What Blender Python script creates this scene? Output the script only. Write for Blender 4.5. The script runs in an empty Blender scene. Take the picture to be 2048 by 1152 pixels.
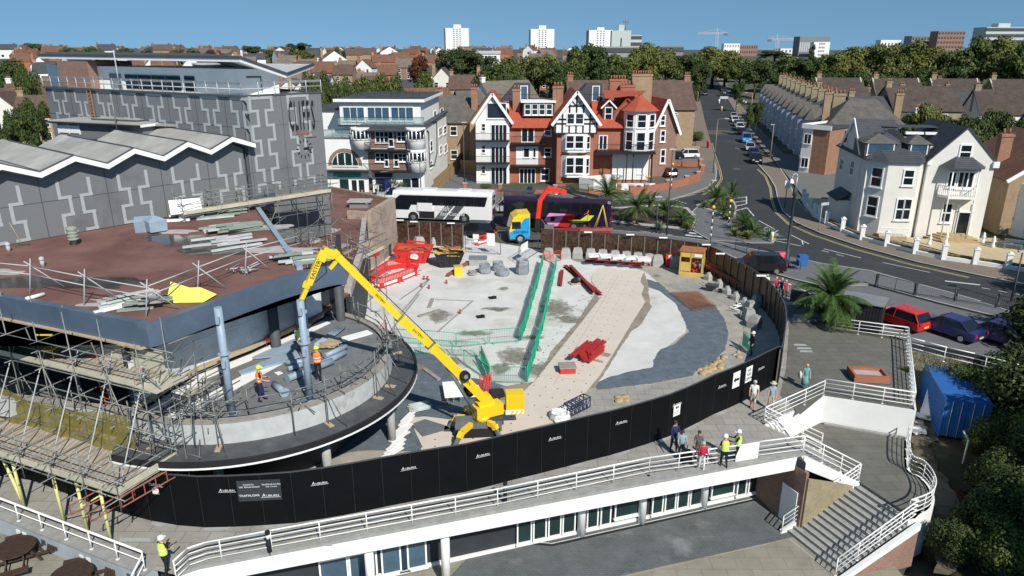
import bpy, math, random
from mathutils import Vector, Matrix, noise
R=math.radians; PI=math.pi
random.seed(7)
sc=bpy.context.scene; col=sc.collection
# ---------------------------------------------------------------- camera
F=1430.; H=19.; PIT=R(18.55); RO=R(-.1)
_f=Vector((0,math.cos(PIT),-math.sin(PIT))); _u=Vector((0,math.sin(PIT),math.cos(PIT))); _r=Vector((1,0,0))
_R=_r*math.cos(RO)-_u*math.sin(RO); _U=_r*math.sin(RO)+_u*math.cos(RO)
cd=bpy.data.cameras.new('camera'); cam=bpy.data.objects.new('camera',cd); col.objects.link(cam); sc.camera=cam
cd.sensor_width=36; cd.lens=F/2048*36; cd.clip_end=9000; cd.clip_start=.5
m3=Matrix((_R,_U,-_f)).transposed(); cam.matrix_world=Matrix.Translation((0,0,H))@m3.to_4x4()
def ray(x,y): return _f+_R*((x-1024)/F)-_U*((y-576)/F)
def G(x,y,z=0.):                      # map reading -> place on the level z
    d=ray(x,y); t=(z-H)/d.z; return Vector((d.x*t,d.y*t,z))
def gz(y):                            # the town climbs gently inland
    t=min(1,max(0,(y-150)/380)); return 11*t*t*(3-2*t)
def GT(x,y,h=0):
    d=ray(x,y); t0=20; t=20
    while t<4000:
        if H+d.z*t < gz(d.y*t)+h: break
        t*=1.01
    a=t/1.01; b=t
    for _ in range(20):
        c=(a+b)/2
        if H+d.z*c<gz(d.y*c)+h: b=c
        else: a=c
    return Vector((d.x*b,d.y*b,H+d.z*b))
def zat(x,y,A): d=ray(x,y); return H+d.z*A[1]/d.y
# ---------------------------------------------------------------- materials
MT={}
def nd(nt,t,**k):
    n=nt.nodes.new(t)
    for a,b in k.items():
        if a in n.inputs: n.inputs[a].default_value=b
        else: setattr(n,a,b)
    return n
def mat(name,c,rough=.8,nv=.12,ns=1.5,tex=None,c2=None,s=1.,metal=0,spec=.3,bump=0,alpha=None,stain=None,isl=0,mort=.012,emit=0):
    """c base colour, c2 second colour, nv noise variation, tex brick/pave/tile/stripe/speck"""
    m=bpy.data.materials.new(name); m.use_nodes=True; nt=m.node_tree; L=nt.links.new
    b=nt.nodes['Principled BSDF']; b.inputs['Roughness'].default_value=rough; b.inputs['Metallic'].default_value=metal
    b.inputs['Specular IOR Level'].default_value=spec
    tc=nd(nt,'ShaderNodeTexCoord'); co=tc.outputs['Object']
    c=(*c,1); c2=(*c2,1) if c2 else tuple(x*.75 for x in c[:3])+(1,)
    base=None
    if tex in('brick','tile'):
        sp=nd(nt,'ShaderNodeSeparateXYZ'); L(co,sp.inputs[0]); ad=nd(nt,'ShaderNodeMath'); L(sp.outputs[0],ad.inputs[0]); L(sp.outputs[1],ad.inputs[1])
        cb=nd(nt,'ShaderNodeCombineXYZ'); L(ad.outputs[0],cb.inputs[0]); L(sp.outputs[2],cb.inputs[1]); v=cb.outputs[0]
    else: v=co
    if tex in('brick','tile','pave'):
        br=nd(nt,'ShaderNodeTexBrick'); L(v,br.inputs['Vector'])
        w,h={'brick':(.24,.085),'tile':(.3,.16),'pave':(.9,.6)}[tex]
        br.inputs['Brick Width'].default_value=w*s; br.inputs['Row Height'].default_value=h*s; br.inputs['Scale'].default_value=1
        br.inputs['Mortar Size'].default_value=mort; br.inputs['Bias'].default_value=-.1
        br.inputs['Color1'].default_value=c; br.inputs['Color2'].default_value=c2
        mo={'brick':tuple(.6*x+.12 for x in c[:3]),'tile':tuple(.35*x for x in c[:3]),'pave':tuple(.68*x for x in c[:3])}[tex]
        br.inputs['Mortar'].default_value=(*mo,1); base=br.outputs['Color']
    elif tex=='stripe':
        wv=nd(nt,'ShaderNodeTexWave',Scale=s); wv.inputs['Distortion'].default_value=.6; L(v,wv.inputs['Vector'])
        mx=nd(nt,'ShaderNodeMix',data_type='RGBA'); L(wv.outputs['Fac'],mx.inputs[0]); mx.inputs[6].default_value=c; mx.inputs[7].default_value=c2; base=mx.outputs[2]
    elif tex=='speck':
        n2=nd(nt,'ShaderNodeTexNoise',Scale=s,Detail=6); L(v,n2.inputs['Vector']); rp=nd(nt,'ShaderNodeMapRange'); rp.inputs[1].default_value=.4; rp.inputs[2].default_value=.6; L(n2.outputs[0],rp.inputs[0])
        mx=nd(nt,'ShaderNodeMix',data_type='RGBA'); L(rp.outputs[0],mx.inputs[0]); mx.inputs[6].default_value=c; mx.inputs[7].default_value=c2; base=mx.outputs[2]
    if base is None:
        rg=nd(nt,'ShaderNodeRGB'); rg.outputs[0].default_value=c; base=rg.outputs[0]
    if stain:                        # (colour, scale, threshold)
        n3=nd(nt,'ShaderNodeTexNoise',Scale=stain[1],Detail=8); n3.inputs['Roughness'].default_value=.65; L(co,n3.inputs['Vector'])
        rp=nd(nt,'ShaderNodeMapRange'); rp.inputs[1].default_value=stain[2]; rp.inputs[2].default_value=stain[2]+.09; L(n3.outputs[0],rp.inputs[0])
        mx=nd(nt,'ShaderNodeMix',data_type='RGBA'); L(rp.outputs[0],mx.inputs[0]); L(base,mx.inputs[6]); mx.inputs[7].default_value=(*stain[0],1); base=mx.outputs[2]
    hv=nd(nt,'ShaderNodeHueSaturation'); L(base,hv.inputs['Color'])
    if isl:
        ge=nd(nt,'ShaderNodeNewGeometry'); mr=nd(nt,'ShaderNodeMapRange'); mr.inputs[3].default_value=1-isl; mr.inputs[4].default_value=1+isl; L(ge.outputs['Random Per Island'],mr.inputs[0]); L(mr.outputs[0],hv.inputs['Value'])
    else:
        no=nd(nt,'ShaderNodeTexNoise',Scale=ns,Detail=7); no.inputs['Roughness'].default_value=.7; L(co,no.inputs['Vector'])
        mr=nd(nt,'ShaderNodeMapRange'); mr.inputs[1].default_value=.25; mr.inputs[2].default_value=.75; mr.inputs[3].default_value=1-nv*1.6; mr.inputs[4].default_value=1+nv*1.6; L(no.outputs[0],mr.inputs[0]); L(mr.outputs[0],hv.inputs['Value'])
        if bump:
            bp=nd(nt,'ShaderNodeBump'); bp.inputs['Strength'].default_value=bump; bp.inputs['Distance'].default_value=.05; L(no.outputs[0],bp.inputs['Height']); L(bp.outputs[0],b.inputs['Normal'])
    L(hv.outputs[0],b.inputs['Base Color'])
    if alpha is not None: b.inputs['Alpha'].default_value=alpha
    if emit: b.inputs['Emission Strength'].default_value=emit; L(hv.outputs[0],b.inputs['Emission Color'])
    MT[name]=m; return name
def col_(name,c,rough=.5,**k):
    return mat(name,c,rough,nv=k.pop('nv',.06),**k)
# ---------------------------------------------------------------- meshes
class MB:
    def __init__(s): s.v=[]; s.f=[]; s.fm=[]; s.fs=[]; s.T=None
    def add(s,vs,fs,m,sm=False):
        o=len(s.v)
        if s.T is not None: vs=[s.T@Vector(v) for v in vs]
        s.v.extend([tuple(v) for v in vs])
        for f in fs: s.f.append([i+o for i in f]); s.fm.append(m); s.fs.append(sm)
        return s
    def box(s,x0,y0,z0,x1,y1,z1,m):
        return s.add([(x0,y0,z0),(x1,y0,z0),(x1,y1,z0),(x0,y1,z0),(x0,y0,z1),(x1,y0,z1),(x1,y1,z1),(x0,y1,z1)],[(0,3,2,1),(4,5,6,7),(0,1,5,4),(1,2,6,5),(2,3,7,6),(3,0,4,7)],m)
    def ob(s,c,sz,m,rz=0,rx=0,ry=0):       # oriented box about its centre
        M=Matrix.Translation(c)@Matrix.Rotation(rz,4,'Z')@Matrix.Rotation(ry,4,'Y')@Matrix.Rotation(rx,4,'X'); a,b,d=sz[0]/2,sz[1]/2,sz[2]/2
        vs=[M@Vector(q) for q in [(-a,-b,-d),(a,-b,-d),(a,b,-d),(-a,b,-d),(-a,-b,d),(a,-b,d),(a,b,d),(-a,b,d)]]
        return s.add(vs,[(0,3,2,1),(4,5,6,7),(0,1,5,4),(1,2,6,5),(2,3,7,6),(3,0,4,7)],m)
    def beam(s,p,q,w,h,m):                  # box between two points
        p=Vector(p); q=Vector(q); d=(q-p).normalized(); sd=d.cross(Vector((0,0,1)))
        if sd.length<.01: sd=Vector((1,0,0))
        sd.normalize(); up=sd.cross(d); vs=[]
        for e in(p,q):
            for a,b in((-1,-1),(1,-1),(1,1),(-1,1)): vs.append(e+sd*a*w/2+up*b*h/2)
        return s.add(vs,[(0,3,2,1),(4,5,6,7),(0,1,5,4),(1,2,6,5),(2,3,7,6),(3,0,4,7)],m)
    def tube(s,p,q,r,m,n=6,r2=None,cap=True):
        p=Vector(p); q=Vector(q); r2=r if r2 is None else r2; d=(q-p).normalized(); a=d.orthogonal().normalized(); b=d.cross(a); vs=[]
        for e,rr in((p,r),(q,r2)):
            for i in range(n): t=2*PI*i/n; vs.append(e+(a*math.cos(t)+b*math.sin(t))*rr)
        s.add(vs,[(i,(i+1)%n,n+(i+1)%n,n+i) for i in range(n)],m,n>4)
        if cap: s.f+=[[len(s.v)-2*n+i for i in range(n)][::-1],[len(s.v)-n+i for i in range(n)]]; s.fm+=[m,m]; s.fs+=[False,False]
        return s
    def path(s,pts,r,m,n=6):
        for a,b in zip(pts,pts[1:]): s.tube(a,b,r,m,n)
        return s
    def prism(s,pts,z0,z1,m,mt=None):
        n=len(pts); A=sum(pts[i][0]*pts[(i+1)%n][1]-pts[(i+1)%n][0]*pts[i][1] for i in range(n))
        if A<0: pts=list(pts)[::-1]
        vs=[(p[0],p[1],z0) for p in pts]+[(p[0],p[1],z1) for p in pts]
        s.add(vs,[(i,(i+1)%n,n+(i+1)%n,n+i) for i in range(n)]+[tuple(range(n))[::-1]],m); s.add(vs[n:],[tuple(range(n))],mt or m); return s
    def poly(s,pts,m): return s.add(pts,[tuple(range(len(pts)))],m)
    def slab(s,pts,t,m):                    # flat 3d polygon given a thickness
        pts=[Vector(p) for p in pts]; nn=(pts[1]-pts[0]).cross(pts[2]-pts[0]).normalized()*t; n=len(pts)
        return s.add(pts+[p+nn for p in pts],[tuple(range(n))[::-1],tuple(range(n,2*n))]+[(i,(i+1)%n,n+(i+1)%n,n+i) for i in range(n)],m)
    def wall(s,path,z0,h,t,m,close=False):  # ribbon with thickness along a path
        P=[Vector((p[0],p[1])) for p in path]; n=len(P); o=[]
        for i in range(n):
            a=P[i-1] if (i>0 or close) else P[i]; b=P[(i+1)%n] if (i<n-1 or close) else P[i]; d=(b-a).normalized(); o.append(Vector((-d.y,d.x))*t/2)
        vs=[]
        for p,k,q in zip(P,o,path):
            zz=z0
            vs+=[(p.x-k.x,p.y-k.y,zz),(p.x+k.x,p.y+k.y,zz),(p.x+k.x,p.y+k.y,zz+h),(p.x-k.x,p.y-k.y,zz+h)]
        fs=[]
        for i in range(n if close else n-1):
            a=4*i; b=4*((i+1)%n)
            for j in range(4): fs.append((a+j,b+j,b+(j+1)%4,a+(j+1)%4))
        if not close: fs+=[(0,1,2,3),(4*n-1,4*n-2,4*n-3,4*n-4)]
        return s.add(vs,fs,m)
    def lathe(s,c,prof,m,n=12,sx=1,sy=1,sm=True):
        vs=[]; 
        for r,z in prof:
            for i in range(n): t=2*PI*i/n; vs.append((c[0]+r*sx*math.cos(t),c[1]+r*sy*math.sin(t),c[2]+z))
        k=len(prof); return s.add(vs,[(j*n+i,j*n+(i+1)%n,(j+1)*n+(i+1)%n,(j+1)*n+i) for j in range(k-1) for i in range(n)]+[tuple(range(n))[::-1],tuple(range((k-1)*n,k*n))],m,sm)
    def ball(s,c,r,m,n=10,k=6,sx=1,sy=1,sz=1):
        return s.lathe(c,[(r*math.sin(PI*j/k)+1e-4,-r*sz*math.cos(PI*j/k)) for j in range(k+1)],m,n,sx,sy)
_cache={}
def part(name,mb,parent=None,label=None,kind=None,world=True):
    """link the collected shapes as one mesh object; world=True: shapes were given in world metres"""
    me=bpy.data.meshes.new(name); vs=mb.v
    if parent is not None and world:
        I=WM[parent.name].inverted(); vs=[tuple(I@Vector(v)) for v in vs]
    me.from_pydata(vs,[],mb.f); ms=[]
    for m in mb.fm:
        if m not in ms: ms.append(m)
    for m in ms: me.materials.append(MT[m])
    ix={m:i for i,m in enumerate(ms)}
    me.polygons.foreach_set('material_index',[ix[m] for m in mb.fm]); me.polygons.foreach_set('use_smooth',mb.fs)
    me.update()
    o=bpy.data.objects.new(name,me); col.objects.link(o)
    if parent is not None: o.parent=parent; WM[o.name]=WM[parent.name]
    else: WM[o.name]=Matrix()
    if label: o['label']=label
    if kind: o['kind']=kind
    return o
WM={}
def tag(o,label,cat,group=None):
    o['label']=label; o['category']=cat
    if group: o['group']=group
    return o
def thing(name,label,cat,loc=(0,0,0),rz=0,group=None):
    o=bpy.data.objects.new(name,None); o.empty_display_size=.3; col.objects.link(o); o.location=loc; o.rotation_euler=(0,0,rz)
    WM[o.name]=Matrix.Translation(loc)@Matrix.Rotation(rz,4,'Z'); return tag(o,label,cat,group)
def single(name,mb,label,cat,group=None,loc=None):
    """a thing that is one mesh, origin at its base"""
    c=loc or Vector((sum(v[0] for v in mb.v)/len(mb.v),sum(v[1] for v in mb.v)/len(mb.v),min(v[2] for v in mb.v)))
    mb.v=[(v[0]-c[0],v[1]-c[1],v[2]-c[2]) for v in mb.v]; o=part(name,mb); o.location=c; WM[o.name]=Matrix.Translation(c); return tag(o,label,cat,group)
def kids(o): return KD.get(o.name,[])
KD={}
def regkids():
    KD.clear()
    for o in bpy.data.objects:
        if o.parent: KD.setdefault(o.parent.name,[]).append(o)
def dup(o,loc,rz=0,label=None,group=None,sc_=None,parent=None):
    c=o.copy(); col.objects.link(c)
    if parent is None:
        c.location=loc; c.rotation_euler=(0,0,rz); WM[c.name]=Matrix.Translation(loc)@Matrix.Rotation(rz,4,'Z')
        if sc_: c.scale=sc_ if hasattr(sc_,'__len__') else (sc_,)*3
        if label: c['label']=label
        if group: c['group']=group
    else: c.parent=parent
    for k in kids(o): dup(k,None,parent=c)
    return c
def place(o,loc,rz=0,label=None,group=None,sc_=None):
    o.location=loc; o.rotation_euler=(0,0,rz)
    if label:o['label']=label
    if group:o['group']=group
    if sc_: o.scale=sc_ if hasattr(sc_,'__len__') else (sc_,)*3
    return o
class Rep:          # first use moves the prototype itself, then copies
    def __init__(s,o): s.o=o; s.n=0
    def at(s,loc,rz=0,label=None,group=None,sc_=None):
        s.n+=1
        if s.n==1:
            s.s0=sc_; regkids(); s.first=(loc,rz,sc_,label,group); return place(s.o,loc,rz,label,group,sc_)
        c=dup(s.o,loc,rz,label,group,sc_)
        if not sc_: c.scale=(1,1,1)
        return c
class Fr:           # facade frame: origin A, x to B, y into the building
    def __init__(s,A,B,z=0):
        s.A=Vector((A[0],A[1],z)); d=Vector((B[0]-A[0],B[1]-A[1],0)); s.L=d.length; s.x=d.normalized(); s.y=Vector((-s.x.y,s.x.x,0)); s.rz=math.atan2(d.y,d.x)
        s.M=Matrix.Translation(s.A)@Matrix.Rotation(s.rz,4,'Z')
    def W(s,x,y,z): return s.M@Vector((x,y,z))
    def px(s,u,v,d=0):
        r=ray(u,v); o=Vector((0,0,H))-(s.A+s.y*d); t=-o.dot(s.y)/r.dot(s.y); p=Vector((0,0,H))+r*t-s.A; return p.dot(s.x),p.z
    def rect(s,u0,v0,u1,v1,d=0):
        uc,vc=(u0+u1)/2,(v0+v1)/2; a=s.px(u0,vc,d); b=s.px(u1,vc,d); c=s.px(uc,v0,d); e=s.px(uc,v1,d); return min(a[0],b[0]),min(e[1],c[1]),max(a[0],b[0]),max(e[1],c[1])
_tx={}
def text(mb,M,st,size,m,th=.01,sx=1,shear=0,align='CENTER',off=0):
    k=(st,size,sx,shear,align)
    if k not in _tx:
        c=bpy.data.curves.new('t','FONT'); c.body=st; c.size=size; c.shear=shear; c.align_x=align; c.align_y='CENTER'; c.resolution_u=2; c.offset=off
        o=bpy.data.objects.new('t',c); col.objects.link(o); dg=bpy.context.evaluated_depsgraph_get(); me=o.evaluated_get(dg).to_mesh()
        _tx[k]=([ (v.co.x*sx,v.co.y,0) for v in me.vertices],[tuple(p.vertices) for p in me.polygons]); bpy.data.objects.remove(o); bpy.data.curves.remove(c)
    vs,fs=_tx[k]
    # text plane: local x right, local y up -> M maps (x,y,0)
    n=len(vs); mb.add([M@Vector((x,y,th)) for x,y,z in vs],fs,m); return mb
def tM(p,xdir,up=Vector((0,0,1))):   # matrix for text lying at p, x along xdir
    x=Vector(xdir).normalized(); up=Vector(up); z=x.cross(up).normalized(); y=z.cross(x)
    return Matrix.Translation(p)@Matrix((x,y,z)).transposed().to_4x4()
def window(root,fr,s0,z0,s1,z1,d=0,cols=1,rows=1,fw=.09,fm='white_paint',gm='glass',pr=.09,name='window',sill=True):
    """window with frame, bars and pane; s,z in facade metres, d = wall plane offset"""
    b=MB(); b.T=fr.M; y=d
    for a in((s0-fw,z0-fw,s0,z1+fw),(s1,z0-fw,s1+fw,z1+fw),(s0,z0-fw,s1,z0),(s0,z1,s1,z1+fw)): b.box(a[0],y-pr,a[1],a[2],y+.03,a[3],fm)
    t=fw*.45
    for i in range(1,cols): x=s0+(s1-s0)*i/cols; b.box(x-t,y-pr*.7,z0,x+t,y-.01,z1,fm)
    for j in range(1,rows): z=z0+(z1-z0)*j/rows; b.box(s0,y-pr*.6,z-t,s1,y-.008,z+t,fm)
    if sill: b.box(s0-fw*1.6,y-pr-.08,z0-fw*1.7,s1+fw*1.6,y+.02,z0-fw*1.02,fm)
    w=part(name,b,root); g=MB(); g.T=fr.M; g.box(s0,y-.03,z0,s1,y+.02,z1,gm); part('pane',g,w); return w
mat('white_paint',(.82,.82,.8),.55,nv=.05,ns=.8)
mat('white_wall',(.78,.78,.76),.85,nv=.05,ns=.5,stain=((.6,.58,.53),.7,.66))
mat('cream_render',(.7,.68,.62),.9,nv=.04,ns=.6)
mat('glass',(.012,.018,.026),.08,nv=.3,ns=.3,spec=.6)
mat('glass_blue',(.05,.1,.15),.08,nv=.3,ns=.5,spec=.7)
mat('glass_green',(.014,.034,.034),.1,nv=.3,ns=.5,spec=.6)
mat('black_trim',(.02,.02,.022),.5)
mat('dark_grey',(.07,.075,.085),.6)
mat('mid_grey',(.2,.21,.22),.7)
mat('light_grey',(.45,.46,.47),.7)
mat('steel',(.36,.38,.39),.45,metal=.6,nv=.2,ns=6)
mat('galv',(.2,.21,.195),.5,metal=.35,nv=.25,ns=3)
mat('clad_grey',(.165,.172,.178),.95,nv=.1,ns=25,stain=((.13,.135,.14),.16,.55))
mat('clad_light',(.36,.38,.385),.9,nv=.08,ns=20)
mat('roof_felt',(.36,.35,.325),.9,nv=.16,ns=.35,tex='pave',c2=(.3,.295,.275),s=6,stain=((.42,.41,.38),.25,.55))
mat('roof_red',(.155,.075,.062),.85,nv=.14,ns=.5,tex='speck',c2=(.2,.105,.088),s=.35,stain=((.1,.052,.044),.22,.6))
mat('puddle',(.045,.035,.03),.12,nv=.2,ns=1,spec=.5)
mat('dust',(.42,.38,.36),.95,nv=.15,ns=2)
mat('fascia_blue',(.085,.12,.17),.45,nv=.12,ns=.8,spec=.4,stain=((.11,.15,.2),.5,.55))
mat('dark_panel',(.035,.04,.047),.6,nv=.15,ns=.6)
mat('sheeting',(.66,.68,.7),.35,nv=.15,ns=1.2,spec=.5)
mat('sheet_clear',(.34,.37,.4),.4,nv=.2,ns=1.2,spec=.5)
mat('slab_dark',(.165,.17,.172),.85,nv=.16,ns=1.2,tex='pave',c2=(.18,.185,.187),s=1.6,stain=((.2,.2,.2),.6,.62))
mat('ledge_black',(.08,.084,.09),.6,nv=.25,ns=1.5,stain=((.11,.11,.11),1,.62))
mat('concrete',(.36,.36,.345),.9,nv=.14,ns=1.5,bump=.2)
mat('concrete_old',(.3,.3,.285),.95,nv=.16,ns=3)
mat('site_slab',(.6,.59,.56),.93,nv=.1,ns=.5,stain=((.49,.47,.42),.16,.55))
mat('stain_wet',(.2,.19,.155),.9,nv=.3,ns=2.5)
mat('stain_soft',(.23,.215,.17),.9,nv=.3,ns=2.5)
nt=MT['stain_soft'].node_tree; L=nt.links.new; tc=nd(nt,'ShaderNodeTexCoord'); mp=nd(nt,'ShaderNodeMapping'); mp.inputs['Location'].default_value=(-1,-1,0); mp.inputs['Scale'].default_value=(2,2,0); L(tc.outputs['Generated'],mp.inputs[0])
vl=nd(nt,'ShaderNodeVectorMath',operation='LENGTH'); L(mp.outputs[0],vl.inputs[0]); no=nd(nt,'ShaderNodeTexNoise',Scale=1.7,Detail=9); no.inputs['Roughness'].default_value=.75; L(tc.outputs['Object'],no.inputs['Vector'])
m1=nd(nt,'ShaderNodeMath',operation='MULTIPLY_ADD'); m1.inputs[1].default_value=2.2; L(no.outputs[0],m1.inputs[0]); m2=nd(nt,'ShaderNodeMath',operation='MULTIPLY'); m2.inputs[1].default_value=-1.1; L(vl.outputs[1],m2.inputs[0]); L(m2.outputs[0],m1.inputs[2])
mr=nd(nt,'ShaderNodeMapRange'); mr.inputs[1].default_value=.2; mr.inputs[2].default_value=.85; mr.inputs[4].default_value=.88; L(m1.outputs[0],mr.inputs[0]); L(mr.outputs[0],nt.nodes['Principled BSDF'].inputs['Alpha'])
mat('site_dirt',(.36,.33,.28),.95,nv=.16,ns=1,stain=((.26,.23,.18),.5,.6))
mat('screed_blue',(.115,.14,.165),.8,nv=.22,ns=1.6,stain=((.19,.21,.23),1.1,.6))
mat('sand',(.42,.31,.17),.95,nv=.2,ns=3)
mat('rut',(.27,.235,.185),.95,nv=.2,ns=1)
mat('trackboard',(.61,.535,.455),.85,nv=.05,ns=.5)
mat('board_hole',(.05,.04,.03),.9)
mat('pave_dark',(.135,.133,.115),.93,nv=.13,ns=.7,tex='pave',c2=(.155,.15,.13),s=1.15,mort=.015,stain=((.175,.165,.14),.25,.58))
mat('pave_slab',(.3,.285,.255),.93,nv=.13,ns=.7,tex='pave',c2=(.335,.32,.29),s=1.15,mort=.02,stain=((.25,.24,.22),.25,.6))
mat('pave_pale',(.37,.395,.385),.9,nv=.08,ns=1)
mat('pave_low',(.26,.245,.195),.93,nv=.14,ns=.8,tex='pave',c2=(.28,.265,.215),s=1.3,mort=.015,stain=((.2,.185,.15),.3,.58))
mat('block_pave',(.12,.133,.137),.8,nv=.2,ns=.8,tex='pave',c2=(.135,.148,.152),s=.22,mort=.01,stain=((.19,.2,.2),.3,.58))
mat('asphalt',(.042,.045,.049),.9,nv=.12,ns=2,stain=((.055,.058,.061),.12,.55))
mat('asphalt_pale',(.14,.145,.15),.9,nv=.1,ns=1.2)
mat('footway',(.16,.155,.145),.92,nv=.1,ns=1)
mat('footway_brown',(.2,.16,.125),.92,nv=.1,ns=1.5,tex='pave',c2=(.22,.18,.145),s=.5,mort=.01)
mat('kerb',(.4,.38,.35),.9,nv=.1,ns=3)
mat('road_white',(.62,.62,.6),.8,nv=.15,ns=3)
mat('road_yellow',(.55,.46,.2),.8,nv=.15,ns=3)
mat('drive_tan',(.5,.4,.25),.95,nv=.1,ns=1.5)
mat('upstand',(.46,.47,.46),.9,nv=.1,ns=1.5,stain=((.36,.36,.34),1,.6)); mat('dirt_path',(.13,.11,.08),.95,nv=.35,ns=1,stain=((.05,.045,.03),.5,.48))  # dirt_path: brown soil, its colour lowered to include the garden's deep shade
mat('soil',(.06,.045,.035),.95,nv=.25,ns=2)
mat('town_ground',(.1,.095,.07),.95,nv=.3,ns=.05,stain=((.05,.075,.03),.03,.5))
mat('garden',(.035,.034,.018),.95,nv=.4,ns=.5,stain=((.06,.05,.03),.4,.5))  # dark soil, darkened further to carry the deep tree shade
mat('ply_black',(.0045,.005,.006),.6,nv=.15,ns=1.5,spec=.12)
mat('ply_brown',(.05,.022,.014),.4,nv=.3,ns=2,tex='speck',c2=(.075,.045,.03),s=4,spec=.4)
mat('ply_edge',(.2,.17,.13),.9)
mat('timber',(.42,.33,.22),.9,nv=.18,ns=2)
mat('timber_grey',(.29,.27,.24),.9,nv=.2,ns=2)
mat('deck_board',(.42,.37,.3),.92,nv=.2,ns=1.2,tex='stripe',c2=(.3,.25,.2),s=1.3)
mat('toe_board',(.5,.46,.35),.92,nv=.15,ns=1.2)
mat('post_yellow',(.65,.64,.25),.7)
mat('paint_yellow',(.82,.56,.02),.35,nv=.05,spec=.5)
mat('crane_grey',(.14,.155,.17),.55)
mat('red_plastic',(.7,.03,.03),.5)
mat('red_steel',(.27,.03,.025),.6,nv=.15,ns=2)
mat('red_oxide',(.3,.1,.075),.7,nv=.15,ns=2)
mat('rust',(.36,.14,.06),.9,nv=.25,ns=3)
mat('bundle_red',(.38,.03,.03),.6,nv=.2,ns=3); mat('joint',(.022,.022,.024),.6)
mat('skip_red',(.6,.035,.03),.6,nv=.15,ns=1)
mat('skip_black',(.022,.025,.028),.6,nv=.2)
mat('green_mesh',(.02,.4,.24),.6)
mat('bag_grey',(.24,.265,.29),.75,nv=.2,ns=4)
mat('bag_white',(.7,.7,.68),.8,nv=.1)
mat('kiosk_yellow',(.62,.42,.12),.6,nv=.1)
mat('pipe_blue',(.28,.36,.44),.45,nv=.1,spec=.4)
mat('brick_red',(.38,.12,.055),.9,nv=.1,ns=1,tex='brick',c2=(.31,.1,.05))
mat('brick_brown',(.24,.13,.09),.9,nv=.12,ns=1,tex='brick',c2=(.3,.17,.12))
mat('brick_orange',(.33,.16,.085),.9,nv=.12,ns=1,tex='brick',c2=(.25,.12,.065))
mat('brick_buff',(.36,.25,.14),.9,nv=.12,ns=1,tex='brick',c2=(.28,.18,.1))
mat('brick_yellow',(.3,.25,.14),.9,nv=.15,ns=1,tex='brick',c2=(.24,.19,.11))
mat('stone_brown',(.38,.3,.24),.95,nv=.2,ns=1.2,stain=((.28,.22,.19),.7,.55))
mat('tile_orange',(.46,.095,.05),.8,nv=.1,ns=1,tex='tile',c2=(.38,.085,.045))
mat('tile_pinkred',(.46,.13,.1),.8,nv=.12,ns=1,tex='tile',c2=(.38,.1,.08))
mat('tile_brown',(.14,.09,.068),.85,nv=.2,ns=.8,tex='tile',c2=(.11,.075,.06))
mat('tile_rust',(.2,.1,.065),.85,nv=.2,ns=.8,tex='tile',c2=(.16,.085,.055))
mat('tile_grey',(.14,.13,.115),.85,nv=.2,ns=.8,tex='tile',c2=(.11,.1,.09))
mat('tile_taupe',(.2,.165,.135),.85,nv=.2,ns=.8,tex='tile',c2=(.16,.13,.105))
mat('tile_dark',(.075,.058,.05),.85,nv=.25,ns=.8,tex='tile',c2=(.095,.07,.058))
mat('slate',(.075,.08,.09),.7,nv=.15,ns=.8,tex='tile',c2=(.06,.065,.073))
mat('felt_dark',(.06,.063,.07),.85,nv=.2,ns=1)
mat('chimney_pot',(.3,.13,.08),.9)
mat('container_blue',(.03,.13,.38),.55,nv=.1)
mat('hivis_yellow',(.62,.85,.08),.6); mat('hivis_orange',(.9,.22,.04),.6)
mat('net_olive',(.26,.21,.04),.9,nv=.25,ns=1.5,alpha=.72)
mat('tarp_yellow',(.75,.72,.12),.6)
mat('rubber',(.015,.015,.016),.8)
mat('chrome',(.6,.6,.6),.25,metal=.8)
mat('fence_wood',(.4,.26,.13),.9,nv=.15,ns=2,tex='stripe',c2=(.3,.2,.1),s=3)
mat('green_dark',(.01,.07,.05),.6); mat('pipe_navy',(.02,.035,.1),.5)
mat('wall_paleblue',(.36,.4,.43),.9,nv=.1,ns=1,stain=((.3,.33,.35),.5,.58)); mat('shed_black',(.018,.018,.02),.8,nv=.2,ns=3)
mat('shop_green',(.05,.4,.3),.5); mat('shop_blue',(.02,.03,.2),.4); mat('timber_door',(.33,.13,.05),.5); mat('hedge',(.08,.09,.03),.95,nv=.4,ns=5,tex='speck',c2=(.2,.14,.08),s=5)
mat('white_shade',(.5,.54,.6),.9,nv=.06); mat('crane_pink',(.6,.42,.36),.7)  # white_shade: white walls with their bluish shade put into the colour
mat('bench_wood',(.06,.035,.025),.8,nv=.2,ns=4)
mat('vent_green',(.25,.3,.25),.8); mat('alu_strip',(.48,.53,.5),.55,nv=.15)
mat('clear_rail',(.25,.38,.38),.15,alpha=.35,spec=.6)
mat('beacon',(.85,.5,.03),.4); mat('sling',(.5,.38,.12),.8); mat('lamp_post',(.05,.06,.07),.5); mat('red_sign',(.75,.05,.12),.6); mat('sky_poster',(.4,.7,.75),.6); mat('crane_red',(.75,.04,.02),.35)
def S(name,mb): return part(name,mb,kind='structure')
def xy(pts,z=0): return [tuple(G(a,b,z)[:2]) for a,b in pts]
def cr(pts,n=6,close=False):    # smooth curve through points
    P=[Vector(p) for p in pts]; o=[]; N=len(P)
    for i in range(N if close else N-1):
        g=lambda k:P[k%N] if close else P[min(max(k,0),N-1)]
        a,b,c,d=g(i-1),g(i),g(i+1),g(i+2)
        for k in range(n):
            t=k/n; o.append(.5*((2*b)+(c-a)*t+(2*a-5*b+4*c-d)*t*t+(3*b-a-3*c+d)*t*t*t))
    if not close:o.append(P[-1])
    return o
_sh=[0]
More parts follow.
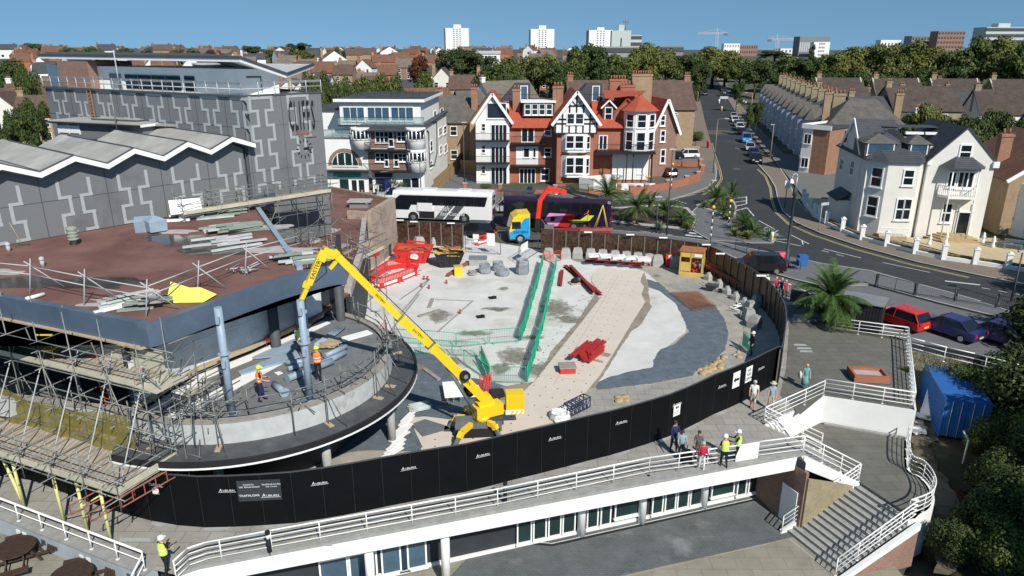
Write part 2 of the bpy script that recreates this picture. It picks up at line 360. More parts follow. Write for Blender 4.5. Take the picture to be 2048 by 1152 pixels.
def sheet(name,pts,z,m,rag=0,th=None,smooth=0,m2=None):
    _sh[0]+=1; z+=(_sh[0]%9)*.0006
    if smooth: pts=[tuple(p) for p in cr(pts,smooth,True)]
    if rag:
        q=[]
        for i,(a,b) in enumerate(zip(pts,pts[1:]+pts[:1])):
            n=max(1,int(math.dist(a,b)/.35))
            for k in range(n): q.append((a[0]+(b[0]-a[0])*k/n+random.uniform(-rag,rag),a[1]+(b[1]-a[1])*k/n+random.uniform(-rag,rag)))
        pts=q
    b=MB()
    if th: b.prism(pts,z-th,z,m2 or m,m)
    else:
        A=sum(pts[i][0]*pts[(i+1)%len(pts)][1]-pts[(i+1)%len(pts)][0]*pts[i][1] for i in range(len(pts)))
        if A<0: pts=pts[::-1]
        b.poly([(x,y,z) for x,y in pts],m)
    return S(name,b)
ZL=-1.7; ZB=-3.9; ZP=-.9
EDGE=[G(0,1022),G(300,1138),G(352,1150),G(400,1135),G(1000,1020),G(1300,955),G(1606,907)]
leftdir=(EDGE[0]-EDGE[1]).normalized()
T0,T1=G(1527,848),G(1606,907)
SW,SE,NE_=G(1648,791),G(1829,819),G(1812,682)
north=[EDGE[1]+leftdir*60,EDGE[1],G(345,1152),G(1000,985)]
dk=(EDGE[6]-EDGE[3]).normalized(); dn=Vector((-dk.y,dk.x,0))
K0_=G(1508,988,ZB); K1_=G(1598,1064,ZB); FB=Vector((K0_.x,K0_.y,0)); _fa=G(1153,1066,ZB); _fd=(_fa-K0_).normalized(); FA=FB+Vector((_fd.x,_fd.y,0))*23      # glazed facade under the deck
g=MB()
near=[EDGE[1]+leftdir*70,EDGE[1],EDGE[1]+dn*1.2,FA,FB,Vector((K1_.x-.1,K1_.y+.15,0)),T1-dk*.05+dn*.3,T0,SW,SE,NE_,G(1960,708),G(2300,790),(400,60,0),(400,150,0),(-400,150,0),(-400,100,0)]
near=[tuple(p)[:2] for p in near]
g.prism(near,-4.3,-.05,'dark_panel','town_ground')
ys=[150]+[150+i*38 for i in range(1,11)]+[900,1600,4500]
for a,b in zip(ys,ys[1:]):
    wa=400+(a-150)*2; wb=400+(b-150)*2
    g.poly([(-wa,a,gz(a)-.05),(wa,a,gz(a)-.05),(wb,b,gz(b)-.05),(-wb,b,gz(b)-.05)],'town_ground')
g.poly([(-300,-30,-4.4),(300,-30,-4.4),(300,160,-4.4),(-300,160,-4.4)],'town_ground')
S('ground',g)
sheet('lower_terrace',[(-40,5),(19,5),tuple(G(1780,1120,ZB))[:2],tuple(G(1740,1040,ZB))[:2],(15,38),(-8,30),(-16,26),(-40,30)],ZB,'pave_low')
sheet('block_paving',xy([(880,1175),(975,1072),(1200,1030),(1512,990),(1588,1074),(1240,1152),(1120,1185)],ZB),ZB+.006,'block_pave')
b=MB(); b.wall([G(1000,1081,ZB),G(1104,1091,ZB),G(1512,999,ZB)],ZB+.004,.006,.14,'black_trim'); b.wall([G(1590,1075,ZB),G(1240,1155,ZB),G(1100,1190,ZB)],ZB+.006,.006,.04,'stone_brown'); b.wall([G(1000,1077,ZB),G(1104,1087,ZB),G(1512,996,ZB)],ZB+.004,.005,.05,'road_white'); S('drain_channel',b)
# garden, low and rough, east of the stairs
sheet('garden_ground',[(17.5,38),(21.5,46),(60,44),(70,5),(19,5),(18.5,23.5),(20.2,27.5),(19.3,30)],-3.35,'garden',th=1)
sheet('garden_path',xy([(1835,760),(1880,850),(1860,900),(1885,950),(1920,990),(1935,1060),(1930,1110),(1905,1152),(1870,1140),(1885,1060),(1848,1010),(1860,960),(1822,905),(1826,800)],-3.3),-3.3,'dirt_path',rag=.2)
sheet('garden_bed',xy([(1812,686),(1960,711),(2048,730),(2200,765),(2200,782),(2048,745),(1985,729),(1880,716),(1826,714)],-.6),-.6,'stain_wet',rag=.1,th=3)
# promenade paving over the whole upper terrace outside the hoarding
HT=[Vector((G(*p,2.44)[0],G(*p,2.44)[1],0)) for p in [(1082,458),(1141,462),(1200,466),(1252,469),(1304,474),(1356,481),(1406,488),(1427,495),(1460,513),(1486,528),(1512,543),(1536,560),(1559,587),(1571,612),(1573,641),(1568,680),(1562,704)]]
HB=[G(*p) for p in [(60,958),(120,982),(181,1006),(240,1025),(300,1041),(350,1050),(403,1055),(460,1054),(520,1051),(565,1048),(611,1044),(668,1034),(731,1022),(787,1010),(846,999),(884,992),(937,983),(1000,967),(1037,957),(1084,946),(1130,934),(1174,922),(1218,911),(1259,899),(1303,885),(1332,875),(1366,860),(1394,846),(1424,830),(1453,818),(1479,806),(1506,792),(1527,780),(1551,768)]]
HB=[Vector((-40,33,0)),Vector((-29,29.6,0))]+HB
hin=[tuple(p[:2]) for p in HB]; hout=[tuple(p[:2]) for p in HT[::-1]]
prom=[tuple(p)[:2] for p in [EDGE[1]+leftdir*40,EDGE[1],G(352,1150),EDGE[3],EDGE[4],EDGE[5],T1,T0,SW,SE,NE_,G(1669,663),G(1622,616),G(1545,575),G(1520,560),HT[9],HT[8]]]+[(-3,48),(-40,46)]
sheet('promenade',prom,0,'pave_slab')
sheet('square_terrace',[tuple(p)[:2] for p in [SW,SE,NE_,G(1669,663),G(1622,616),G(1545,575),G(1575,606),G(1578,660),G(1572,740),G(1560,790),G(1600,830)]],.012,'pave_dark')
for i,(x,y,w,h) in enumerate([(1600,640,46,8),(1612,632,50,7),(1640,640,28,6),(1600,690,22,4),(1608,697,26,4),(1612,703,22,4),(1575,607,50,6),(1590,598,40,6),(1556,700,14,5),(1560,735,10,5),(1560,805,34,9),(270,1080,60,8),(520,1075,60,10),(640,1088,44,8),(330,1095,30,8),(760,1038,34,5)]):
    sheet('pale_slab',xy([(x-w/2,y-h/2),(x+w/2,y-h/2+1),(x+w/2+3,y+h/2),(x-w/2-2,y+h/2)]),.022,'pave_pale')
for i,p in enumerate(HB[6:-1:2]):        # mortar fillets at the foot of the hoarding
    q=HB[min(7+2*i,len(HB)-1)]; d=(q-p).normalized(); n=Vector((d.y,-d.x,0)); sheet('mortar_patch',[tuple((p+d*a+n*c)[:2]) for a,c in((.1,-.1),(1.3,-.1),(1.15,.16),(.6,.28),(.2,.2))],.009,'concrete')
# deck slab and white fascia
b=MB(); pts=[EDGE[2],EDGE[3],EDGE[6]]
b.wall([EDGE[1]+dn*.2+dk*1.1,EDGE[3]+dn*.12,T1+dn*.0],-.78,.75,.25,'white_wall'); S('deck_fascia',b)
b=MB(); b.wall([EDGE[2]+dn*.13,EDGE[3]+dn*.13,T1+dn*.06],-.02,.14,.42,'concrete_old'); S('deck_kerb',b)
b=MB(); q=[EDGE[2]+dn*.1,EDGE[6]-dk*.1+dn*.15,EDGE[6]-dk*.1+dn*2.4,EDGE[2]+dn*2.4]; b.prism([tuple(p)[:2] for p in q],-.5,-.004,'white_wall'); S('deck_slab',b)
# site floor inside the hoarding
site=hin[2:]+[tuple(p)[:2] for p in (HT[-1],)]+hout+[(-4.65,68.9),(-11.7,70.7),(-11.4,62),(-16,45),(-22,38)]
sheet('site_floor',site,.012,'site_dirt')
sheet('site_slab',xy([(640,560),(745,528),(800,470),(930,475),(1080,500),(1200,505),(1290,545),(1345,590),(1360,630),(1365,665),(1320,690),(1240,740),(1165,775),(1040,790),(985,770),(900,765),(820,720),(790,690),(700,650)]),.022,'site_slab',rag=.06)
sheet('site_slab',xy([(1292,545),(1316,566),(1350,612),(1372,640),(1372,664),(1340,690),(1312,712),(1305,738),(1240,752),(1196,766),(1215,700),(1255,640),(1290,590)]),.028,'site_slab',rag=.04)
for P_ in ([(1290,558),(1318,566),(1345,590),(1390,600),(1430,612),(1450,640),(1457,670),(1450,700),(1430,722),(1392,742),(1385,752),(1300,768),(1196,781),(1188,770),(1215,757),(1255,745),(1308,735),(1307,722),(1320,700),(1350,688),(1378,664),(1370,645),(1362,628),(1352,608),(1318,582),(1292,574)],[(830,735),(870,745),(960,760),(1020,775),(1000,800),(960,850),(900,900),(830,905),(780,900),(700,905),(640,920),(620,900),(760,820),(815,780)],[(800,760),(830,700),(870,712),(905,740),(900,768),(830,770)],[(630,545),(700,590),(720,650),(650,630),(600,600)]):
    sheet('blue_screed',xy(P_),.034,'screed_blue',rag=.05)
for P_ in ([(1225,742),(1290,772),(1385,756),(1440,730),(1475,700),(1488,660),(1475,625),(1440,600),(1380,588),(1330,570),(1370,560),(1440,580),(1490,610),(1512,650),(1508,700),(1470,745),(1400,785),(1300,820),(1150,850),(1120,850),(1190,785)],):
    sheet('paved_rim',xy(P_),.03,'pave_slab',rag=.05)
for P_ in ([(1403,743),(1420,732),(1450,712),(1478,705),(1480,715),(1440,738),(1412,748)],[(1234,796),(1252,794),(1254,802),(1236,804)],[(1395,742),(1440,722),(1448,730),(1400,752)]):
    b=MB(); c=G(sum(p[0] for p in P_)/len(P_),sum(p[1] for p in P_)/len(P_)); Q=[G(*p) for p in P_]; r=max((q-c).length for q in Q)
    for k in range(26): a=random.uniform(0,6.28); u=random.random()**.6; q=Q[random.randrange(len(Q))]; p=c+(q-c)*u; b.ball((p.x,p.y,.05),random.uniform(.1,.28),'sand',7,4,sz=.5)
    part('sand_heap',b,kind='stuff')
for P_ in ([(1288,545),(1296,566),(1300,612),(1262,665),(1238,700),(1215,740),(1190,775),(1160,780),(1205,735),(1230,690),(1285,608),(1278,566)],[(1192,585),(1200,600),(1160,655),(1120,705),(1075,765),(1068,765),(1105,700),(1150,650)],[(1290,608),(1305,612),(1282,650),(1262,664),(1254,656)],[(1040,792),(1069,764),(1000,775),(1000,800),(1022,800)]):
    sheet('wet_rut',xy(P_),.04,'rut',rag=.04)
def blot(x,y,w,h,m='stain_soft',n=14,z=.045):
    w*=1.25; h*=1.35
    r=[1+random.uniform(-.35,.35) for _ in range(n)]
    sheet('wet_patch',xy([(x+w/2*r[i]*math.cos(2*PI*i/n),y+h/2*r[i]*math.sin(2*PI*i/n)) for i in range(n)]),z,m,smooth=3,rag=.05)
for a in [(880,632,52,24),(1010,578,26,6),(985,618,60,8),(1000,620,30,7),(1105,617,64,34),(1140,640,60,16),(1035,712,70,34),(1078,742,60,28),(1000,738,40,22),(845,735,36,20),(955,668,70,10),(1060,676,60,8),(1218,520,60,10),(1160,520,30,8),(1315,553,18,6),(905,725,34,20)]: blot(*a)
b=MB()
for p,q in [((800,630),(858,560)),((858,560),(800,600)),((870,600),(948,603)),((945,603),(875,665)),((838,590),(760,690)),((700,640),(780,560))]:
    b.wall([G(*p),G(*q)],.024,.03,.14,'concrete_old')
S('kerb_line',b)
tb=[(1195,538),(1241,540),(1284,543),(1281,566),(1288,575),(1283,590),(1290,606),(1262,650),(1238,690),(1200,752),(1150,812),(1135,838),(1060,858),(975,885),(905,905),(850,905),(842,890),(818,838),(850,835),(905,842),(985,826),(1030,800),(1069,765),(1118,703),(1160,650),(1205,592),(1183,565),(1184,552)]
sheet('trackway',xy(tb),.07,'trackboard',th=.05,m2='timber')
b=MB(); A0,A1,B0,B1=G(1230,556),G(1150,690),G(1050,830),G(1150,690)
ax=(G(1100,790)-G(1235,560)); L=ax.length; ax.normalize(); sx=Vector((-ax.y,ax.x,0)); o=G(1237,552)
for i in range(int(L/1.2)+5):
    for k in(-1.75,-1.05,-.35,.35,1.05,1.75):
        c=o+ax*(1.2*i+.3)+sx*k*1.03; b.ob((c.x,c.y,.0705),(.1,.07,.005),'board_hole',random.random())
for i in range(5):
    for k in range(4): c=G(870+i*38,895-i*8-k*14); b.ob((c.x,c.y,.0705),(.1,.07,.005),'board_hole')
S('trackway_slots',b)
b=MB()
for i in range(1,int(L/2.4)+1):
    c=o+ax*2.4*i; b.ob((c.x,c.y,.071),(3.4,.02,.004),'rut',math.atan2(sx.y,sx.x))
b.wall([o+ax*.2,o+ax*(L)],.07,.003,.02,'rut'); S('trackway_joints',b)
sheet('plywood_sheet',xy([(842,898),(850,940),(900,925),(1010,885),(1000,850),(900,860)]),.05,'trackboard')
# ------------------------------------------------ roads
road=[(300,375),(640,392),(760,405),(900,412),(1010,415),(1170,415),(1235,403),(1300,405),(1345,403),(1385,392),(1418,378),(1436,360),(1437,345),(1425,305),(1416,270),(1408,228),(1402,200),(1412,171)]
east=[(1462,190),(1478,232),(1490,280),(1506,318),(1535,352),(1548,375),(1553,400),(1562,424),(1590,448),(1640,470),(1720,497),(1830,527),(1950,553),(2048,572),(2300,625)]
south=[(2300,700),(2048,640),(1950,607),(1860,580),(1740,545),(1640,530),(1560,512),(1480,497),(1440,488),(1380,480),(1300,470),(1230,462),(1100,462),(790,452),(400,440)]
Gr=lambda p: GT(*p)
rp=[G(*p) for p in road[:14]]; re=[G(*p) for p in east[2:]]; rs=[G(*p) for p in south]
sheet('road',[tuple(p)[:2] for p in rp+re+rs],.0,'asphalt')
b=MB()                                   # side street running inland
sw=[(1425,305),(1416,270),(1408,228),(1403,205),(1402,190),(1408,172),(1411,160)]; se=[(1490,280),(1478,232),(1468,205),(1460,193),(1452,182),(1430,170),(1420,160)]
A_=[GT(*p) for p in sw]; B_=[GT(*p) for p in se]
Ys=[150,175,200,230,260,300,340,400,470,560,700]
def onl(L_,y):
    for a,c in zip(L_,L_[1:]):
        if c.y>=y: t=(y-a.y)/(c.y-a.y); return a.x+(c.x-a.x)*t
    a,c=L_[-2],L_[-1]; t=(y-a.y)/(c.y-a.y); return a.x+(c.x-a.x)*t
def swx(y): return 39.5+(y-142)*.225
def sex(y): return 49.5+(y-142)*.222
b.poly([(39.2,139,.001),(49.3,139,.001),(sex(150),150,gz(150)+.001),(swx(150),150,gz(150)+.001)],'asphalt')
for a,c in zip(Ys,Ys[1:]): b.poly([(swx(a),a,gz(a)),(sex(a),a,gz(a)),(sex(c),c,gz(c)),(swx(c),c,gz(c))],'asphalt')
S('side_street',b)
b=MB()
for a,c in zip([118]+Ys,Ys): 
    for f,o1,o2 in((swx,-3.2,0),(sex,0,3.2)): b.slab([(f(a)+o1,a,gz(a)+.0),(f(a)+o2,a,gz(a)),(f(c)+o2,c,gz(c)),(f(c)+o1,c,gz(c))],.12,'footway_brown')
S('side_street_pavement',b)
sheet('slip_road',xy([(1560,560),(1640,575),(1740,572),(1880,610),(2000,640),(2200,690),(2200,780),(1960,708),(1812,682),(1690,640),(1600,600),(1520,548)]),.004,'asphalt_pale')
def pavement(name,pts,m,z=.12,kerb=True):
    sheet(name,xy(pts),z,m,th=.16,m2='kerb')
    if kerb: b=MB(); b.wall([G(*p) for p in pts+pts[:1]],z-.02,.026,.16,'kerb'); S('kerb',b)
pavement('north_pavement',[(640,388),(760,402),(900,408),(1010,411),(1170,411),(1235,399),(1300,401),(1345,399),(1383,388),(1414,376),(1431,361),(1433,345),(1428,322),(1400,322),(1405,345),(1385,365),(1330,378),(1235,386),(1120,389),(930,387),(780,383),(640,376)],'footway')
pavement('east_pavement',[(1506,318),(1538,354),(1551,376),(1556,400),(1565,423),(1592,446),(1642,468),(1722,495),(1832,525),(1952,551),(2048,570),(2300,623),(2300,590),(2048,540),(1950,522),(1830,492),(1730,468),(1665,452),(1612,425),(1590,395),(1575,360),(1545,315)],'footway_brown')
pavement('central_refuge',[(1385,425),(1400,410),(1440,415),(1470,440),(1555,470),(1546,487),(1500,487),(1420,482),(1385,462),(1396,440)],'asphalt_pale')
pavement('palm_island',[(1150,415),(1240,416),(1330,410),(1375,417),(1395,440),(1384,462),(1340,458),(1260,450),(1180,440)],'kerb')
sheet('island_soil',xy([(1155,418),(1240,419),(1330,413),(1372,420),(1390,440),(1380,458),(1340,454),(1260,446),(1185,436)]),.13,'soil')
pavement('corner_island',[(1392,412),(1425,400),(1462,392),(1472,415),(1470,440),(1440,428)],'kerb')
sheet('island_soil',xy([(1398,412),(1428,402),(1460,395),(1470,415),(1466,438),(1440,426)]),.13,'soil')
sheet('island_soil',xy([(1462,440),(1500,442),(1540,466),(1535,478),(1470,470)]),.127,'soil')
pavement('south_pavement',[(2300,690),(2048,634),(1950,601),(1860,576),(1740,543),(1640,528),(1560,510),(1480,495),(1440,486),(1380,478),(1300,468),(1230,462),(1100,462),(1100,470),(1300,478),(1400,490),(1450,508),(1520,540),(1590,560),(1640,572),(1740,570),(1880,607),(2000,636),(2300,720)],'asphalt_pale',z=.1)
pavement('shop_forecourt',[(640,384),(745,388),(760,402),(640,392)],'footway_brown',z=.13,kerb=False)
sheet('drive',xy([(868,340),(905,330),(950,345),(975,385),(860,385)]),.014,'asphalt_pale')
sheet('drive',xy([(1335,340),(1400,335),(1402,350),(1380,368),(1330,372)]),.014,'asphalt_pale')
sheet('drive',xy([(1330,300),(1400,300),(1402,330),(1330,330)]),.016,'asphalt_pale')
sheet('drive',xy([(1330,232),(1400,240),(1400,290),(1330,290)]),.018,'footway_brown')
sheet('villa_forecourt',xy([(1600,400),(1660,400),(1690,455),(1760,470),(1850,480),(1990,478),(2060,500),(2048,540),(1950,520),(1830,490),(1730,466),(1665,450),(1612,423)]),.135,'drive_tan')
sheet('yard',xy([(1540,310),(1700,310),(1690,420),(1610,400),(1580,360)]),.125,'footway')
# markings
b=MB()
def line(p,q,w=.1,m='road_white',z=.008): b.wall([G(*p),G(*q)],z,.003,w,m)
def dash(p,q,n,w=.1,m='road_white'):
    P_,Q_=G(*p),G(*q)
    for i in range(n): a=P_.lerp(Q_,(i+.1)/n); c=P_.lerp(Q_,(i+.6)/n); b.wall([a,c],.008,.003,w,m)
for k in range(4):
    l0=(1368+k*-6.5+3,469+k*4.3); l1=(1436-k*1.5,474+k*4.3)
    for_=None
for p,q in [((1386,461),(1437,466)),((1378,465.5),(1430,471)),((1371,470),(1424,476)),((1363,475.5),(1418,482))]: line(p,q,.5)
for p,q in [((1468,397),(1492,394)),((1468,405),(1492,401.5)),((1468,413),(1492,408)),((1470,422),(1494,415.5))]: line(p,q,.2)
line((1493,393),(1493,408),.15); line((1494,416),(1508,432),.15)
for p,q in [((1517,441),(1550,459)),((1521,459),(1536,454)),((1543,468),(1556,461)),((1582,470),(1618,488)),((1540,478),(1574,479)),((1548,481),(1602,492)),((1604,482),(1606,489)),((1648,498),(1722,516))]: line(p,q,.12)
dash((1465,468),(1540,487),4); dash((1640,500),(1700,516),2); line((1765,525),(1860,545),.1); line((1890,562),(1960,570),.25); dash((1960,575),(2100,600),4)
dash((1430,372),(1462,392),8,.12); dash((1434,370),(1466,390),8,.12); dash((1345,398),(1375,408),5,.15)
line((1223,443),(1258,448)); line((1262,450),(1330,457)); line((1280,462),(1345,470),.1); line((1390,386),(1425,380)); line((1355,396),(1390,389))
for w in(0,.22):
    pts=[(1403,232),(1408,250),(1412,262)],[(1416,275),(1424,308),(1434,340),(1437,358),(1425,375),(1398,390)]
    for q in pts: b.wall([G(x,y)+Vector((.35+w,-w*.5,0)) for x,y in q],.012,.003,.09,'road_yellow')
    q=[(1519,338),(1535,352),(1545,375),(1549,400),(1557,424),(1584,448),(1634,470),(1714,497),(1824,527),(1944,554)]
    b.wall([G(x,y)+Vector((-.3-w,-.15-w*.5,0)) for x,y in q],.012,.003,.09,'road_yellow')
for p,q in [((1466,338),(1481,338)),((1476,278),(1481,279)),((1470,262),(1476,262)),((1471,296),(1479,299))]: line(p,q,.1)
dash((1432,216),(1422,190),5,.15); line((1427,232),(1427,239),.15); line((1442,236),(1449,236),.12)
S('road_markings',b)
# ================= theatre =================
TH=thing('theatre','large grey theatre with stepped pale wall pattern, zigzag roof and round terrace','theatre',(-20,45,0))
dW=Vector((14.3,17.4,0)).normalized(); nW=Vector((dW.y,-dW.x,0))      # along the wall, outwards
W0=Vector((-29.07,39.22,0)); WB=Vector((-14.7,56.7,0)); WA=W0-dW*14
C0=Vector((-18.95,51.6,0)); TLt=Vector((-39.8,63.15,0)); BR=WB-nW*16; 
wf=Fr(WA,WB)            # wall facade: note into-building is +y
def pl(u,v,off=0): s,z=wf.px(u,v,-off); return wf.W(s,-off,z)
lf=Fr(TLt,C0)
b=MB()
zz=[(0,328),(80,345),(148,312),(215,328),(268,297),(327,313),(375,284),(421,300),(464,274),(510,287)]
zp=[wf.px(u,v,-.7) for u,v in zz]; ds=zp[3][0]-zp[1][0]
zp=[(zp[0][0]-1.7*k*1.0,(12.15,12.95)[k%2==0]) for k in range(6,0,-1)]+zp
T=wf.M; b.T=T
top=[(s,z-.4) for s,z in zp]; top[-1]=(zp[-1][0]-.6,zp[-1][1]-.35)
poly=[(zp[0][0],0,0)]+[(s,0,z) for s,z in top]+[(top[-1][0],0,0)]
b.poly([(x,0,z) for x,_,z in poly][::-1],'clad_grey'); b.T=None
# tower right face, left face, back
sC=(C0-WA).dot(dW); sB=(WB-WA).length
b.T=T; b.poly([(sC,-.01,0),(sB,-.01,0),(sB,-.01,15.75),(sC,-.01,15.75)],'clad_grey'); b.T=None
b.poly([TLt,C0,C0+Vector((0,0,15.75)),TLt+Vector((0,0,15.75))],'clad_grey'); b.poly([WB,BR,BR+Vector((0,0,15.75)),WB+Vector((0,0,15.75))],'clad_grey')
b.poly([TLt,TLt+Vector((0,0,15.75)),BR+Vector((0,0,15.75)),BR],'clad_grey')
part('wall',b,TH)
b=MB(); b.slab([tuple(TLt[:2])+(15.6,),tuple(C0[:2])+(15.6,),tuple(WB[:2])+(15.6,),tuple(BR[:2])+(15.6,)],.1,'light_grey')
b.wall([TLt,C0,WB,BR,TLt],15.7,.14,.35,'dark_grey'); part('tower_roof',b,TH)
def motif(b,fr,sc_,z0,z1,off,cut=None):
    zs=[15.75-1.05*k for k in range(16)]; W=(1.72,.66)
    for sg in(-1,1):
        for k in range(15):
            a,c=zs[k],zs[k+1]; h=W[k%2]/2*1.0
            if c<z0-.6 or a>z1+.01: continue
            lo=max(c,z0); hi=min(a,z1)
            if hi-lo>.05: b.box(sc_+sg*h-.095,-off,lo,sc_+sg*h+.095,-.004,hi,'clad_light')
            if z0<c<z1-.1: b.box(sc_+min(sg*.86,sg*.33)-.095,-off-.002,c-.08,sc_+max(sg*.86,sg*.33)+.12,-.003,c+.1,'clad_light')
    if z1>15.7: b.box(sc_-.98,-off-.003,15.5,sc_+.98,-.003,15.7,'clad_light')
MO=[]
def mo(*a):
    b=MB(); b.T=a[0].M; motif(b,*a); b.T=None; MO.append(part('wall_motif',b,TH))
b=MB(); b.T=T
pk=[zp[i] for i in range(len(zp)) if i%2==0]
import itertools
for s,z in [p for p in zp if p[1]>12.6]:
    mo(wf,s-.1,8.35,12.5 if s<sC+.3 else 15.75,.03)
b.T=T
s0=pl(531,300)-WA; s1=pl(603,300)-WA
mo(wf,s0.dot(dW),8.9,15.75,.035); mo(wf,s1.dot(dW)+.05,8.9,15.75,.035)
for k in range(8): mo(lf,1.9+k*3.1,12.2,15.75,.03)

b=MB(); b.T=T
for s in [x[0] for x in zp if x[1]<12.6]+[s0.dot(dW)-1.65,s0.dot(dW)+1.7]: b.box(s-.02,-.012,8.3,s+.02,0,12 if s<sC else 15.7,'dark_grey')
b.box(0,-.014,10.4,sB,0,10.43,'dark_grey'); b.box(sC,-.014,13.6,sB,0,13.63,'dark_grey'); b.T=lf.M
for k in range(7): b.box(3.45+k*3.1,-.012,12,3.49+k*3.1,0,15.7,'dark_grey')
b.box(0,-.014,13.6,lf.L,0,13.63,'dark_grey'); b.T=None; part('panel_joint',b,TH)
# zigzag roof
b=MB(); tr=MB()
for i,((a,za),(c,zc)) in enumerate(zip(zp,zp[1:])):
    dep=7 if i<10 else 4.5
    d2=14-.35*i
    b.slab([wf.W(a,-.7,za-.02),wf.W(c,-.7,zc-.02),wf.W(c,d2,zc-.02),wf.W(a,d2,za-.02)],.06,'roof_felt')
    tr.slab([wf.W(a,-.71,za-.3),wf.W(c,-.71,zc-.3),wf.W(c,-.71,zc),wf.W(a,-.71,za)],.07,'white_paint')
    tr.slab([wf.W(a,-.66,za-.36),wf.W(c,-.66,zc-.36),wf.W(c,.02,zc-.36),wf.W(a,.02,za-.36)],.05,'mid_grey')
    tr.slab([wf.W(a,-.6,za-.05),wf.W(c,-.6,zc-.05),wf.W(c,-.6,zc+.08),wf.W(a,-.6,za+.08)],.1,'dark_grey')
for i in range(0,len(zp)): b.beam(wf.W(zp[i][0],-.6,zp[i][1]+.05),wf.W(zp[i][0],13-.35*i,zp[i][1]+.05),.14,.05,'dark_grey')
part('zigzag_roof',b,TH); part('roof_edge_trim',tr,TH)
# plant room on the zigzag roof
A=G(118,264,12.6); B_=G(287,273,12.6); pf=Fr(A,B_); zt=zat(285,248,B_)
pr=MB(); pr.T=pf.M; pr.box(0,0,12.2,pf.L,5.5,zt-.15,'clad_grey'); pr.box(pf.L,1.9,12.2,pf.L+2.6,5.3,zt-.25,'clad_grey'); pr.box(pf.L+1.3,1.3,12.2,pf.L+3.2,1.9,zt-.25,'clad_grey')
pr.box(-.5,-.4,zt-.12,pf.L+.25,5.6,zt+.02,'roof_felt'); pr.box(pf.L+.2,1,zt-.22,pf.L+3.5,5.6,zt-.05,'roof_felt'); pr.box(pf.L*.3,.9,zt+.02,pf.L*.85,2.4,zt+.14,'dark_grey'); pr.box(pf.L*.3+.1,1,zt+.14,pf.L*.85-.1,2.3,zt+.17,'roof_felt')
pr.box(-.52,-.43,zt-.2,pf.L+.28,-.39,zt-.06,'black_trim'); pr.box(pf.L+.28,-.4,zt-.22,pf.L+.3,2,zt-.02,'white_paint'); pr.T=None; part('plant_room',pr,TH)
for a,c,yy in((.05,2.3,-.03),(pf.L+1.35,pf.L+3.15,1.27)):
    lv=MB(); lv.T=pf.M; lv.box(a,yy+.02,12.5,c,yy+.06,zt-.3,'mid_grey')
    for k in range(13):
        z=12.6+k*(zt-13.)/12; lv.ob(((a+c)/2,yy,z),(c-a,.09,.06),'white_paint',rx=.6)
    for x in(a,(a+c)/2,c): lv.box(x-.04,yy-.05,12.5,x+.04,yy+.03,zt-.25,'white_paint')
    lv.T=None; part('louvre',lv,TH)
b=MB(); m_=G(236,272,12.6); b.tube(m_,(m_.x,m_.y,zat(222,195,m_)),.05,'galv'); m2=G(240,180,15.8); b.tube(m2,(m2.x,m2.y,zat(243,100,m2)),.045,'light_grey'); part('mast',b,TH)
b=MB(); l0=G(186,222,13.4); b.T=lf.M; x=lf.px(184,200)[0]
for k in(-.25,.25): b.box(x+k-.03,-.2,12.2,x+k+.03,-.14,15.7,'rust')
for k in range(12): b.box(x-.25,-.19,12.4+k*.28,x+.25,-.15,12.43+k*.28,'rust')
b.T=None; part('ladder',b,TH)
# penthouse and butterfly canopy
b=MB(); u=(C0-TLt).normalized(); nn=Vector((-u.y,u.x,0))
def pz(uu,vv,off): s,z=lf.px(uu,vv,off); return lf.W(s,off,z)
F0=lf.W(lf.px(152,175,2)[0],2,0); F1=lf.W(lf.px(480,188,2)[0],2,0); F2=WB-dW*2.6-nW*1.5
bk=Vector((-10,9,0)); ph=[F0,F1,F2,F2+bk*.9,F0+bk*.5]
b.prism([tuple(p)[:2] for p in ph],15.7,17.5,'white_paint')
zR=18.12; a1=pz(78,113,0); a2=pz(480,118,0); 
s3,z3=wf.px(572,152,-.3); a3=wf.W(s3,-.3,16.95); 
def atY(u_,v_,Y): r=ray(u_,v_); t=Y/r.y; return Vector((r.x*t,Y,H+r.z*t))
a3=atY(574,151,55.6); a4=atY(628,131,63)
a1=atY(78,112,65.6); a2=atY(480,118,51.8)
wt=MB()
for p,q in((F0,F1),(F1,F2)):
    wt.poly([(p.x,p.y,17.4),(q.x,q.y,17.4),(q.x,q.y,16.9+(.9 if q!=F2 else 0)),(p.x,p.y,17.95)],'white_paint')
b.v+=[];part('penthouse',b,TH)
c5=atY(200,101,90); c6=atY(560,128,62)
b=MB(); b.slab([a1,a2,a2+Vector((-8,13,.12)),a1+Vector((-7,13,.1))],-.2,'white_paint'); b.slab([a2,a3,a3+Vector((-7,11,.1)),a2+Vector((-8,13,.12))],-.2,'white_paint'); b.slab([a3,a4,a4+Vector((-12,4,.0)),a3+Vector((-7,11,.1))],-.16,'white_paint')
for o_ in(Vector((0,0,.004)),): 
    b.slab([a1+o_,a2+o_,a2+Vector((-8,13,.13)),a1+Vector((-7,13,.12))],.16,'dark_grey'); b.slab([a2+o_,a3+o_,a3+Vector((-7,11,.12)),a2+Vector((-8,13,.13))],.16,'dark_grey'); b.slab([a3+o_,a4+o_,a4+Vector((-12,4,.02)),a3+Vector((-7,11,.12))],.12,'light_grey')
b.beam(a3+Vector((0,0,.1)),a4+Vector((0,0,.1)),.1,.2,'dark_grey'); b.beam(a1+Vector((0,0,.1)),a2+Vector((0,0,.1)),.1,.2,'dark_grey'); b.beam(a2+Vector((0,0,.1)),a3+Vector((0,0,.1)),.1,.2,'dark_grey')
part('canopy_roof',b,TH)
b=MB(); pfx=Fr(F0,F1); b.T=pfx.M
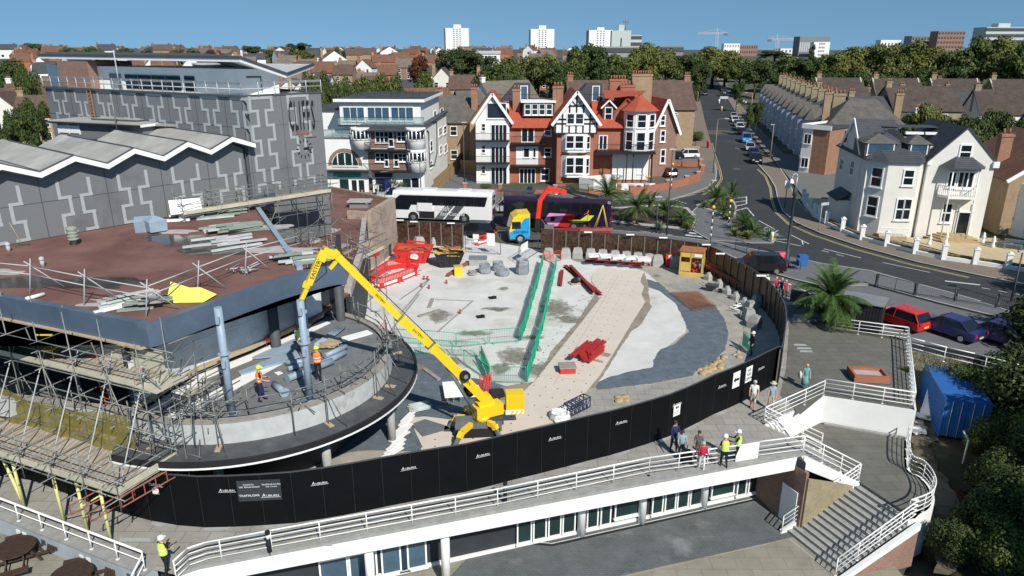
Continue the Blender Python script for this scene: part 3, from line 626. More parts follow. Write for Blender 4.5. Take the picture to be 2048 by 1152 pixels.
for u0,u1,v0,m in((253,362,150,'glass'),(371,391,152,'glass'),(222,245,147,'mid_grey')):
    b=MB(); b.T=pfx.M; r=pfx.rect(u0,v0,u1,188); 
    b.box(r[0],-.05,15.8,r[2],.05,r[3],m)
    if m=='glass' and u1-u0>50:
        for k in range(1,4): x=r[0]+(r[2]-r[0])*k/4; b.box(x-.03,-.07,15.8,x+.03,0,r[3],'mid_grey')
    b.T=None; part('window',b,TH)
for u0,u1 in((172,197),(416,448)): b=MB(); b.T=pfx.M; r=pfx.rect(u0,136,u1,175); b.box(r[0],-.03,15.8,r[2],-.0,17.3,'white_wall'); b.T=None; part('door',b,TH)
b=MB(); p2=Fr(F1,F2); b.T=p2.M; b.box(p2.L*.2,-.04,16.9,p2.L*.55,0,17,'black_trim'); b.box(p2.L*.55,-.04,15.8,p2.L*.57,0,17.,'black_trim'); b.T=None; part('penthouse_slot',b,TH)
b=MB(); q=TLt+nn*1.2+u*.3; b.prism([tuple(p)[:2] for p in (q,q+u*4.3,q+u*4.3+nn*4,q+nn*4)],15.7,17.9,'brick_brown'); part('brick_stair_tower',b,TH)
def tubes_rail(name,pts,h,rs,sp,r,m,parent,board=None):
    b=MB()
    for z in rs: b.path([Vector(p)+Vector((0,0,z)) for p in pts],r,m,5)
    for p,q in zip(pts,pts[1:]):
        p,q=Vector(p),Vector(q); n=max(1,int((q-p).length/sp))
        for k in range(n+1): a=p.lerp(q,k/n); b.tube(a,a+Vector((0,0,h)),r,m,5)
    if board: b.wall(pts,pts[0][2]+board[0],board[1],.04,board[2])
    return part(name,b,parent)
q=[tuple(p)[:2]+(15.7,) for p in (TLt-nn*.12,C0+nW*.1,WB+nW*.1)]
tubes_rail('roof_guard_rail',q,1.,(.55,),1.15,.04,'light_grey',TH,(.85,.16,'mid_grey'))
# sign and clock
b=MB(); def_u=pl(604,232,.1)
xs=[578,590,600.5,608,616.5,625.5]
for ch,x in zip('CLIFFS',[582,592,600,607.5,616.5,626]):
    p=pl(x,233.5-(x-604)*.05,.12); text(b,tM(p,dW),ch,3.05,'black_trim',sx=.19,th=.03,off=.025)
    for e in(1,-1): s_=.3 if ch in'CS' else .38; 
for x,w_ in ():
    s,z=wf.px(x-1.5,233,-.12); b.T=T; b.box(s-w_*.75,-.155,z+1.0,s+w_*.6,-.12,z+1.08,'black_trim'); b.box(s-w_*.75,-.155,z-1.13,s+w_*.6,-.12,z-1.05,'black_trim'); b.T=None
part('sign_lettering',b,TH)
b=MB(); p=pl(606,266,.1); text(b,tM(p,dW),'Pavilion',.62,'red_oxide',sx=.75,shear=.5,th=.03); b.T=T; s,z=wf.px(620,270,-.1); b.box(s-.6,-.13,z-.12,s+.6,-.1,z-.09,'red_oxide'); b.T=None; part('sign_script',b,TH)
b=MB(); s,z=wf.px(609,297,-.05); b.T=T
for k in range(12):
    a=PI/6*k; b.ob((s+.62*math.sin(a),-.06,z+.62*math.cos(a)),(.055,.05,.2),'black_trim',ry=a)
b.ob((s+.18,-.08,z+.04),(.5,.04,.1),'black_trim',ry=-.12); b.ob((s+.28,-.09,z-.08),(.62,.04,.09),'black_trim',ry=.22); b.T=None; part('clock',b,TH)
# ---- red flat roof
U0=G(520,508,4.6); U1=G(655,445,4.6); ud=(U1-U0).normalized(); 
E0=[G(0,592,8.3),G(300,650,8.3)]; El=(E0[0]-E0[1]).normalized()
arc=cr([G(300,650,8.3),G(440,601,8.3),G(560,560,8.3),G(650,537,8.3),G(690,531,8.3)],5)
q0=G(490,500,8.3); q1=G(612,546,8.3)
roofp=[WA-dW*6+nW*.0,WB,WB+nW*1.5]+[Vector((U1.x,U1.y,8.3)),Vector((U0.x,U0.y,8.3)),q0]+[G(700,529,8.3)]+arc[::-1]+[E0[1]+El*40]
roofp=[WA-dW*6,WB+nW*.2,Vector((U1.x,U1.y,0)),Vector((U0.x,U0.y,0)),G(600,540,8.3)]+arc[::-1]+[E0[1]+El*40]
def RB(pts): return [tuple(p)[:2] for p in pts]
b=MB(); b.prism(RB(roofp),8.1,8.3,'roof_red'); part('roof',b,TH)
b=MB()
for cx,cy,w,h in((400,485,70,26),(440,500,70,22),(330,478,40,18)): 
    r=[1+random.uniform(-.25,.25) for _ in range(14)]; P_=cr([G(cx+w*r[i]*math.cos(2*PI*i/14),cy+h/2*r[i]*math.sin(2*PI*i/14),8.3) for i in range(14)],3,True); b=MB(); b.poly([(p.x,p.y,8.306+cx*1e-5) for p in P_],'puddle'); part('roof_puddle',b,TH)
for cx,cy,w,h in((60,566,90,24),(180,568,80,22),(230,562,60,14)):
    r=[1+random.uniform(-.25,.25) for _ in range(14)]; P_=cr([G(cx+w*r[i]*math.cos(2*PI*i/14),cy+h/2*r[i]*math.sin(2*PI*i/14),8.3) for i in range(14)],3,True); b=MB(); b.poly([(p.x,p.y,8.306+cx*1e-5) for p in P_],'puddle'); part('roof_puddle',b,TH)
for cx,cy,w,h in((225,610,70,12),(15,545,40,10),(330,600,40,14),(560,500,70,12),(350,465,50,8),(230,600,50,10),(540,455,60,10)):
    r=[1+random.uniform(-.4,.4) for _ in range(12)]; P_=cr([G(cx+w*r[i]*math.cos(2*PI*i/12),cy+h/2*r[i]*math.sin(2*PI*i/12),8.3) for i in range(12)],3,True); b=MB(); b.poly([(p.x,p.y,8.315+cx*1e-5) for p in P_],'dust'); part('roof_dust',b,TH)
b=MB(); path=[E0[1]+El*40,E0[1]]+arc[1:]
path=[(p.x,p.y) for p in path]; b.wall(path,7.36,1.02,.35,'fascia_blue'); part('fascia',b,TH)
b=MB(); b.wall([tuple((Vector(p).to_3d()+Vector((-.3,.35,0)))[:2]) for p in path],7.26,.1,1.1,'timber'); b.prism(RB([E0[1]+El*40+Vector((0,.6,0)),E0[1]+Vector((0,.5,0))]+arc[1:]+[q0,WA+nW*3]),7.3,7.35,'mid_grey'); part('soffit',b,TH)
# south dark glazed wall under the roof
b=MB(); s0_=E0[1]+Vector((-1.2,2.4,0)); b.wall([s0_+El*40,s0_],0,7.1,.3,'dark_panel')
for k in range(12): p=s0_+El*(k*2.2+1); b.box(p.x-.05,p.y-.25,3,p.x+.05,p.y-.15,7,'mid_grey')
b.wall([s0_+El*40+Vector((0,-.6,0)),s0_+Vector((.3,-.6,0))],2.2,1.1,.5,'concrete_old'); part('recessed_glazing',b,TH)
fw=[G(305,805,4),G(392,748,4),G(500,705,4),G(640,640,4)]
fw=[Vector((-16.3,27.6,0))]+[Vector((p.x,p.y,0)) for p in fw]+[Vector((-10.6,41.5,0)),Vector((-11.5,46,0))]
b=MB(); b.wall(RB(fw),0,7.3,.25,'dark_panel')
for p,q in zip(fw,fw[1:]):
    n=max(1,int((q-p).length/1.3)); 
    for k in range(n): a=p.lerp(q,k/n); b.ob((a.x+.1,a.y-.1,5.6),(.06,.1,3),'dark_grey')
part('foyer_glazing',b,TH)
fq=[p+Vector((.22,-.2,0)) for p in fw[:5]]
b=MB(); b.wall(RB(fq),4.5,2.0,.05,'sheeting'); part('plastic_sheeting',b,TH)
b=MB(); b.wall(RB(fq),5.75,.06,.08,'white_paint'); b.wall(RB(fq),4.3,.24,.2,'timber'); part('plinth_board',b,TH)
b=MB(); b.wall(RB([p+Vector((.25,-.2,0)) for p in fq]),4.01,.06,.6,'white_wall'); part('foot_insulation',b,TH)
# low wing
lw=[U0,U1,Vector((-19.2,75,0)),Vector((-11.6,68.6,0)),Vector((-13.0,62.,0)),Vector((-11.2,51,0)),Vector((-10.2,42,0)),Vector((q1.x-1,q1.y+2,0)),Vector((q0.x,q0.y,0))]
b=MB(); b.prism(RB(lw),4.4,4.6,'roof_red'); part('low_roof',b,TH)
b=MB(); b.wall(RB([lw[6],lw[5],lw[4]]),0,4.5,.3,'dark_panel'); b.wall(RB([lw[4]+Vector((.25,0,0)),lw[3]]),0,5.25,.5,'stone_brown'); b.wall(RB([lw[3],lw[2]]),0,5.1,.4,'brick_brown'); b.wall(RB([lw[6],lw[5],lw[4]+Vector((0,-.5,0))]),4.3,.55,.4,'dust')
b.wall(RB([Vector((-13,62,0)),Vector((-14.6,62.4,0))]),4.4,.9,.4,'stone_brown'); part('low_wing_wall',b,TH)
b=MB(); b.wall(RB([U0,U1]),4.4,3.8,.3,'dark_panel'); b.wall(RB([U0,U1]),8.0,.75,.45,'fascia_blue'); b.wall(RB([U0+ud*.5+Vector((.35,-.3,0)),U1-ud*.4+Vector((.35,-.3,0))]),4.6,1.7,.1,'clad_grey')
b.wall(RB([Vector((U0.x,U0.y,0)),G(600,540,8.3)]),4.4,4.1,.3,'pipe_blue'); part('clerestory',b,TH)
for k in range(9):
    b=MB(); c=G(560+random.uniform(-30,120),455+random.uniform(-25,40),4.6); b.ob((c.x,c.y,4.7),(random.uniform(.6,1.6),random.uniform(.4,1.2),.12),random.choice(['dust','roof_felt','concrete_old','timber_grey']),random.random()*3); part('roof_slab',b,TH)
b=MB(); b.box(-15.4,66.6,4.6,-13.6,67.8,5.15,'mid_grey'); b.box(-15.6,66.4,5.15,-13.4,68,5.25,'dust'); part('roof_hatch',b,TH)
# ---- round terrace
cx,cy=-13.35,33.3
def circ(c,r,n=64,a0=0,a1=2*PI): return [(c[0]+r*math.cos(a0+(a1-a0)*i/n),c[1]+r*math.sin(a0+(a1-a0)*i/n)) for i in range(n+1)]
c1=(-13.22,33.39); c2=(-13.28,33.2)
a0,a1_=R(-122),R(80)
b=MB(); b.prism(circ(c1,6.75,64,a0,a1_),3.6,4.0,'slab_dark'); part('terrace_floor',b,TH)
b=MB(); b.wall([(-24,29.2)]+circ(c1,6.85,50,a0,a1_),3.15,.98,.3,'upstand'); part('terrace_upstand',b,TH)
b=MB(); b.wall([(-24,29.2)]+circ(c1,6.82,50,a0,a1_),4.13,.05,.42,'timber_grey'); part('timber_capping',b,TH)
b=MB(); b.prism(circ(c2,8.3,60,R(-112),a1_)+[(-14,38),(-18,30)],3.0,3.16,'ledge_black'); b.wall(circ(c2,8.32,60,R(-112),a1_),2.92,.33,.12,'black_trim'); part('terrace_ledge',b,TH)
b=MB(); b.wall(circ(c2,8.385,60,R(-112),a1_),2.93,.08,.03,'white_paint'); part('white_rim_line',b,TH)
b=MB(); b.prism(circ((c2[0],c2[1]),5.2,40)[:-1],0,3.0,'dark_panel'); part('undercroft_wall',b,TH)
for (u_,v_) in ((475,945),(632,935),(868,760)):
    p=G(u_,v_+20,0) if u_<800 else Vector((-6,32,0)); a=math.atan2(p.y-c2[1],p.x-c2[0]); p=Vector((c2[0]+7.3*math.cos(a),c2[1]+7.3*math.sin(a),0)); b=MB(); b.tube(p,p+Vector((0,0,2.3)),.2,'concrete',14); b.tube(p+Vector((0,0,2.3)),p+Vector((0,0,3)),.2,'pipe_blue',14); part('pillar',b,TH)
for (u_,v_,tu,tv,m) in ((553,697,543,588,'dark_grey'),(682,640,674,555,'dark_grey')):
    p=G(u_,v_,4); b=MB(); b.tube(p-Vector((0,0,4)),p+Vector((0,0,2.5)),.26,m,16); b.tube(p+Vector((0,0,2.5)),p+Vector((0,0,3.2)),.26,'concrete',16); part('column',b,TH)
b=MB()
for i in range(30):
    a=PI*1.45+i*.03; 
P1=[G(345,838,4),G(470,770,4),G(560,722,4),G(650,690,4),G(740,665,4)]; b.wall(RB(cr(P1[:3],4)),4.004,.05,.75,'white_wall'); b.wall(RB(P1[3:]),4.006,.06,.6,'white_wall'); b.prism(RB([G(345,815,4),G(380,775,4),G(440,757,4),G(380,800,4)]),4.0,4.02,'toe_board'); part('loose_insulation',b,TH)
# roof vent stack
b=MB(); p=G(149,490,8.3); b.lathe(p,[(.16,0),(.16,.3),(.3,.32),(.3,.42),(.2,.45),(.3,.52),(.3,.6),(.2,.63),(.3,.7),(.3,.78),(.2,.8),(.3,.88),(.28,1.05),(.05,1.1)],'vent_green',14); part('vent_cowl',b,TH)
for u_,v_ in((18,503),(86,533)):
    p=G(u_,v_,8.3); b=MB(); b.tube(p,p+Vector((0,0,.35)),.1,'light_grey',8); b.ball(p+Vector((0,0,.4)),.14,'light_grey',8,5); part('soil_vent',b,TH)
# ================= scaffolds =================
class Scaf:
    def __init__(s,name,label,loc,m='galv'): s.t=thing(name,label,'scaffold',loc); s.m=m; s.n={}; s.ov={}
    def tube(s,p,q,nm,r=.027,m=None):
        k=s.n.get(nm,0)
        if k<96: b=MB(); b.tube(p,q,r,m or s.m,5); part(nm,b,s.t); s.n[nm]=k+1
        else: s.ov.setdefault(nm,MB()).tube(p,q,r,m or s.m,5)
    def done(s):
        for nm,b in s.ov.items(): part(nm,b,s.t,kind='stuff')
    def deck(s,a,b_,c,d,z,m='deck_board',toe=True):
        k=MB(); k.slab([tuple(p)[:2]+(z,) for p in (a,b_,c,d)],.05,m); part('board_deck',k,s.t)
        if toe:
            k=MB(); k.wall([a,b_],z,.24,.04,'toe_board'); part('toe_board',k,s.t)
    def run(s,A,B,off,zb,zt,lifts,bay=2.,jit=.25,brace=True,names=('standard','ledger','transom','brace'),zb2=None):
        """A-B outer line, off = vector to the inner row"""
        A,B,off=[Vector((p[0],p[1],0)) for p in (A,B,off)]; L=(B-A).length; n=max(1,round(L/bay)); d=(B-A).normalized()
        for i in range(n+1):
            p=A.lerp(B,i/n)
            for k,o in enumerate((Vector(),off)):
                j=Vector((random.uniform(-1,1),random.uniform(-1,1),0))*.04; zz=zt+random.uniform(-.2,.9)*jit*4; z0=(zb2 if (k and zb2 is not None) else zb)
                s.tube(p+o+Vector((0,0,z0)),p+o+j+Vector((0,0,zz)),names[0])
            for z in lifts: s.tube(p-off*.28+Vector((0,0,z+random.uniform(-.03,.03))),p+off*1.25+Vector((0,0,z)),names[2])
        for z in lifts:
            for o in (Vector(),off): s.tube(A+o-d*.35+Vector((0,0,z)),B+o+d*random.uniform(.3,.8)+Vector((0,0,z)),names[1])
        if brace:
            for i in range(0,n,2):
                p=A.lerp(B,i/n); q=A.lerp(B,min(1,(i+1.3)/n)); s.tube(p+Vector((0,0,zb+.3)),q+Vector((0,0,zt-.5)),names[3]); 
                s.tube(p+off+Vector((0,0,zb+1)),q+Vector((0,0,zb+3)),names[3])
SC=Scaf('scaffold','tall grey tube scaffold with two timber decks in front of the blue roof edge',(-19,27,0))
LF0,LF1=G(239,990,2.9),G(0,912,2.9); LF0.z=LF1.z=0; lu=(LF1-LF0).normalized(); ln=Vector((lu.y,-lu.x,0)); ln=ln if ln.y>0 else -ln
LF1=LF0+lu*13
SC.deck(LF0,LF1,LF1+ln*2.7,LF0+ln*2.7,2.9)
b=MB(); b.wall([LF0,LF0+ln*2.75],2.95,.28,.05,'toe_board'); part('toe_board',b,SC.t)
b=MB(); b.wall([LF0+ln*2.72,LF1+ln*2.72],2.96,.06,.25,'white_wall'); part('sheet_strip',b,SC.t)
uo=Vector((El.y,-El.x,0)); uo=uo if uo.y<0 else -uo; UF0=Vector((E0[1].x,E0[1].y,0))+uo*1.35-El*.2; UF1=UF0+El*13; un=-uo
SC.deck(UF0,UF1,UF1+un*1.5,UF0+un*1.5,6.2,'deck_board'); 
b=MB(); b.wall([UF0+un*1.5,UF1+un*1.5],5.9,1.15,.12,'toe_board'); part('edge_board',b,SC.t)
SC.deck(UF0-El*1.3-un*.1,UF0,UF0+un*1.6,UF0-El*1.3+un*1.5,6.2,'toe_board',toe=False)
SC.run(UF0-un*.06-El*.6,UF1-un*.06,un*1.3,0,8.3,[1.9,3.2,4.2,5.2,6.1,6.9,7.3],bay=1.9,zb2=0)
SC.run(LF0-ln*.05,LF1,ln*2.6,2.2,4.4,[2.75,3.5,4.0],bay=1.9,brace=False)
for k in range(7):                                   # long rakers from the low deck to the upper lift
    p=LF0+lu*(k*1.95+.2); SC.tube(p+Vector((0,0,2.6)),p+lu*.9+ln*3+Vector((0,0,7.1)),'raker',m='light_grey')
    SC.tube(p+ln*2.9+Vector((0,0,3.0)),p+lu*2.1+ln*2.9+Vector((0,0,6.2)),'brace')
for k in range(72):                                  # dense tangle at the corner by the terrace
    p=LF0+ln*random.uniform(2.3,4.6)-lu*random.uniform(-.6,1.5); z=random.uniform(2.4,6.6); a=random.choice([lu,ln,ln,lu+ln]); 
    SC.tube(p+Vector((0,0,z)),p+a*random.uniform(.9,1.9)+Vector((0,0,z+random.choice([0,0,0,.8]))),'short_tube')
for x in (-.3,.2,.7): 
    for y in(2.6,3.6,4.6): p=LF0+ln*y-lu*x; SC.tube(p+Vector((0,0,0 if y<4 else 3.2)),p+Vector((0,0,random.uniform(5.2,7))),'standard')
def lattice(t,p,q,h,m,w=.03,nm='lattice_beam'):
    b=MB(); p,q=Vector(p),Vector(q); n=max(2,int((q-p).length/.45)); up=Vector((0,0,h))
    b.tube(p,q,w,m,5); b.tube(p+up,q+up,w,m,5)
    for i in range(n+1): a=p.lerp(q,i/n); b.tube(a,a+up,w*.8,m,4)
    part(nm,b,t)
lattice(SC.t,LF0+Vector((0,0,2.35)),LF0+ln*4.4-lu*.5+Vector((0,0,2.4)),.45,'red_oxide')
for y in(.3,1.4): lattice(SC.t,LF0+lu*(y+.6)-ln*.7+Vector((0,0,1.9)),LF0+lu*(y*.9)+ln*.8+Vector((0,0,2.3)),.4,'red_oxide')
for i,(u_,v_) in enumerate([(223,1087),(176,1067),(129,1048),(50,1020),(-10,1000)]):
    p=G(u_,v_,0); b=MB(); b.tube(p,p+Vector((.02,-.05,2.75)),.065,'post_yellow',8); part('yellow_post',b,SC.t)
b=MB(); b.tube(G(0,950,0)+Vector((0,0,2.6)),G(50,1018,0)+Vector((0,0,.3)),.07,'post_yellow',8); part('yellow_post',b,SC.t)
b=MB(); b.tube(G(129,1048,0)+Vector((0,0,.3)),G(223,1087,0)+Vector((0,0,2.3)),.03,'post_yellow',6); part('yellow_brace',b,SC.t)
# debris netting, sagging
b=MB(); N=16; P0=UF0-un*.15+El*.6
for i in range(N):
    for j in range(4):
        def pt(i,j): 
            t=i/N; top=4.9-.9*math.sin(PI*t)+t*.7; z=2.7+(top-2.7)*j/4; return P0+El*t*12+un*(.12*math.sin(i*1.7+j)+.1*j*(1-j/4))+Vector((0,0,z))
        b.add([pt(i,j),pt(i+1,j),pt(i+1,j+1),pt(i,j+1)],[(0,1,2,3)],'net_olive',True)
part('debris_netting',b,SC.t)
for k in (4.6,): 
    b=MB(); p=LF0+ln*3.6+lu*k
    for e in(-.2,.2): b.tube(p+lu*e+Vector((0,0,3)),p+lu*(e+.6)+Vector((0,0,6.6)),.03,'hivis_orange',5)
    for i in range(12): a=p+lu*(.05*i)+Vector((0,0,3.15+.28*i)); b.tube(a-lu*.2,a+lu*.2,.018,'hivis_orange',4)
    part('ladder',b,SC.t)
b=MB(); p=UF0+El*5.6+un*.5+Vector((0,0,6.3)); b.ob(p+Vector((0,0,.4)),(.7,.5,.06),'paint_yellow'); b.ob(p+Vector((0,0,.8)),(.7,.06,.5),'paint_yellow')
for e in(-.3,.3): b.tube(p+lu*e,p+lu*e+Vector((0,0,.95)),.02,'paint_yellow',5)
part('hoist_frame',b,SC.t)
SC.done()
# --- guard rail round the terrace
S2=Scaf('edge_scaffold','low scaffold guard rail standing round the rim of the curved terrace',(-10,27,3.16))
def cp(a,r,z): return Vector((c1[0]+r*math.cos(a),c1[1]+r*math.sin(a),z))
an=[R(x) for x in (-112,-104,-82,-72,-58,-46,-34,-22,-12,-2,8,20,34,46,58)]
for a in an:
    r=7.35 if random.random()<.7 else 6.5
    S2.tube(cp(a,r,3.17 if r>7 else 4.1),cp(a,r-.02,5.2+random.uniform(-.1,.5)),'standard')
    if r>7 and random.random()<.7: S2.tube(cp(a,7.3,5),cp(a+.06,8.1,3.2),'raker'); b=MB(); b.ob(cp(a,7.4,3.2),(.5,.22,.06),'timber',a); part('sole_board',b,S2.t)
for z in(4.55,5.05):
    for a,c in zip(an,an[1:]): S2.tube(cp(a-.04,6.9,z+random.uniform(-.03,.03)),cp(c+.04,6.9,z),'guard_tube')
for k in range(26):
    a=random.choice([-.9,-.62,-.55,.1,.2,.55]); a+=random.uniform(-.12,.12); z=random.uniform(4.2,5.2); S2.tube(cp(a,random.uniform(6.3,7.3),z),cp(a+random.uniform(-.08,.08),random.uniform(6.3,7.9),z+random.uniform(-.5,.5)),'short_tube')
S2.done()
# --- guard rail on the red roof
S3=Scaf('roof_edge_rail','two leaning tube rails guarding the edge of the red flat roof',(-18,32,8.3),'light_grey')
gp=[G(-60,575,8.3),G(60,588,8.3),G(168,612,8.3),G(292,636,8.3),G(395,592,8.3),G(490,552,8.3),G(600,520,8.3)]
for a,c in zip(gp,gp[1:]):
    for z in(.85,1.25): S3.tube(a+Vector((0,.3,z)),c+Vector((0,.3,z)),'guard_tube')
for a in gp[1:-1]: S3.tube(a,a+Vector((.15,.3,1.6)),'standard'); S3.tube(a+Vector((.9,1.1,0)),a+Vector((-.1,.2,1.5)),'raker')
for k in range(12): p=gp[5]+Vector((random.uniform(-1,.4),random.uniform(-.2,.8),0)); S3.tube(p+Vector((0,0,random.uniform(.05,.3))),p+Vector((random.uniform(-.8,.8),random.uniform(-.8,.8),random.uniform(.05,.5))),'loose_tube')
S3.done()
# --- high scaffold by the auditorium and the one on the low wing
S4=Scaf('scaffold','long narrow scaffold platform above the red roof beside the patterned wall',(-17,52,4.6))
D0,D1=G(368,430,8.8),G(662,384,8.8); du=(D1-D0).normalized(); dnn=Vector((-du.y,du.x,0))
S4.deck(D0,D1,D1+dnn*1.3,D0+dnn*1.3,8.8,'timber')
S4.run(D0,D1,dnn*1.3,4.6,10.,[6.2,7.6,8.7,9.4,9.9],bay=2.,brace=True)
for k in range(34):
    p=D0.lerp(D1,random.random())-dnn*random.uniform(.5,4.5); z=random.uniform(4.8,7.4); p=Vector((p.x,p.y,z)); q=p+random.choice([du,-dnn,du-dnn])*random.uniform(1.2,2.6); S4.tube(p,Vector((q.x,q.y,max(4.7,z+random.uniform(-1.8,1.2)))),'raker')
S4.done()
S5=Scaf('scaffold','timber decked scaffold along the low wing behind the yellow crane elbow',(-11,50,0))
E0_,E1_=G(618,572,4.3),G(768,497,4.3); eu=(E1_-E0_).normalized(); en=Vector((-eu.y,eu.x,0))
S5.deck(E0_,E1_,E1_+en*1.3,E0_+en*1.3,4.3)
S5.run(E0_,E1_,en*1.3,0,6.2,[2.2,4.2,4.9,5.5],bay=2.2)
b=MB(); b.wall([E0_+en*1.35,E1_+en*1.35],4.4,.35,.08,'timber'); part('toe_board',b,S5.t)
for k in range(16): p=E1_+Vector((random.uniform(-.9,.5),random.uniform(-.5,.9),random.uniform(1.5,6))); S5.tube(p,p+Vector((random.uniform(-1,1),random.uniform(-1,1),random.choice([0,0,.6]))),'short_tube')
S5.done()
UP0=Vector((0,0,1))
# ================= hoarding =================
HO=thing('hoarding','curved black timber hoarding with white builder logos round the building site','hoarding',(0,28,0))
ring=[Vector((p.x,p.y,0)) for p in HB]+[p for p in HT[::-1]]
def resample(pts,st):
    o=[pts[0]]; acc=0
    L=sum((b-a).length for a,b in zip(pts,pts[1:])); n=round(L/st); st=L/n; d=0; i=0; cur=pts[0]
    for k in range(1,n):
        need=k*st
        while True:
            l=(pts[i+1]-pts[i]).length
            if d+l>=need: o.append(pts[i].lerp(pts[i+1],(need-d)/l)); break
            d+=l; i+=1
    o.append(pts[-1]); return o
corner=len(HB)-1
r1=resample(ring[:corner+1],1.25); r2=resample(ring[corner:],1.25); rr=r1+r2[1:]
def hpanel(p,q,root,out=1,hh=2.44,post=True,lbl=None):
    d=(q-p); L=d.length; d.normalize(); n=Vector((d.y,-d.x,0))*out; rz=math.atan2(d.y,d.x); b=MB(); c=(p+q)/2
    j=random.uniform(-.006,.006)
    b.ob(c+n*(.012+j)+Vector((0,0,hh/2+.02)),(L+.006,.02,hh),'ply_black',rz); b.ob(c-n*.012+Vector((0,0,hh/2+.02)),(L-.006,.02,hh),'ply_brown',rz); b.ob(c+Vector((0,0,hh+.035)),(L,.07,.03),'dark_grey',rz)
    b.ob(p+n*.028+Vector((0,0,hh/2)),(.018,.012,hh),'joint',rz); part('panel',b,root)
    if post:
        b=MB(); b.ob(p-n*.07+Vector((0,0,hh/2)),(.09,.07,hh-.05),'ply_edge' if out>0 else 'light_grey',rz); part('post',b,root)
for p,q in zip(rr,rr[1:]): hpanel(p,q,HO)
def hfr(u,v):
    best=None
    for p,q in zip(rr,rr[1:]):
        f=Fr(p,q); s,z=f.px(u,v,-.03)
        if -.01<=s<=f.L+.01 and 0<z<2.6 and f.W(s,0,z).y>0:
            dd=f.W(s,0,z).length
            if best is None or dd<best[0]: best=(dd,f,s,z)
    return best[1:]
def auburn(b,M,h,m='white_paint'):
    text(b,M@Matrix.Translation((-h*1.75,.05*h,0)),'A',h*1.25,m,sx=.95,shear=.1); text(b,M@Matrix.Translation((.35*h,-.08*h,0)),'UBURN',h*.8,m,sx=1.15); b.ob(M@Vector((-.1*h,-.52*h,.01)),(h*4.6,.005,h*.07),m,math.atan2((M@Vector((1,0,0))-M@Vector((0,0,0))).y,(M@Vector((1,0,0))-M@Vector((0,0,0))).x))
for u,v in [(312,968),(455,980),(640,965),(818,935),(966,909),(1110,875),(1243,843),(1354,807),(1444,771),(1522,735)]:
    f,s,z=hfr(u,v); b=MB(); auburn(b,tM(f.W(s,-.055,z),f.x),.155); part('logo',b,HO)
def hsign(u,v,w,h,txts,m='white_paint',tm='black_trim',extra=None,name='sign_board'):
    f,s,z=hfr(u,v); b=MB(); b.T=f.M; b.box(s-w/2,-.06,z-h/2,s+w/2,-.045,z+h/2,m); b.T=None
    for t,dx,dz,sz in txts: text(b,tM(f.W(s+dx,-.061,z+dz),f.x),t,sz,tm)
    if extra: extra(b,f,s,z)
    part(name,b,HO)
def arrow(sc):
    def g(b,f,s,z):
        P_=[(-.3,0),(-.08,.2),(-.08,.09),(.3,.09),(.3,-.09),(-.08,-.09),(-.08,-.2)]; b.add([f.W(s+x*sc,-.068,z+y*sc) for x,y in P_],[tuple(range(7))[::-1]],'black_trim')
    return g
hsign(1497,748,.62,.95,[('WE',0,.25,.25),('ARE',0,0,.25),('OPEN',0,-.27,.24)]); hsign(1472,759,.62,.95,[],extra=arrow(.85)); hsign(1353,820,.5,.62,[('Cliffs Pavilion',0,-.08,.075),('Box Office & Bar',0,-.18,.065)],extra=lambda b,f,s,z:arrow(.45)(b,f,s,z+.17))
hsign(519,980,1.75,.98,[('Funded by',-.4,.3,.1),('UK Government',-.38,.19,.12),('Southend-on-Sea',.5,.28,.11),('City Council',.5,.17,.09),('TRAFALGAR',-.42,-.22,.15)],'dark_panel','white_paint',lambda b,f,s,z:auburn(b,tM(f.W(s+.45,-.062,z-.25),f.x),.17))
hsign(312,982,.3,.26,[('DANGER',0,.06,.06),('Keep out',0,-.05,.05)],'white_paint','red_plastic')
# hoarding behind the white coach
H2=thing('hoarding','short run of brown panelled hoarding behind the skips by the white coach','hoarding',(-8,70,0))
hb=[Vector((G(*p,2.44).x,G(*p,2.44).y,0)) for p in [(794,441),(860,444),(926,449)]]
q=resample(hb[::-1],1.22)
for a,c in zip(q,q[1:]): hpanel(a,c,H2)
for (u,v) in [(800,441),(828,444),(902,447),(1176,465),(1260,470),(1326,476),(1412,490),(1440,508),(1522,552)]:
    b=MB(); p=G(u,v,2.5); b.ob(p+Vector((0,-.06,.05)),(.75,.16,.1),'white_paint',-.05); single('floodlight',b,'white strip light fixed on top of the hoarding','light',group='strip lights along the hoarding top')
# ---------------- mesh gates
def heras(u0,v0,u1,v1,label,signs=(),h=2.1,m='dark_grey'):
    A,B=G(u0,v0),G(u1,v1); t=thing('mesh_gate',label,'gate',A); f=Fr(A,B); b=MB(); b.T=f.M
    for x in(0,f.L): b.tube((x,0,0),(x,0,h),.035,m,6)
    for z in(.1,h*.62,h): b.tube((0,0,z),(f.L,0,z),.025,m,6)
    b.T=None; part('frame',b,t); b=MB(); b.T=f.M; n=int(f.L/.3)
    for i in range(1,n): b.tube((f.L*i/n,0,.1),(f.L*i/n,0,h),.006,m,3,cap=False)
    b.T=None; part('wires',b,t)
    for (x,z,w,hh,mm) in signs: b=MB(); b.T=f.M; b.box(x-w/2,-.04,z-hh/2,x+w/2,-.025,z+hh/2,mm); b.T=None; part('sign_board',b,t)
heras(931,505,1001,510,'dark mesh gate leaf with two white notices beside the parked black car',[(1.1,1.7,.6,.45,'white_paint'),(1.1,1.25,.4,.3,'white_paint'),(2.6,1.5,.8,1.2,'white_paint')])
heras(1038,530,1076,505,'open dark mesh gate leaf with a white notice beside the yellow lorry cab',[(1.2,1.45,1.6,.75,'white_paint')])
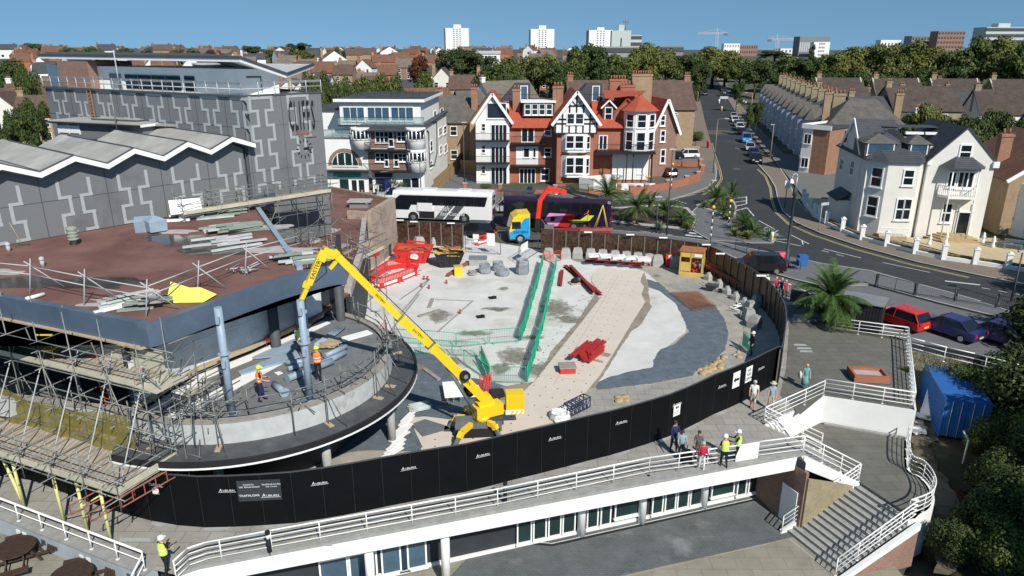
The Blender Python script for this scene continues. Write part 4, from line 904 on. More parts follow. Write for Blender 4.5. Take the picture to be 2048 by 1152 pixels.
# ================= spider crane =================
CR=thing('spider_crane','yellow tracked spider crane lifting a blue column over the curved terrace','crane',G(950,868))
B0=Vector((-.9,33.3,0)); TIP=Vector((-9.15,28.98,8.55)); bd=Vector((TIP.x-B0.x,TIP.y-B0.y,0)).normalized(); bs=Vector((-bd.y,bd.x,0)); cr_=math.atan2(bd.y,bd.x)
ctr=Vector((-1.75,32.95,0))
b=MB()
for e in(-.55,.55):
    c=ctr+Vector((0,e*.9,.28)); b.ob(c,(2.3,.34,.42),'rubber',.1)
b.ob(ctr+Vector((0,0,.55)),(2.4,1.,.5),'crane_grey',.1); b.ob(ctr+Vector((-.7,-.3,.8)),(.9,.5,.4),'crane_grey',.1); b.ob(ctr+Vector((.9,.1,.75)),(.8,.7,.35),'dark_grey',.1); part('track_base',b,CR)
for (u_,v_) in ((898,858),(905,908),(1000,880),(925,830)):
    ft=G(u_,v_,.08); b=MB(); a=ctr+(Vector((ft.x,ft.y,0))-ctr).normalized()*.7+Vector((0,0,.8)); k=a.lerp(ft,.5)+Vector((0,0,.38)); b.beam(a,k,.22,.26,'paint_yellow'); b.beam(k,ft+Vector((0,0,.15)),.16,.18,'crane_grey'); b.beam(k,k.lerp(ft,.3),.24,.28,'paint_yellow'); b.ob(ft,(.5,.5,.08),'dark_grey'); part('outrigger',b,CR)
b=MB(); b.lathe(ctr+Vector((.2,0,.8)),[(.45,0),(.45,.25)],'paint_yellow',14); b.ob(ctr+Vector((.5,.1,1.3)),(1.5,.7,.6),'paint_yellow',cr_); b.ob(ctr+Vector((.35,.1,1.75)),(.8,.5,.6),'paint_yellow',cr_,ry=.5); part('turret',b,CR)
cw=G(1018,868,0); b=MB(); c=Vector((.15,33.6,1.45)); b.ob(c,(.95,.7,1.15),'paint_yellow',.1); b.ob(c+Vector((0,-.36,-.42)),(.96,.02,.24),'white_paint',.1)
for k in range(4): b.ob(c+Vector((-.36+k*.24,-.38,-.42)),(.08,.02,.24),'paint_yellow',.1,ry=.5)
b.ob(c+Vector((-.9,-.05,-.5)),(1.2,.4,.25),'paint_yellow',.1); part('counterweight',b,CR)
secs=[(Vector((-.95,33.3,1.2)),Vector((-3.9,31.75,5.45)),.5,.46),(Vector((-3.7,31.86,5.2)),Vector((-5.2,31.06,7.1)),.42,.4),(Vector((-5.1,31.1,6.95)),Vector((-7.75,29.71,10.7)),.33,.32)]
for i,(p,q,w_,h_) in enumerate(secs):
    b=MB(); b.beam(p,q,w_,h_,'paint_yellow'); d=(q-p).normalized(); b.beam(q-d*.25,q+d*.02,w_+.08,h_+.08,'paint_yellow'); b.beam(q-d*.05,q+d*.12,w_*.9,h_*.9,'crane_grey'); part('boom_section',b,CR)
b=MB(); b.tube(Vector((-1.9,32.6,1.4)),Vector((-3.2,32.05,4.2)),.09,'crane_grey',8); b.tube(Vector((-2.5,32.3,2.9)),Vector((-3.3,32.0,4.4)),.05,'chrome',8); part('lift_cylinder',b,CR)
for (u_,v_,r_) in ((938,782,.3),(930,752,.26)):
    b=MB(); s_,z_=Fr(B0,TIP).px(u_,v_,.35 if r_<.3 else -.35); p=Fr(B0,TIP).W(s_,.35 if r_<.3 else -.35,z_); nb=Vector((bd.y,-bd.x,0)); b.tube(p-nb*.12,p+nb*.12,r_,'rubber',16); b.tube(p-nb*.13,p+nb*.13,r_*.45,'mid_grey',10); part('cable_reel',b,CR)
b=MB(); e0=Vector((-7.7,29.73,10.55)); e1=Vector((-8.12,29.52,10.7)); b.beam(e0,e1+Vector((0,0,.05)),.36,.42,'paint_yellow'); b.ob(e0.lerp(e1,.5)+Vector((0,0,.12)),(.75,.3,.24),'crane_grey',cr_); b.beam(e0+Vector((.1,0,-.3)),e1+Vector((.25,0,-.75)),.12,.14,'paint_yellow'); b.beam(e1+Vector((.1,0,.1)),e1+Vector((-.1,-.05,-.35)),.34,.36,'paint_yellow'); part('elbow',b,CR)
b=MB(); j0=Vector((-8.15,29.5,10.7)); j1=Vector((-8.75,29.18,9.35)); b.beam(j0,j1,.24,.26,'paint_yellow'); b.beam(j1,TIP,.17,.18,'paint_yellow'); b.beam(j1+Vector((-.02,0,.1)),j1+Vector((-.1,0,-.12)),.3,.3,'paint_yellow'); part('fly_jib',b,CR)
b=MB(); b.path([Vector((-8.1,29.6,10.4)),Vector((-8.0,29.5,9.8)),Vector((-8.5,29.3,9.4))],.02,'rubber',5); b.path([secs[0][0]+Vector((0,-.2,.3)),secs[0][1]+Vector((.15,-.2,.3)),secs[2][1]+Vector((.15,-.15,.25))],.02,'rubber',5); part('hose',b,CR)
b=MB(); ps=[TIP,TIP+Vector((.02,0,-.35))]; b.path([TIP,TIP+Vector((0,0,-.6))],.015,'post_yellow',5); b.ob(TIP+Vector((0,0,-.2)),(.12,.1,.2),'post_yellow'); b.path([TIP+Vector((0,0,-.6)),TIP+Vector((.15,-.05,-.6)),TIP+Vector((.05,-.1,-1.6))],.025,'red_plastic',5); part('hook_sling',b,CR)
nb=Vector((bd.y,-bd.x,0)); nb=nb if nb.y<0 else -nb
def along(p,q,t,off,h_,st,m='black_trim',rev=False):
    d=(q-p).normalized(); x=d if not rev else -d; up=nb.cross(x); up=up if up.z>0 or abs(up.z)<.01 else up; M=Matrix.Translation(p.lerp(q,t)+nb*off)@Matrix((x,up,nb)).transposed().to_4x4(); b=MB(); text(b,M,st,h_,m,th=.012); part('lettering',b,CR)
along(j0,j1,.45,.13,.26,'EASTERN',rev=True)
along(*secs[0][:2],.5,.27,.2,'EASTERN',rev=True); along(*secs[1][:2],.55,.22,.17,'EASTERN',rev=True); along(*secs[2][:2],.35,.18,.15,'EASTERN',rev=True)
# ================= site things =================
def skip(A,B,dep,h,m,label,rake=.55):
    f=Fr(A,B); t=thing('skip',label,'skip',A,f.rz); L=f.L; b=MB(); b.T=f.M
    v=[(0,0,.1),(L,0,.1),(L,dep,.1),(0,dep,.1),(-rake,-.1,h),(L+rake,-.1,h),(L+rake,dep+.1,h),(-rake,dep+.1,h)]
    v2=[(.1,.08,.2),(L-.1,.08,.2),(L-.1,dep-.08,.2),(.1,dep-.08,.2),(-rake+.12,-.0,h),(L+rake-.12,-.0,h),(L+rake-.12,dep,h),(-rake+.12,dep,h)]
    b.add(v+v2,[(0,3,2,1),(0,1,5,4),(1,2,6,5),(2,3,7,6),(3,0,4,7),(8,9,10,11),(8,12,13,9),(9,13,14,10),(10,14,15,11),(11,15,12,8),(4,5,13,12),(5,6,14,13),(6,7,15,14),(7,4,12,15)],m)
    b.T=None; part('body',b,t)
    b=MB(); b.T=f.M; b.beam((-rake,-.12,h),(L+rake,-.12,h),.1,.12,m); b.beam((-rake,dep+.12,h),(L+rake,dep+.12,h),.1,.12,m)
    for x in(.3,L/2,L-.3): b.beam((x,-.03,.15),(x+(x-L/2)*.35,-.13,h-.05),.08,.06,m)
    b.T=None; part('rim',b,t)
    for x in(.15,L-.15):
        for y in(-.12,dep+.12): b=MB(); b.T=f.M; b.tube((x,y,h*.55),(x,y+(-.12 if y<0 else .12),h*.55),.06,'dark_grey',8); b.T=None; part('lifting_lug',b,t)
    return t,f
t,f=skip(G(798,527),G(851,528),1.7,1.35,'skip_red','red builders skip with round white logo and rubble inside'); b=MB(); M=f.M@Matrix.Translation((f.L*.6,-.18,.72))@Matrix.Rotation(PI/2-.1,4,'X'); 
b.add([M@Vector((.38*math.cos(a*PI/8),.3*math.sin(a*PI/8),.0)) for a in range(16)],[tuple(range(16))],'white_paint'); text(b,M,'SKIP',.2,'skip_red',th=.02); text(b,M@Matrix.Translation((0,.2,0)),'SKIP HIRE',.09,'skip_red',th=.02); text(b,M@Matrix.Translation((.25,.48,0)),'www.skiphire.co.uk',.16,'white_paint',th=.02); part('logo',b,t)
b=MB(); b.T=f.M; b.box(-.3,.05,.95,f.L+.3,1.65,1.2,'rust'); 
for k in range(8): b.ob((random.uniform(0,f.L),random.uniform(.3,1.4),1.25),(random.uniform(.5,1.2),.2,.06),random.choice(['timber','rust','red_oxide']),random.random()*3,ry=.2)
b.T=None; single('rubble',b,'brown rubble and planks heaped in the red skip','rubble')
t,f=skip(G(881,537),G(918,535),1.9,1.35,'skip_black','black builders skip piled with brown boards',.5)
b=MB(); b.T=f.M
for k in range(14): b.ob((random.uniform(-.1,f.L),random.uniform(.1,1.7),random.uniform(1.1,1.6)),(random.uniform(.9,1.9),random.uniform(.5,1.1),.05),random.choice(['rust','timber','kiosk_yellow','timber_grey']),random.random()*.8,ry=random.uniform(-.4,.4),rx=random.uniform(-.3,.3))
b.T=None; single('scrap_boards','' or b,'brown boards and card sheets sticking out of the black skip','boards')
# red plastic barriers
def redbar(root):
    b=MB(); L=2.; b.box(0,-.02,.86,L,.02,1.,'red_plastic'); b.box(0,-.02,.1,L,.02,.5,'red_plastic'); b.box(.3,-.027,.2,L-.3,-.021,.42,'white_paint')
    n=12
    for i in range(n+1): x=L*i/n; b.box(max(0,x-.03),-.02,.5,min(L,x+.03),.02,.86,'red_plastic')
    part('slotted_panel',b,root)
    for x in(.2,L-.2): b=MB(); b.box(x-.03,-.25,0,x+.03,.25,.06,'rubber'); b.box(x-.03,-.02,.05,x+.03,.02,.12,'red_plastic'); part('foot',b,root)
rb=thing('plastic_barrier','red slotted plastic barrier forming a small pen on the concrete','barrier',group='red barriers of the pen beside the crane boom'); redbar(rb); RBp=Rep(rb)
pen=[(740,575),(763,578),(800,565),(834,551),(838,541),(812,536),(776,542),(739,566)]
pw=[G(*p) for p in pen]
for a,c in zip(pw,pw[1:]+pw[:1]):
    n=max(1,round((c-a).length/2.)); d=(c-a)/n
    for k in range(n): p=a+d*k; RBp.at(p,math.atan2(d.y,d.x),sc_=(d.length/2.,1,1))
for u,v,rz,l in((792,505,-.3,'red slotted plastic barrier leaning behind the red skip'),(815,500,-.25,'second red slotted barrier stacked behind the red skip'),(952,492,.75,'red slotted plastic barrier standing at the mesh gate')): RBp.at(G(u,v),rz,l)
# green mesh pedestrian barriers
def greenbar(root,solid):
    L=2.3; b=MB(); b.path([(0.05,0,.15),(.05,0,1.1),(L-.05,0,1.1),(L-.05,0,.15),(.05,0,.15)],.022,'green_mesh',5)
    for x in(.3,L-.3): b.tube((x,-.3,.02),(x,.3,.02),.02,'green_mesh',5); b.tube((x,0,.02),(x,0,.2),.02,'green_mesh',5)
    part('frame',b,root); b=MB()
    for i in range(1,18): x=.05+(L-.1)*i/18; b.tube((x,0,.15),(x,0,1.1),.007,'green_mesh',3,cap=False)
    part('bars',b,root)
    if solid: b=MB(); b.box(.06,-.012,.2,L-.06,-.004,1.0,'green_net'); part('net',b,root)
mat('green_net',(.02,.42,.26),.7,nv=.2,ns=6,alpha=.62)
g1=thing('mesh_barrier','green metal pedestrian barrier with netting beside the trackway','barrier',group='netted green barriers lining the walkway'); greenbar(g1,True); G1=Rep(g1)
g2=thing('mesh_barrier','open green metal pedestrian barrier on the pale slab','barrier',group='open green barriers across the slab'); greenbar(g2,False); G2=Rep(g2)
def barline(rep,pts):
    W=[G(*p) for p in pts]
    for a,c in zip(W,W[1:]):
        n=max(1,round((c-a).length/2.3)); d=(c-a)/n
        for k in range(n): rep.at(a+d*k,math.atan2(d.y,d.x)+random.uniform(-.03,.03),sc_=(d.length/2.3,1,1))
barline(G1,[(1086,530),(1073,580),(1058,635),(1043,685)]); barline(G1,[(1113,530),(1105,570),(1094,620),(1078,690),(1055,768)])
barline(G2,[(787,688),(848,691),(912,697),(978,690),(1040,685)]); barline(G2,[(790,702),(840,709),(905,713),(960,716)]); barline(G2,[(960,734),(980,766)]); barline(G1,[(962,722),(981,764)]); barline(G2,[(981,767),(1053,767)]); barline(G2,[(927,731),(981,767)]); barline(G1,[(1484,693),(1497,706)])
def orangebar(u0,v0,u1,v1):
    A,B=G(u0,v0),G(u1,v1); f=Fr(A,B); b=MB(); b.T=f.M; b.path([(0,0,.1),(0,0,1.05),(f.L,0,1.05),(f.L,0,.1),(0,0,.1)],.022,'red_plastic',5)
    for i in range(1,14): b.tube((f.L*i/14,0,.1),(f.L*i/14,0,1.05),.009,'red_plastic',3)
    b.T=None; return b
for a,l in (((1086,520,1100,525),'red wire barrier closing the left mouth of the green walkway'),((1100,526,1122,522),'red wire barrier between the two green walkways'),((756,690,773,668),'tall red wire frame at the edge of the curved terrace')): single('wire_barrier',orangebar(*a),l,'barrier')
# steel bundles, beams, boards
def beams(name,label,items,m,cat='steel beams',ib=True):
    b=MB()
    for p,q,w_,z in items:
        p,q=Vector((p[0],p[1],z)),Vector((q[0],q[1],z))
        if ib: b.beam(p,q,w_*.2,.2,m); b.beam(p+Vector((0,0,.1)),q+Vector((0,0,.1)),w_,.025,m); b.beam(p-Vector((0,0,.1)),q-Vector((0,0,.1)),w_,.025,m)
        else: b.beam(p,q,w_,.14,m)
    return single(name,b,label,cat)
def gl(u0,v0,u1,v1,w_=.22,z=.2): return (G(u0,v0),G(u1,v1),w_,z)
beams('steel_beam','long dark red steel beam lying across the slab by the trackway',[gl(1130,535,1200,592,.35,.15)],'red_steel'); beams('steel_beam','second dark red steel beam crossing the first beside the pallet',[gl(1140,540,1188,592,.3,.38)],'red_steel'); beams('steel_beam','short dark red steel beam next to the pallet of straps',[gl(1120,574,1124,545,.3,.15)],'red_steel')
beams('beam_stack','flat stack of long red oxide beams along the back hoarding',[gl(1170,524,1300,532,.3,.15),gl(1172,520,1298,528,.3,.15),gl(1180,519,1290,526,.3,.37)],'red_steel')
beams('beam_stack','long rust coloured beams on white blocks along the right hoarding',[gl(1412,548,1480,585,.25,.75),gl(1418,545,1488,583,.25,.75),gl(1424,542,1492,580,.25,.75),gl(1415,546,1470,575,.25,.98)],'red_oxide')
b=MB(); c=G(1180,712); mx=Matrix.Translation(c)@Matrix.Rotation(R(60),4,'Z'); b.T=mx
for k in range(18): b.ob((random.uniform(-.5,.5),-.6+.07*k,.28+.15*(k%3)),(random.uniform(1.8,2.9),.12,.14),'bundle_red',random.uniform(-.05,.05))
for k in(-.7,.3,.6): b.ob((k,0,.12),(.1,2.4,.1),'timber_grey')
b.T=None; single('steel_bundle',b,'bright red steel sections strapped on timbers on the trackway','steel beams')
b=MB(); c=G(1134,745); b.ob(c+Vector((0,0,.22)),(.95,.75,.42),'skip_red',.1); b.ob(c+Vector((0,0,.47)),(1.05,.85,.1),'timber_grey',.1); single('toolbox',b,'low red box with a grey lid on the trackway','box')
b=MB(); c=G(1150,568); b.ob(c+Vector((0,0,.08)),(1.,.9,.14),'timber',.3); b.ball(c+Vector((0,0,.3)),.38,'rubber',8,5,sz=.6); b.ball(c+Vector((.3,.1,.35)),.25,'dark_grey',7,4); single('pallet',b,'wooden pallet heaped with black straps beside red beams','pallet')
# rebar mesh
b=MB(); q=[G(1340,585,.16),G(1395,583,.16),G(1432,612,.16),G(1385,620,.16)]; 
for i in range(17): t=i/16; b.tube(q[0].lerp(q[1],t),q[3].lerp(q[2],t),.014,'rust',4); b.tube(q[0].lerp(q[3],t),q[1].lerp(q[2],t),.014,'rust',4)
for i in range(17): t=i/16; b.tube(q[0].lerp(q[1],t)+Vector((0,0,.05)),q[3].lerp(q[2],t)+Vector((.1,0,.05)),.012,'rust',4)
single('rebar_mesh',b,'square sheets of rusty reinforcing mesh lying on blue screed','steel mesh')
# bulk bags
def bag(u,v,r_,h,m,label,grp=None):
    b=MB(); c=G(u,v); n=14; pr=[(r_*.85,0),(r_*.98,h*.2),(r_*1.0,h*.5),(r_*.93,h*.75),(r_*.9,h),(r_*.8,h*.98),(r_*.6,h*.82),(r_*.1,h*.86)]; n=9
    b.lathe(c,pr,m,n,sm=False); b.v=[(x+random.uniform(-.08,.08),y+random.uniform(-.08,.08),z+random.uniform(-.07,.07)*(z>.05)) for x,y,z in b.v]
    for a in(.7,2.3,3.9,5.5): b.path([c+Vector((r_*.8*math.cos(a),r_*.8*math.sin(a),h*.85)),c+Vector((r_*.9*math.cos(a+.3),r_*.9*math.sin(a+.3),h*1.12)),c+Vector((r_*.7*math.cos(a+.6),r_*.7*math.sin(a+.6),h*.9))],.025,m,4)
    single('bulk_bag',b,label,'bag',grp)
bag(1044,548,.62,1.3,'bag_grey','tall grey woven bulk bag standing alone nearest the mesh gate'); bag(969,546,.55,.8,'bag_grey','slumped grey bulk bag nearest the yellow bin'); bag(996,541,.55,.8,'bag_grey','grey bulk bag in the middle of the slumped row'); bag(1006,551,.6,.55,'bag_grey','flattest grey bulk bag of the slumped row'); bag(945,550,.4,.35,'timber_grey','low beige sack lying beside the slumped bags'); bag(1120,840,.55,.5,'bag_white','white sack pile against the inside of the black hoarding')
b=MB(); c=G(917,551); b.ob(c+Vector((0,0,.45)),(.75,.6,.8),'paint_yellow',.2); b.ob(c+Vector((0,0,.87)),(.8,.65,.06),'kiosk_yellow',.2); single('grit_bin',b,'small yellow bin among scrap by the black skip','bin')
beams('timber_plank','rust red plank leaning beside the yellow bin',[(G(895,555),G(935,530),.3,.25)],'red_oxide','plank',False)
b=MB(); c=G(956,530); b.ob(c+Vector((0,0,.35)),(1.6,.9,.7),'concrete',.0); b.ob(c+Vector((0,0,.73)),(1.7,1.,.06),'steel',0,rx=.06); single('water_tank',b,'grey slab topped crate between the black skip and the bags','crate')
# concrete blocks
def block(u,v,w_,d_,h,label,rz=0,m='concrete',grp=None):
    b=MB(); c=G(u,v); b.T=Matrix.Translation(c)@Matrix.Rotation(rz,4,'Z'); k=.12
    b.prism([(-w_/2,-d_/2),(w_/2,-d_/2),(w_/2,d_/2),(-w_/2,d_/2)],0,h*.55,m); b.add([(-w_/2,-d_/2,h*.55),(w_/2,-d_/2,h*.55),(w_/2,d_/2,h*.55),(-w_/2,d_/2,h*.55),(-w_/2+k,-d_/2+k,h),(w_/2-k,-d_/2+k,h),(w_/2-k,d_/2-k,h),(-w_/2+k,d_/2-k,h)],[(0,1,5,4),(1,2,6,5),(2,3,7,6),(3,0,4,7),(4,5,6,7)],m); b.box(-.2,-.06,h,.2,.06,h+.07,'concrete_old'); b.T=None
    single('concrete_block',b,label,'block',grp)
for u,v in((1097,518),(1131,518),(1155,517),(1181,519),(1205,521),(1229,523),(1252,525),(1275,527),(1297,530),(1315,532),(1350,535)): block(u,v,.95,.6,1.05,'pale concrete barrier block standing against the back hoarding',random.uniform(-.1,.1),grp='concrete blocks along the back hoarding')
for u,v in((1190,512),(1213,514),(1237,516),(1262,518),(1286,520)): 
    b=MB(); c=G(u,v,1.0); b.ob(c+Vector((0,0,.1)),(1.2,.8,.14),'bag_white',.1,rx=.1); b.v=[(x+random.uniform(-.06,.06),y,z+random.uniform(-.05,.05)) for x,y,z in b.v]; single('sheet_bundle',b,'crumpled white sheeting draped over the concrete blocks','sheeting','white sheets over the blocks')
for i,(u,v) in enumerate(((1416,560),(1437,574),(1453,588),(1470,600),(1487,612))): block(u,v,.5,.5,.62,'small white concrete block propping the long rusty beams',.6,'concrete','white blocks under the long beams')
for u,v,r_ in((862,478,.5),(882,470,.5),(900,472,.5),(872,490,.4),(915,482,.5),(840,490,.4),(925,490,.45)): block(u,v,1.1,.7,.9,'broken pale concrete block in the heap behind the skips',r_+random.random(),'concrete',grp='concrete blocks heaped behind the skips')
for u,v in((1497,640),(1508,655),(1500,625),(1515,612)): block(u,v,.8,.8,.9,'grey concrete block in the shadow of the right hoarding',random.random(),'concrete_old',grp='grey blocks in the hoarding shadow')
b=MB(); 
for k in range(9): c=G(1470+random.uniform(-8,25),625+random.uniform(-12,12)); b.ob(c+Vector((0,0,.35)),(.7,.06,.06),'white_paint',random.random()*3,ry=random.uniform(-.6,.6))
single('scrap_heap',b,'tangle of white frames piled beside the grey blocks','scrap')
# yellow kiosk
A,B=G(1357,551),G(1403,556); f=Fr(A,B); t=thing('kiosk','yellow metal storage cage with glazed panels beside the drum','kiosk',A,f.rz); b=MB(); b.T=f.M; L=f.L; D=1.6
b.box(.0,0,.1,L*.0+.08,D,2.25,'kiosk_yellow'); b.box(L-.08,.0,.1,L,D,2.25,'kiosk_yellow'); b.box(.08,D-.05,.1,L-.08,D,2.25,'kiosk_yellow'); b.box(0,0,0,L,D,.12,'kiosk_yellow'); b.box(0,-.02,.12,L,.05,.4,'kiosk_yellow')
for x in(0,L*.45,L-.1): b.box(x,-.02,.4,x+.1,.06,2.2,'kiosk_yellow')
b.box(0,-.02,1.75,L,.05,2.2,'kiosk_yellow'); b.box(.1,-.03,.5,L*.45,.0,1.3,'kiosk_yellow'); b.T=None; part('cage_frame',b,t); b=MB(); b.T=f.M; b.box(-.08,-.08,2.22,L+.08,D+.08,2.32,'rust'); b.T=None; part('roof',b,t)
b=MB(); b.T=f.M; b.box(L*.62,-.06,1.85,L*.95,-.025,2.1,'white_paint'); b.T=None; part('notice',b,t)
b=MB(); b.T=f.M
for k in range(22): b.ob((random.uniform(L*.5,L-.2),random.uniform(.15,.9),random.uniform(.2,1.3)),(random.uniform(.2,.6),.1,.1),random.choice(['white_paint','red_plastic','timber','bag_grey']),random.random()*3,ry=random.random()*2)
b.T=None; single('stored_clutter',b,'white and red odds and ends heaped inside the yellow cage','clutter')
b=MB(); c=G(1410,540)+UP0*.85
b.tube(c+Vector((-.35,0,0)),c+Vector((.35,0,0)),.78,'mid_grey',20)
for k in range(3):
    for i in range(20): a,a2=2*PI*i/20,2*PI*(i+1)/20; x=-.28+.28*k; b.tube(c+Vector((x,.78*math.cos(a),.8*math.sin(a))),c+Vector((x,.78*math.cos(a2),.8*math.sin(a2))),.07,'mid_grey' if k%2 else 'concrete',6)
single('drum',b,'grey ribbed drum standing on edge behind the yellow cage','drum')
b=MB(); c=G(1338,534); b.ob(c+Vector((0,0,.7)),(.7,.3,1.),'red_plastic'); b.ob(c+Vector((0,-.17,1.)),(.3,.02,.35),'white_paint'); b.tube(c+Vector((-.2,0,0)),c+Vector((-.2,0,.3)),.12,'red_plastic'); b.tube(c+Vector((.2,0,0)),c+Vector((.2,0,.3)),.12,'red_plastic'); single('fire_point',b,'red fire point stand with extinguishers at the back hoarding','fire point')
# wheelbarrow maker
def barrow(c,rz,m,label,load=None):
    t=thing('wheelbarrow',label,'wheelbarrow',c,rz); b=MB(); M=Matrix.Translation(c)@Matrix.Rotation(rz,4,'Z'); b.T=M
    b.add([(-.35,-.22,.3),(.35,-.22,.3),(.35,.22,.3),(-.35,.22,.3),(-.45,-.35,.62),(.55,-.35,.62),(.55,.35,.62),(-.45,.35,.62)],[(0,1,2,3),(0,1,5,4),(1,2,6,5),(2,3,7,6),(3,0,4,7)],m)
    if load: b.ball((.05,0,.55),.35,load,8,5,sz=.6)
    b.T=None; part('tray',b,t); b=MB(); b.T=M
    for e in(-.22,.22): b.path([(.75,e*.3,.2),(.0,e,.28),(-1.,e*1.2,.62)],.02,'dark_grey',5); b.tube((-.3,e,.3),(-.3,e,0),.02,'dark_grey',5)
    b.T=None; part('frame',b,t); b=MB(); b.T=M; b.tube((.75,-.05,.2),(.75,.05,.2),.2,'rubber',12); b.T=None; part('wheel',b,t)
barrow(G(538,690,4),2.2,'skip_red','orange wheelbarrow loaded with rubble on the terrace by the dark column','timber'); barrow(G(1422,583),-.6,'dark_grey','black wheelbarrow beside the yellow cage')
b=MB(); c=G(777,512); b.ob(c+Vector((0,0,.6)),(.6,.55,.95),'green_dark',.2); b.ob(c+Vector((0,0,1.1)),(.66,.62,.08),'green_dark',.2,rx=.1); b.tube(c+Vector((.3,.2,.14)),c+Vector((.38,.2,.14)),.14,'paint_yellow',10) if 0 else None; b.tube(c+Vector((.28,.2,.15)),c+Vector((.36,.22,.15)),.15,'kiosk_yellow',10); single('wheelie_bin',b,'dark green wheeled bin beside the stone end wall','bin')
b=MB(); c=G(700,512,3.0); b.tube(c,c+Vector((2.2,.6,.25)),.38,'red_plastic',14); b.tube(c+Vector((.5,.13,.06)),c+Vector((.6,.16,.07)),.42,'rust',14); b.tube(c+Vector((1.9,.5,.2)),c+Vector((2.3,.62,.26)),.26,'red_plastic',12); b.box(c.x-.1,c.y+.1,0,c.x,c.y+.2,2.8,'galv'); b.box(c.x+1.9,c.y+.6,0,c.x+2,c.y+.7,2.9,'galv'); single('site_heater',b,'red cylindrical heater on legs below the low wing scaffold','heater')
# drums on slab etc
for u,v,l in((985,597,'small black rubber mat alone in the middle of the slab'),(961,635,'small black rubber mat nearer the green barriers')):
    b=MB(); c=G(u,v); b.ob(c+Vector((0,0,.07)),(.6,.45,.06),'rubber',.3,rx=.1); b.ob(c+Vector((.1,.1,.12)),(.35,.35,.05),'rubber',1.,rx=-.1); single('rubber_mat',b,l,'mat')
for u,v in((855,560),(843,575),(858,578),(920,628),(893,568),(848,560)): 
    b=MB(); c=G(u,v); b.tube(c,c+Vector((0,0,.3)),.09,'red_oxide',8); b.ob(c+Vector((0,0,.33)),(.16,.16,.05),'red_plastic'); single('marker_stub',b,'short red pipe stub marking the slab kerb','marker',group='red pipe stubs on the slab')
for (a,c,l) in (((837,635),(880,622),'grey plank lying on the slab behind the crane boom'),((848,740),(878,762),'dark plank on the ground left of the crane'),((1072,690),(1080,704),'short brown board near the green walkway'),((865,600),(858,617),'pair of pale boards on the slab near the kerb line')): beams('timber_plank',l,[(G(*a),G(*c),.25,.08)],'timber_grey','plank',False)
# trench sheets, props and frames near the crane
def bundle(name,label,cat,u0,v0,u1,v1,n,w_,m,z=.15,r_=.03,layers=1):
    A,B=G(u0,v0,z),G(u1,v1,z); d=(B-A).normalized(); s_=Vector((-d.y,d.x,0)); b=MB()
    for l in range(layers):
        for k in range(n): o=s_*(k-(n-1)/2)*w_/n; j=d*random.uniform(-.15,.15); b.tube(A+o+j+Vector((0,0,l*r_*2)),B+o+j+Vector((0,0,l*r_*2)),r_,m,6)
    return single(name,b,label,cat)
b=MB()
for k in range(9): c=G(912,792,.3)+Vector((0,0,.05*k)); 
A=G(890,808,.1); B=G(928,805,.1); f=Fr(A,B); b.T=f.M
for k in range(10): b.box(0,.02+.2*k,.45+.02*(k%2),1.05,.1+.2*k,.55,'white_paint')
for x in(.15,.5,.9): b.box(x-.04,0,.36,x+.04,2.,.43,'mid_grey'); b.box(x-.03,.1,0,x+.03,.16,.36,'mid_grey'); b.box(x-.03,1.8,0,x+.03,1.86,.36,'mid_grey')
b.T=None; single('frame_rack',b,'rack of white steel rungs between crane and slab','rack')
b=MB(); A=G(932,800,.1); f=Fr(A,A+Vector((1,.1,0))); b.T=f.M
for k in range(7): b.box(0,.02+.22*k,.25,.9,.08+.22*k,.33,'white_paint')
for x in(.1,.8): b.box(x-.03,0,.1,x+.03,1.5,.24,'red_plastic')
b.T=None; single('frame_rack',b,'lower rack of white rungs on red rails beside the crane boom','rack')
for k in range(1): 
    b=MB()
    for i in range(9): c=G(960+i*2.2,800-i*.5); b.tube(c,c+Vector((random.uniform(-.15,.15),.6,1.1+random.random()*.3)),.025,'red_plastic',5)
    single('prop_bundle',b,'bundle of red steel props standing behind the crane boom','props')
b=MB(); A=G(985,800,.05); b.slab([A,G(1010,792,.05),G(1004,776,.55),G(978,778,.55)],.1,'rubber'); single('black_panel',b,'black rectangular panel lying behind the crane','panel')
b=MB(); A=G(822,905,.1); b.slab([G(822,848,.12),G(850,838,.12),G(905,855,.12),G(845,872,.12)],.06,'crane_grey'); single('ground_plate',b,'dark square steel plate under the far crane outrigger','plate')
bundle('tube_bundle','pile of short silvery scaffold tubes near the curved terrace','tubes',820,818,858,810,12,.9,'alu_strip',.12,.03,2)
b=MB(); A=G(1140,840,.1); f=Fr(G(1141,838),G(1180,818)); b.T=f.M
for z in(.15,.75):
    for y in(0,.5): b.tube((0,y,z),(f.L,y,z),.035,'pipe_navy',5)
for i in range(6): 
    x=f.L*i/5; b.tube((x,0,.15),(x,0,.75),.03,'pipe_navy',5); b.tube((x,.5,.15),(x,.5,.75),.03,'pipe_navy',5); b.tube((x,0,.75),(x,.5,.75),.03,'pipe_navy',5)
    if i<5: b.tube((x,0,.15),(x+f.L/5,0,.75),.02,'pipe_navy',4)
b.T=None; single('truss_section',b,'navy lattice truss section lying behind the black hoarding','truss')
b=MB()
for k in range(10):
    p=G(785+k*3.5,905-k*8.,.1+.02*(k%3)); b.ob(p,(1.3,.3,.06),'white_paint',1.1+random.uniform(-.2,.2))
single('board_stack',b,'curved stack of white insulation boards between terrace and plywood','boards')
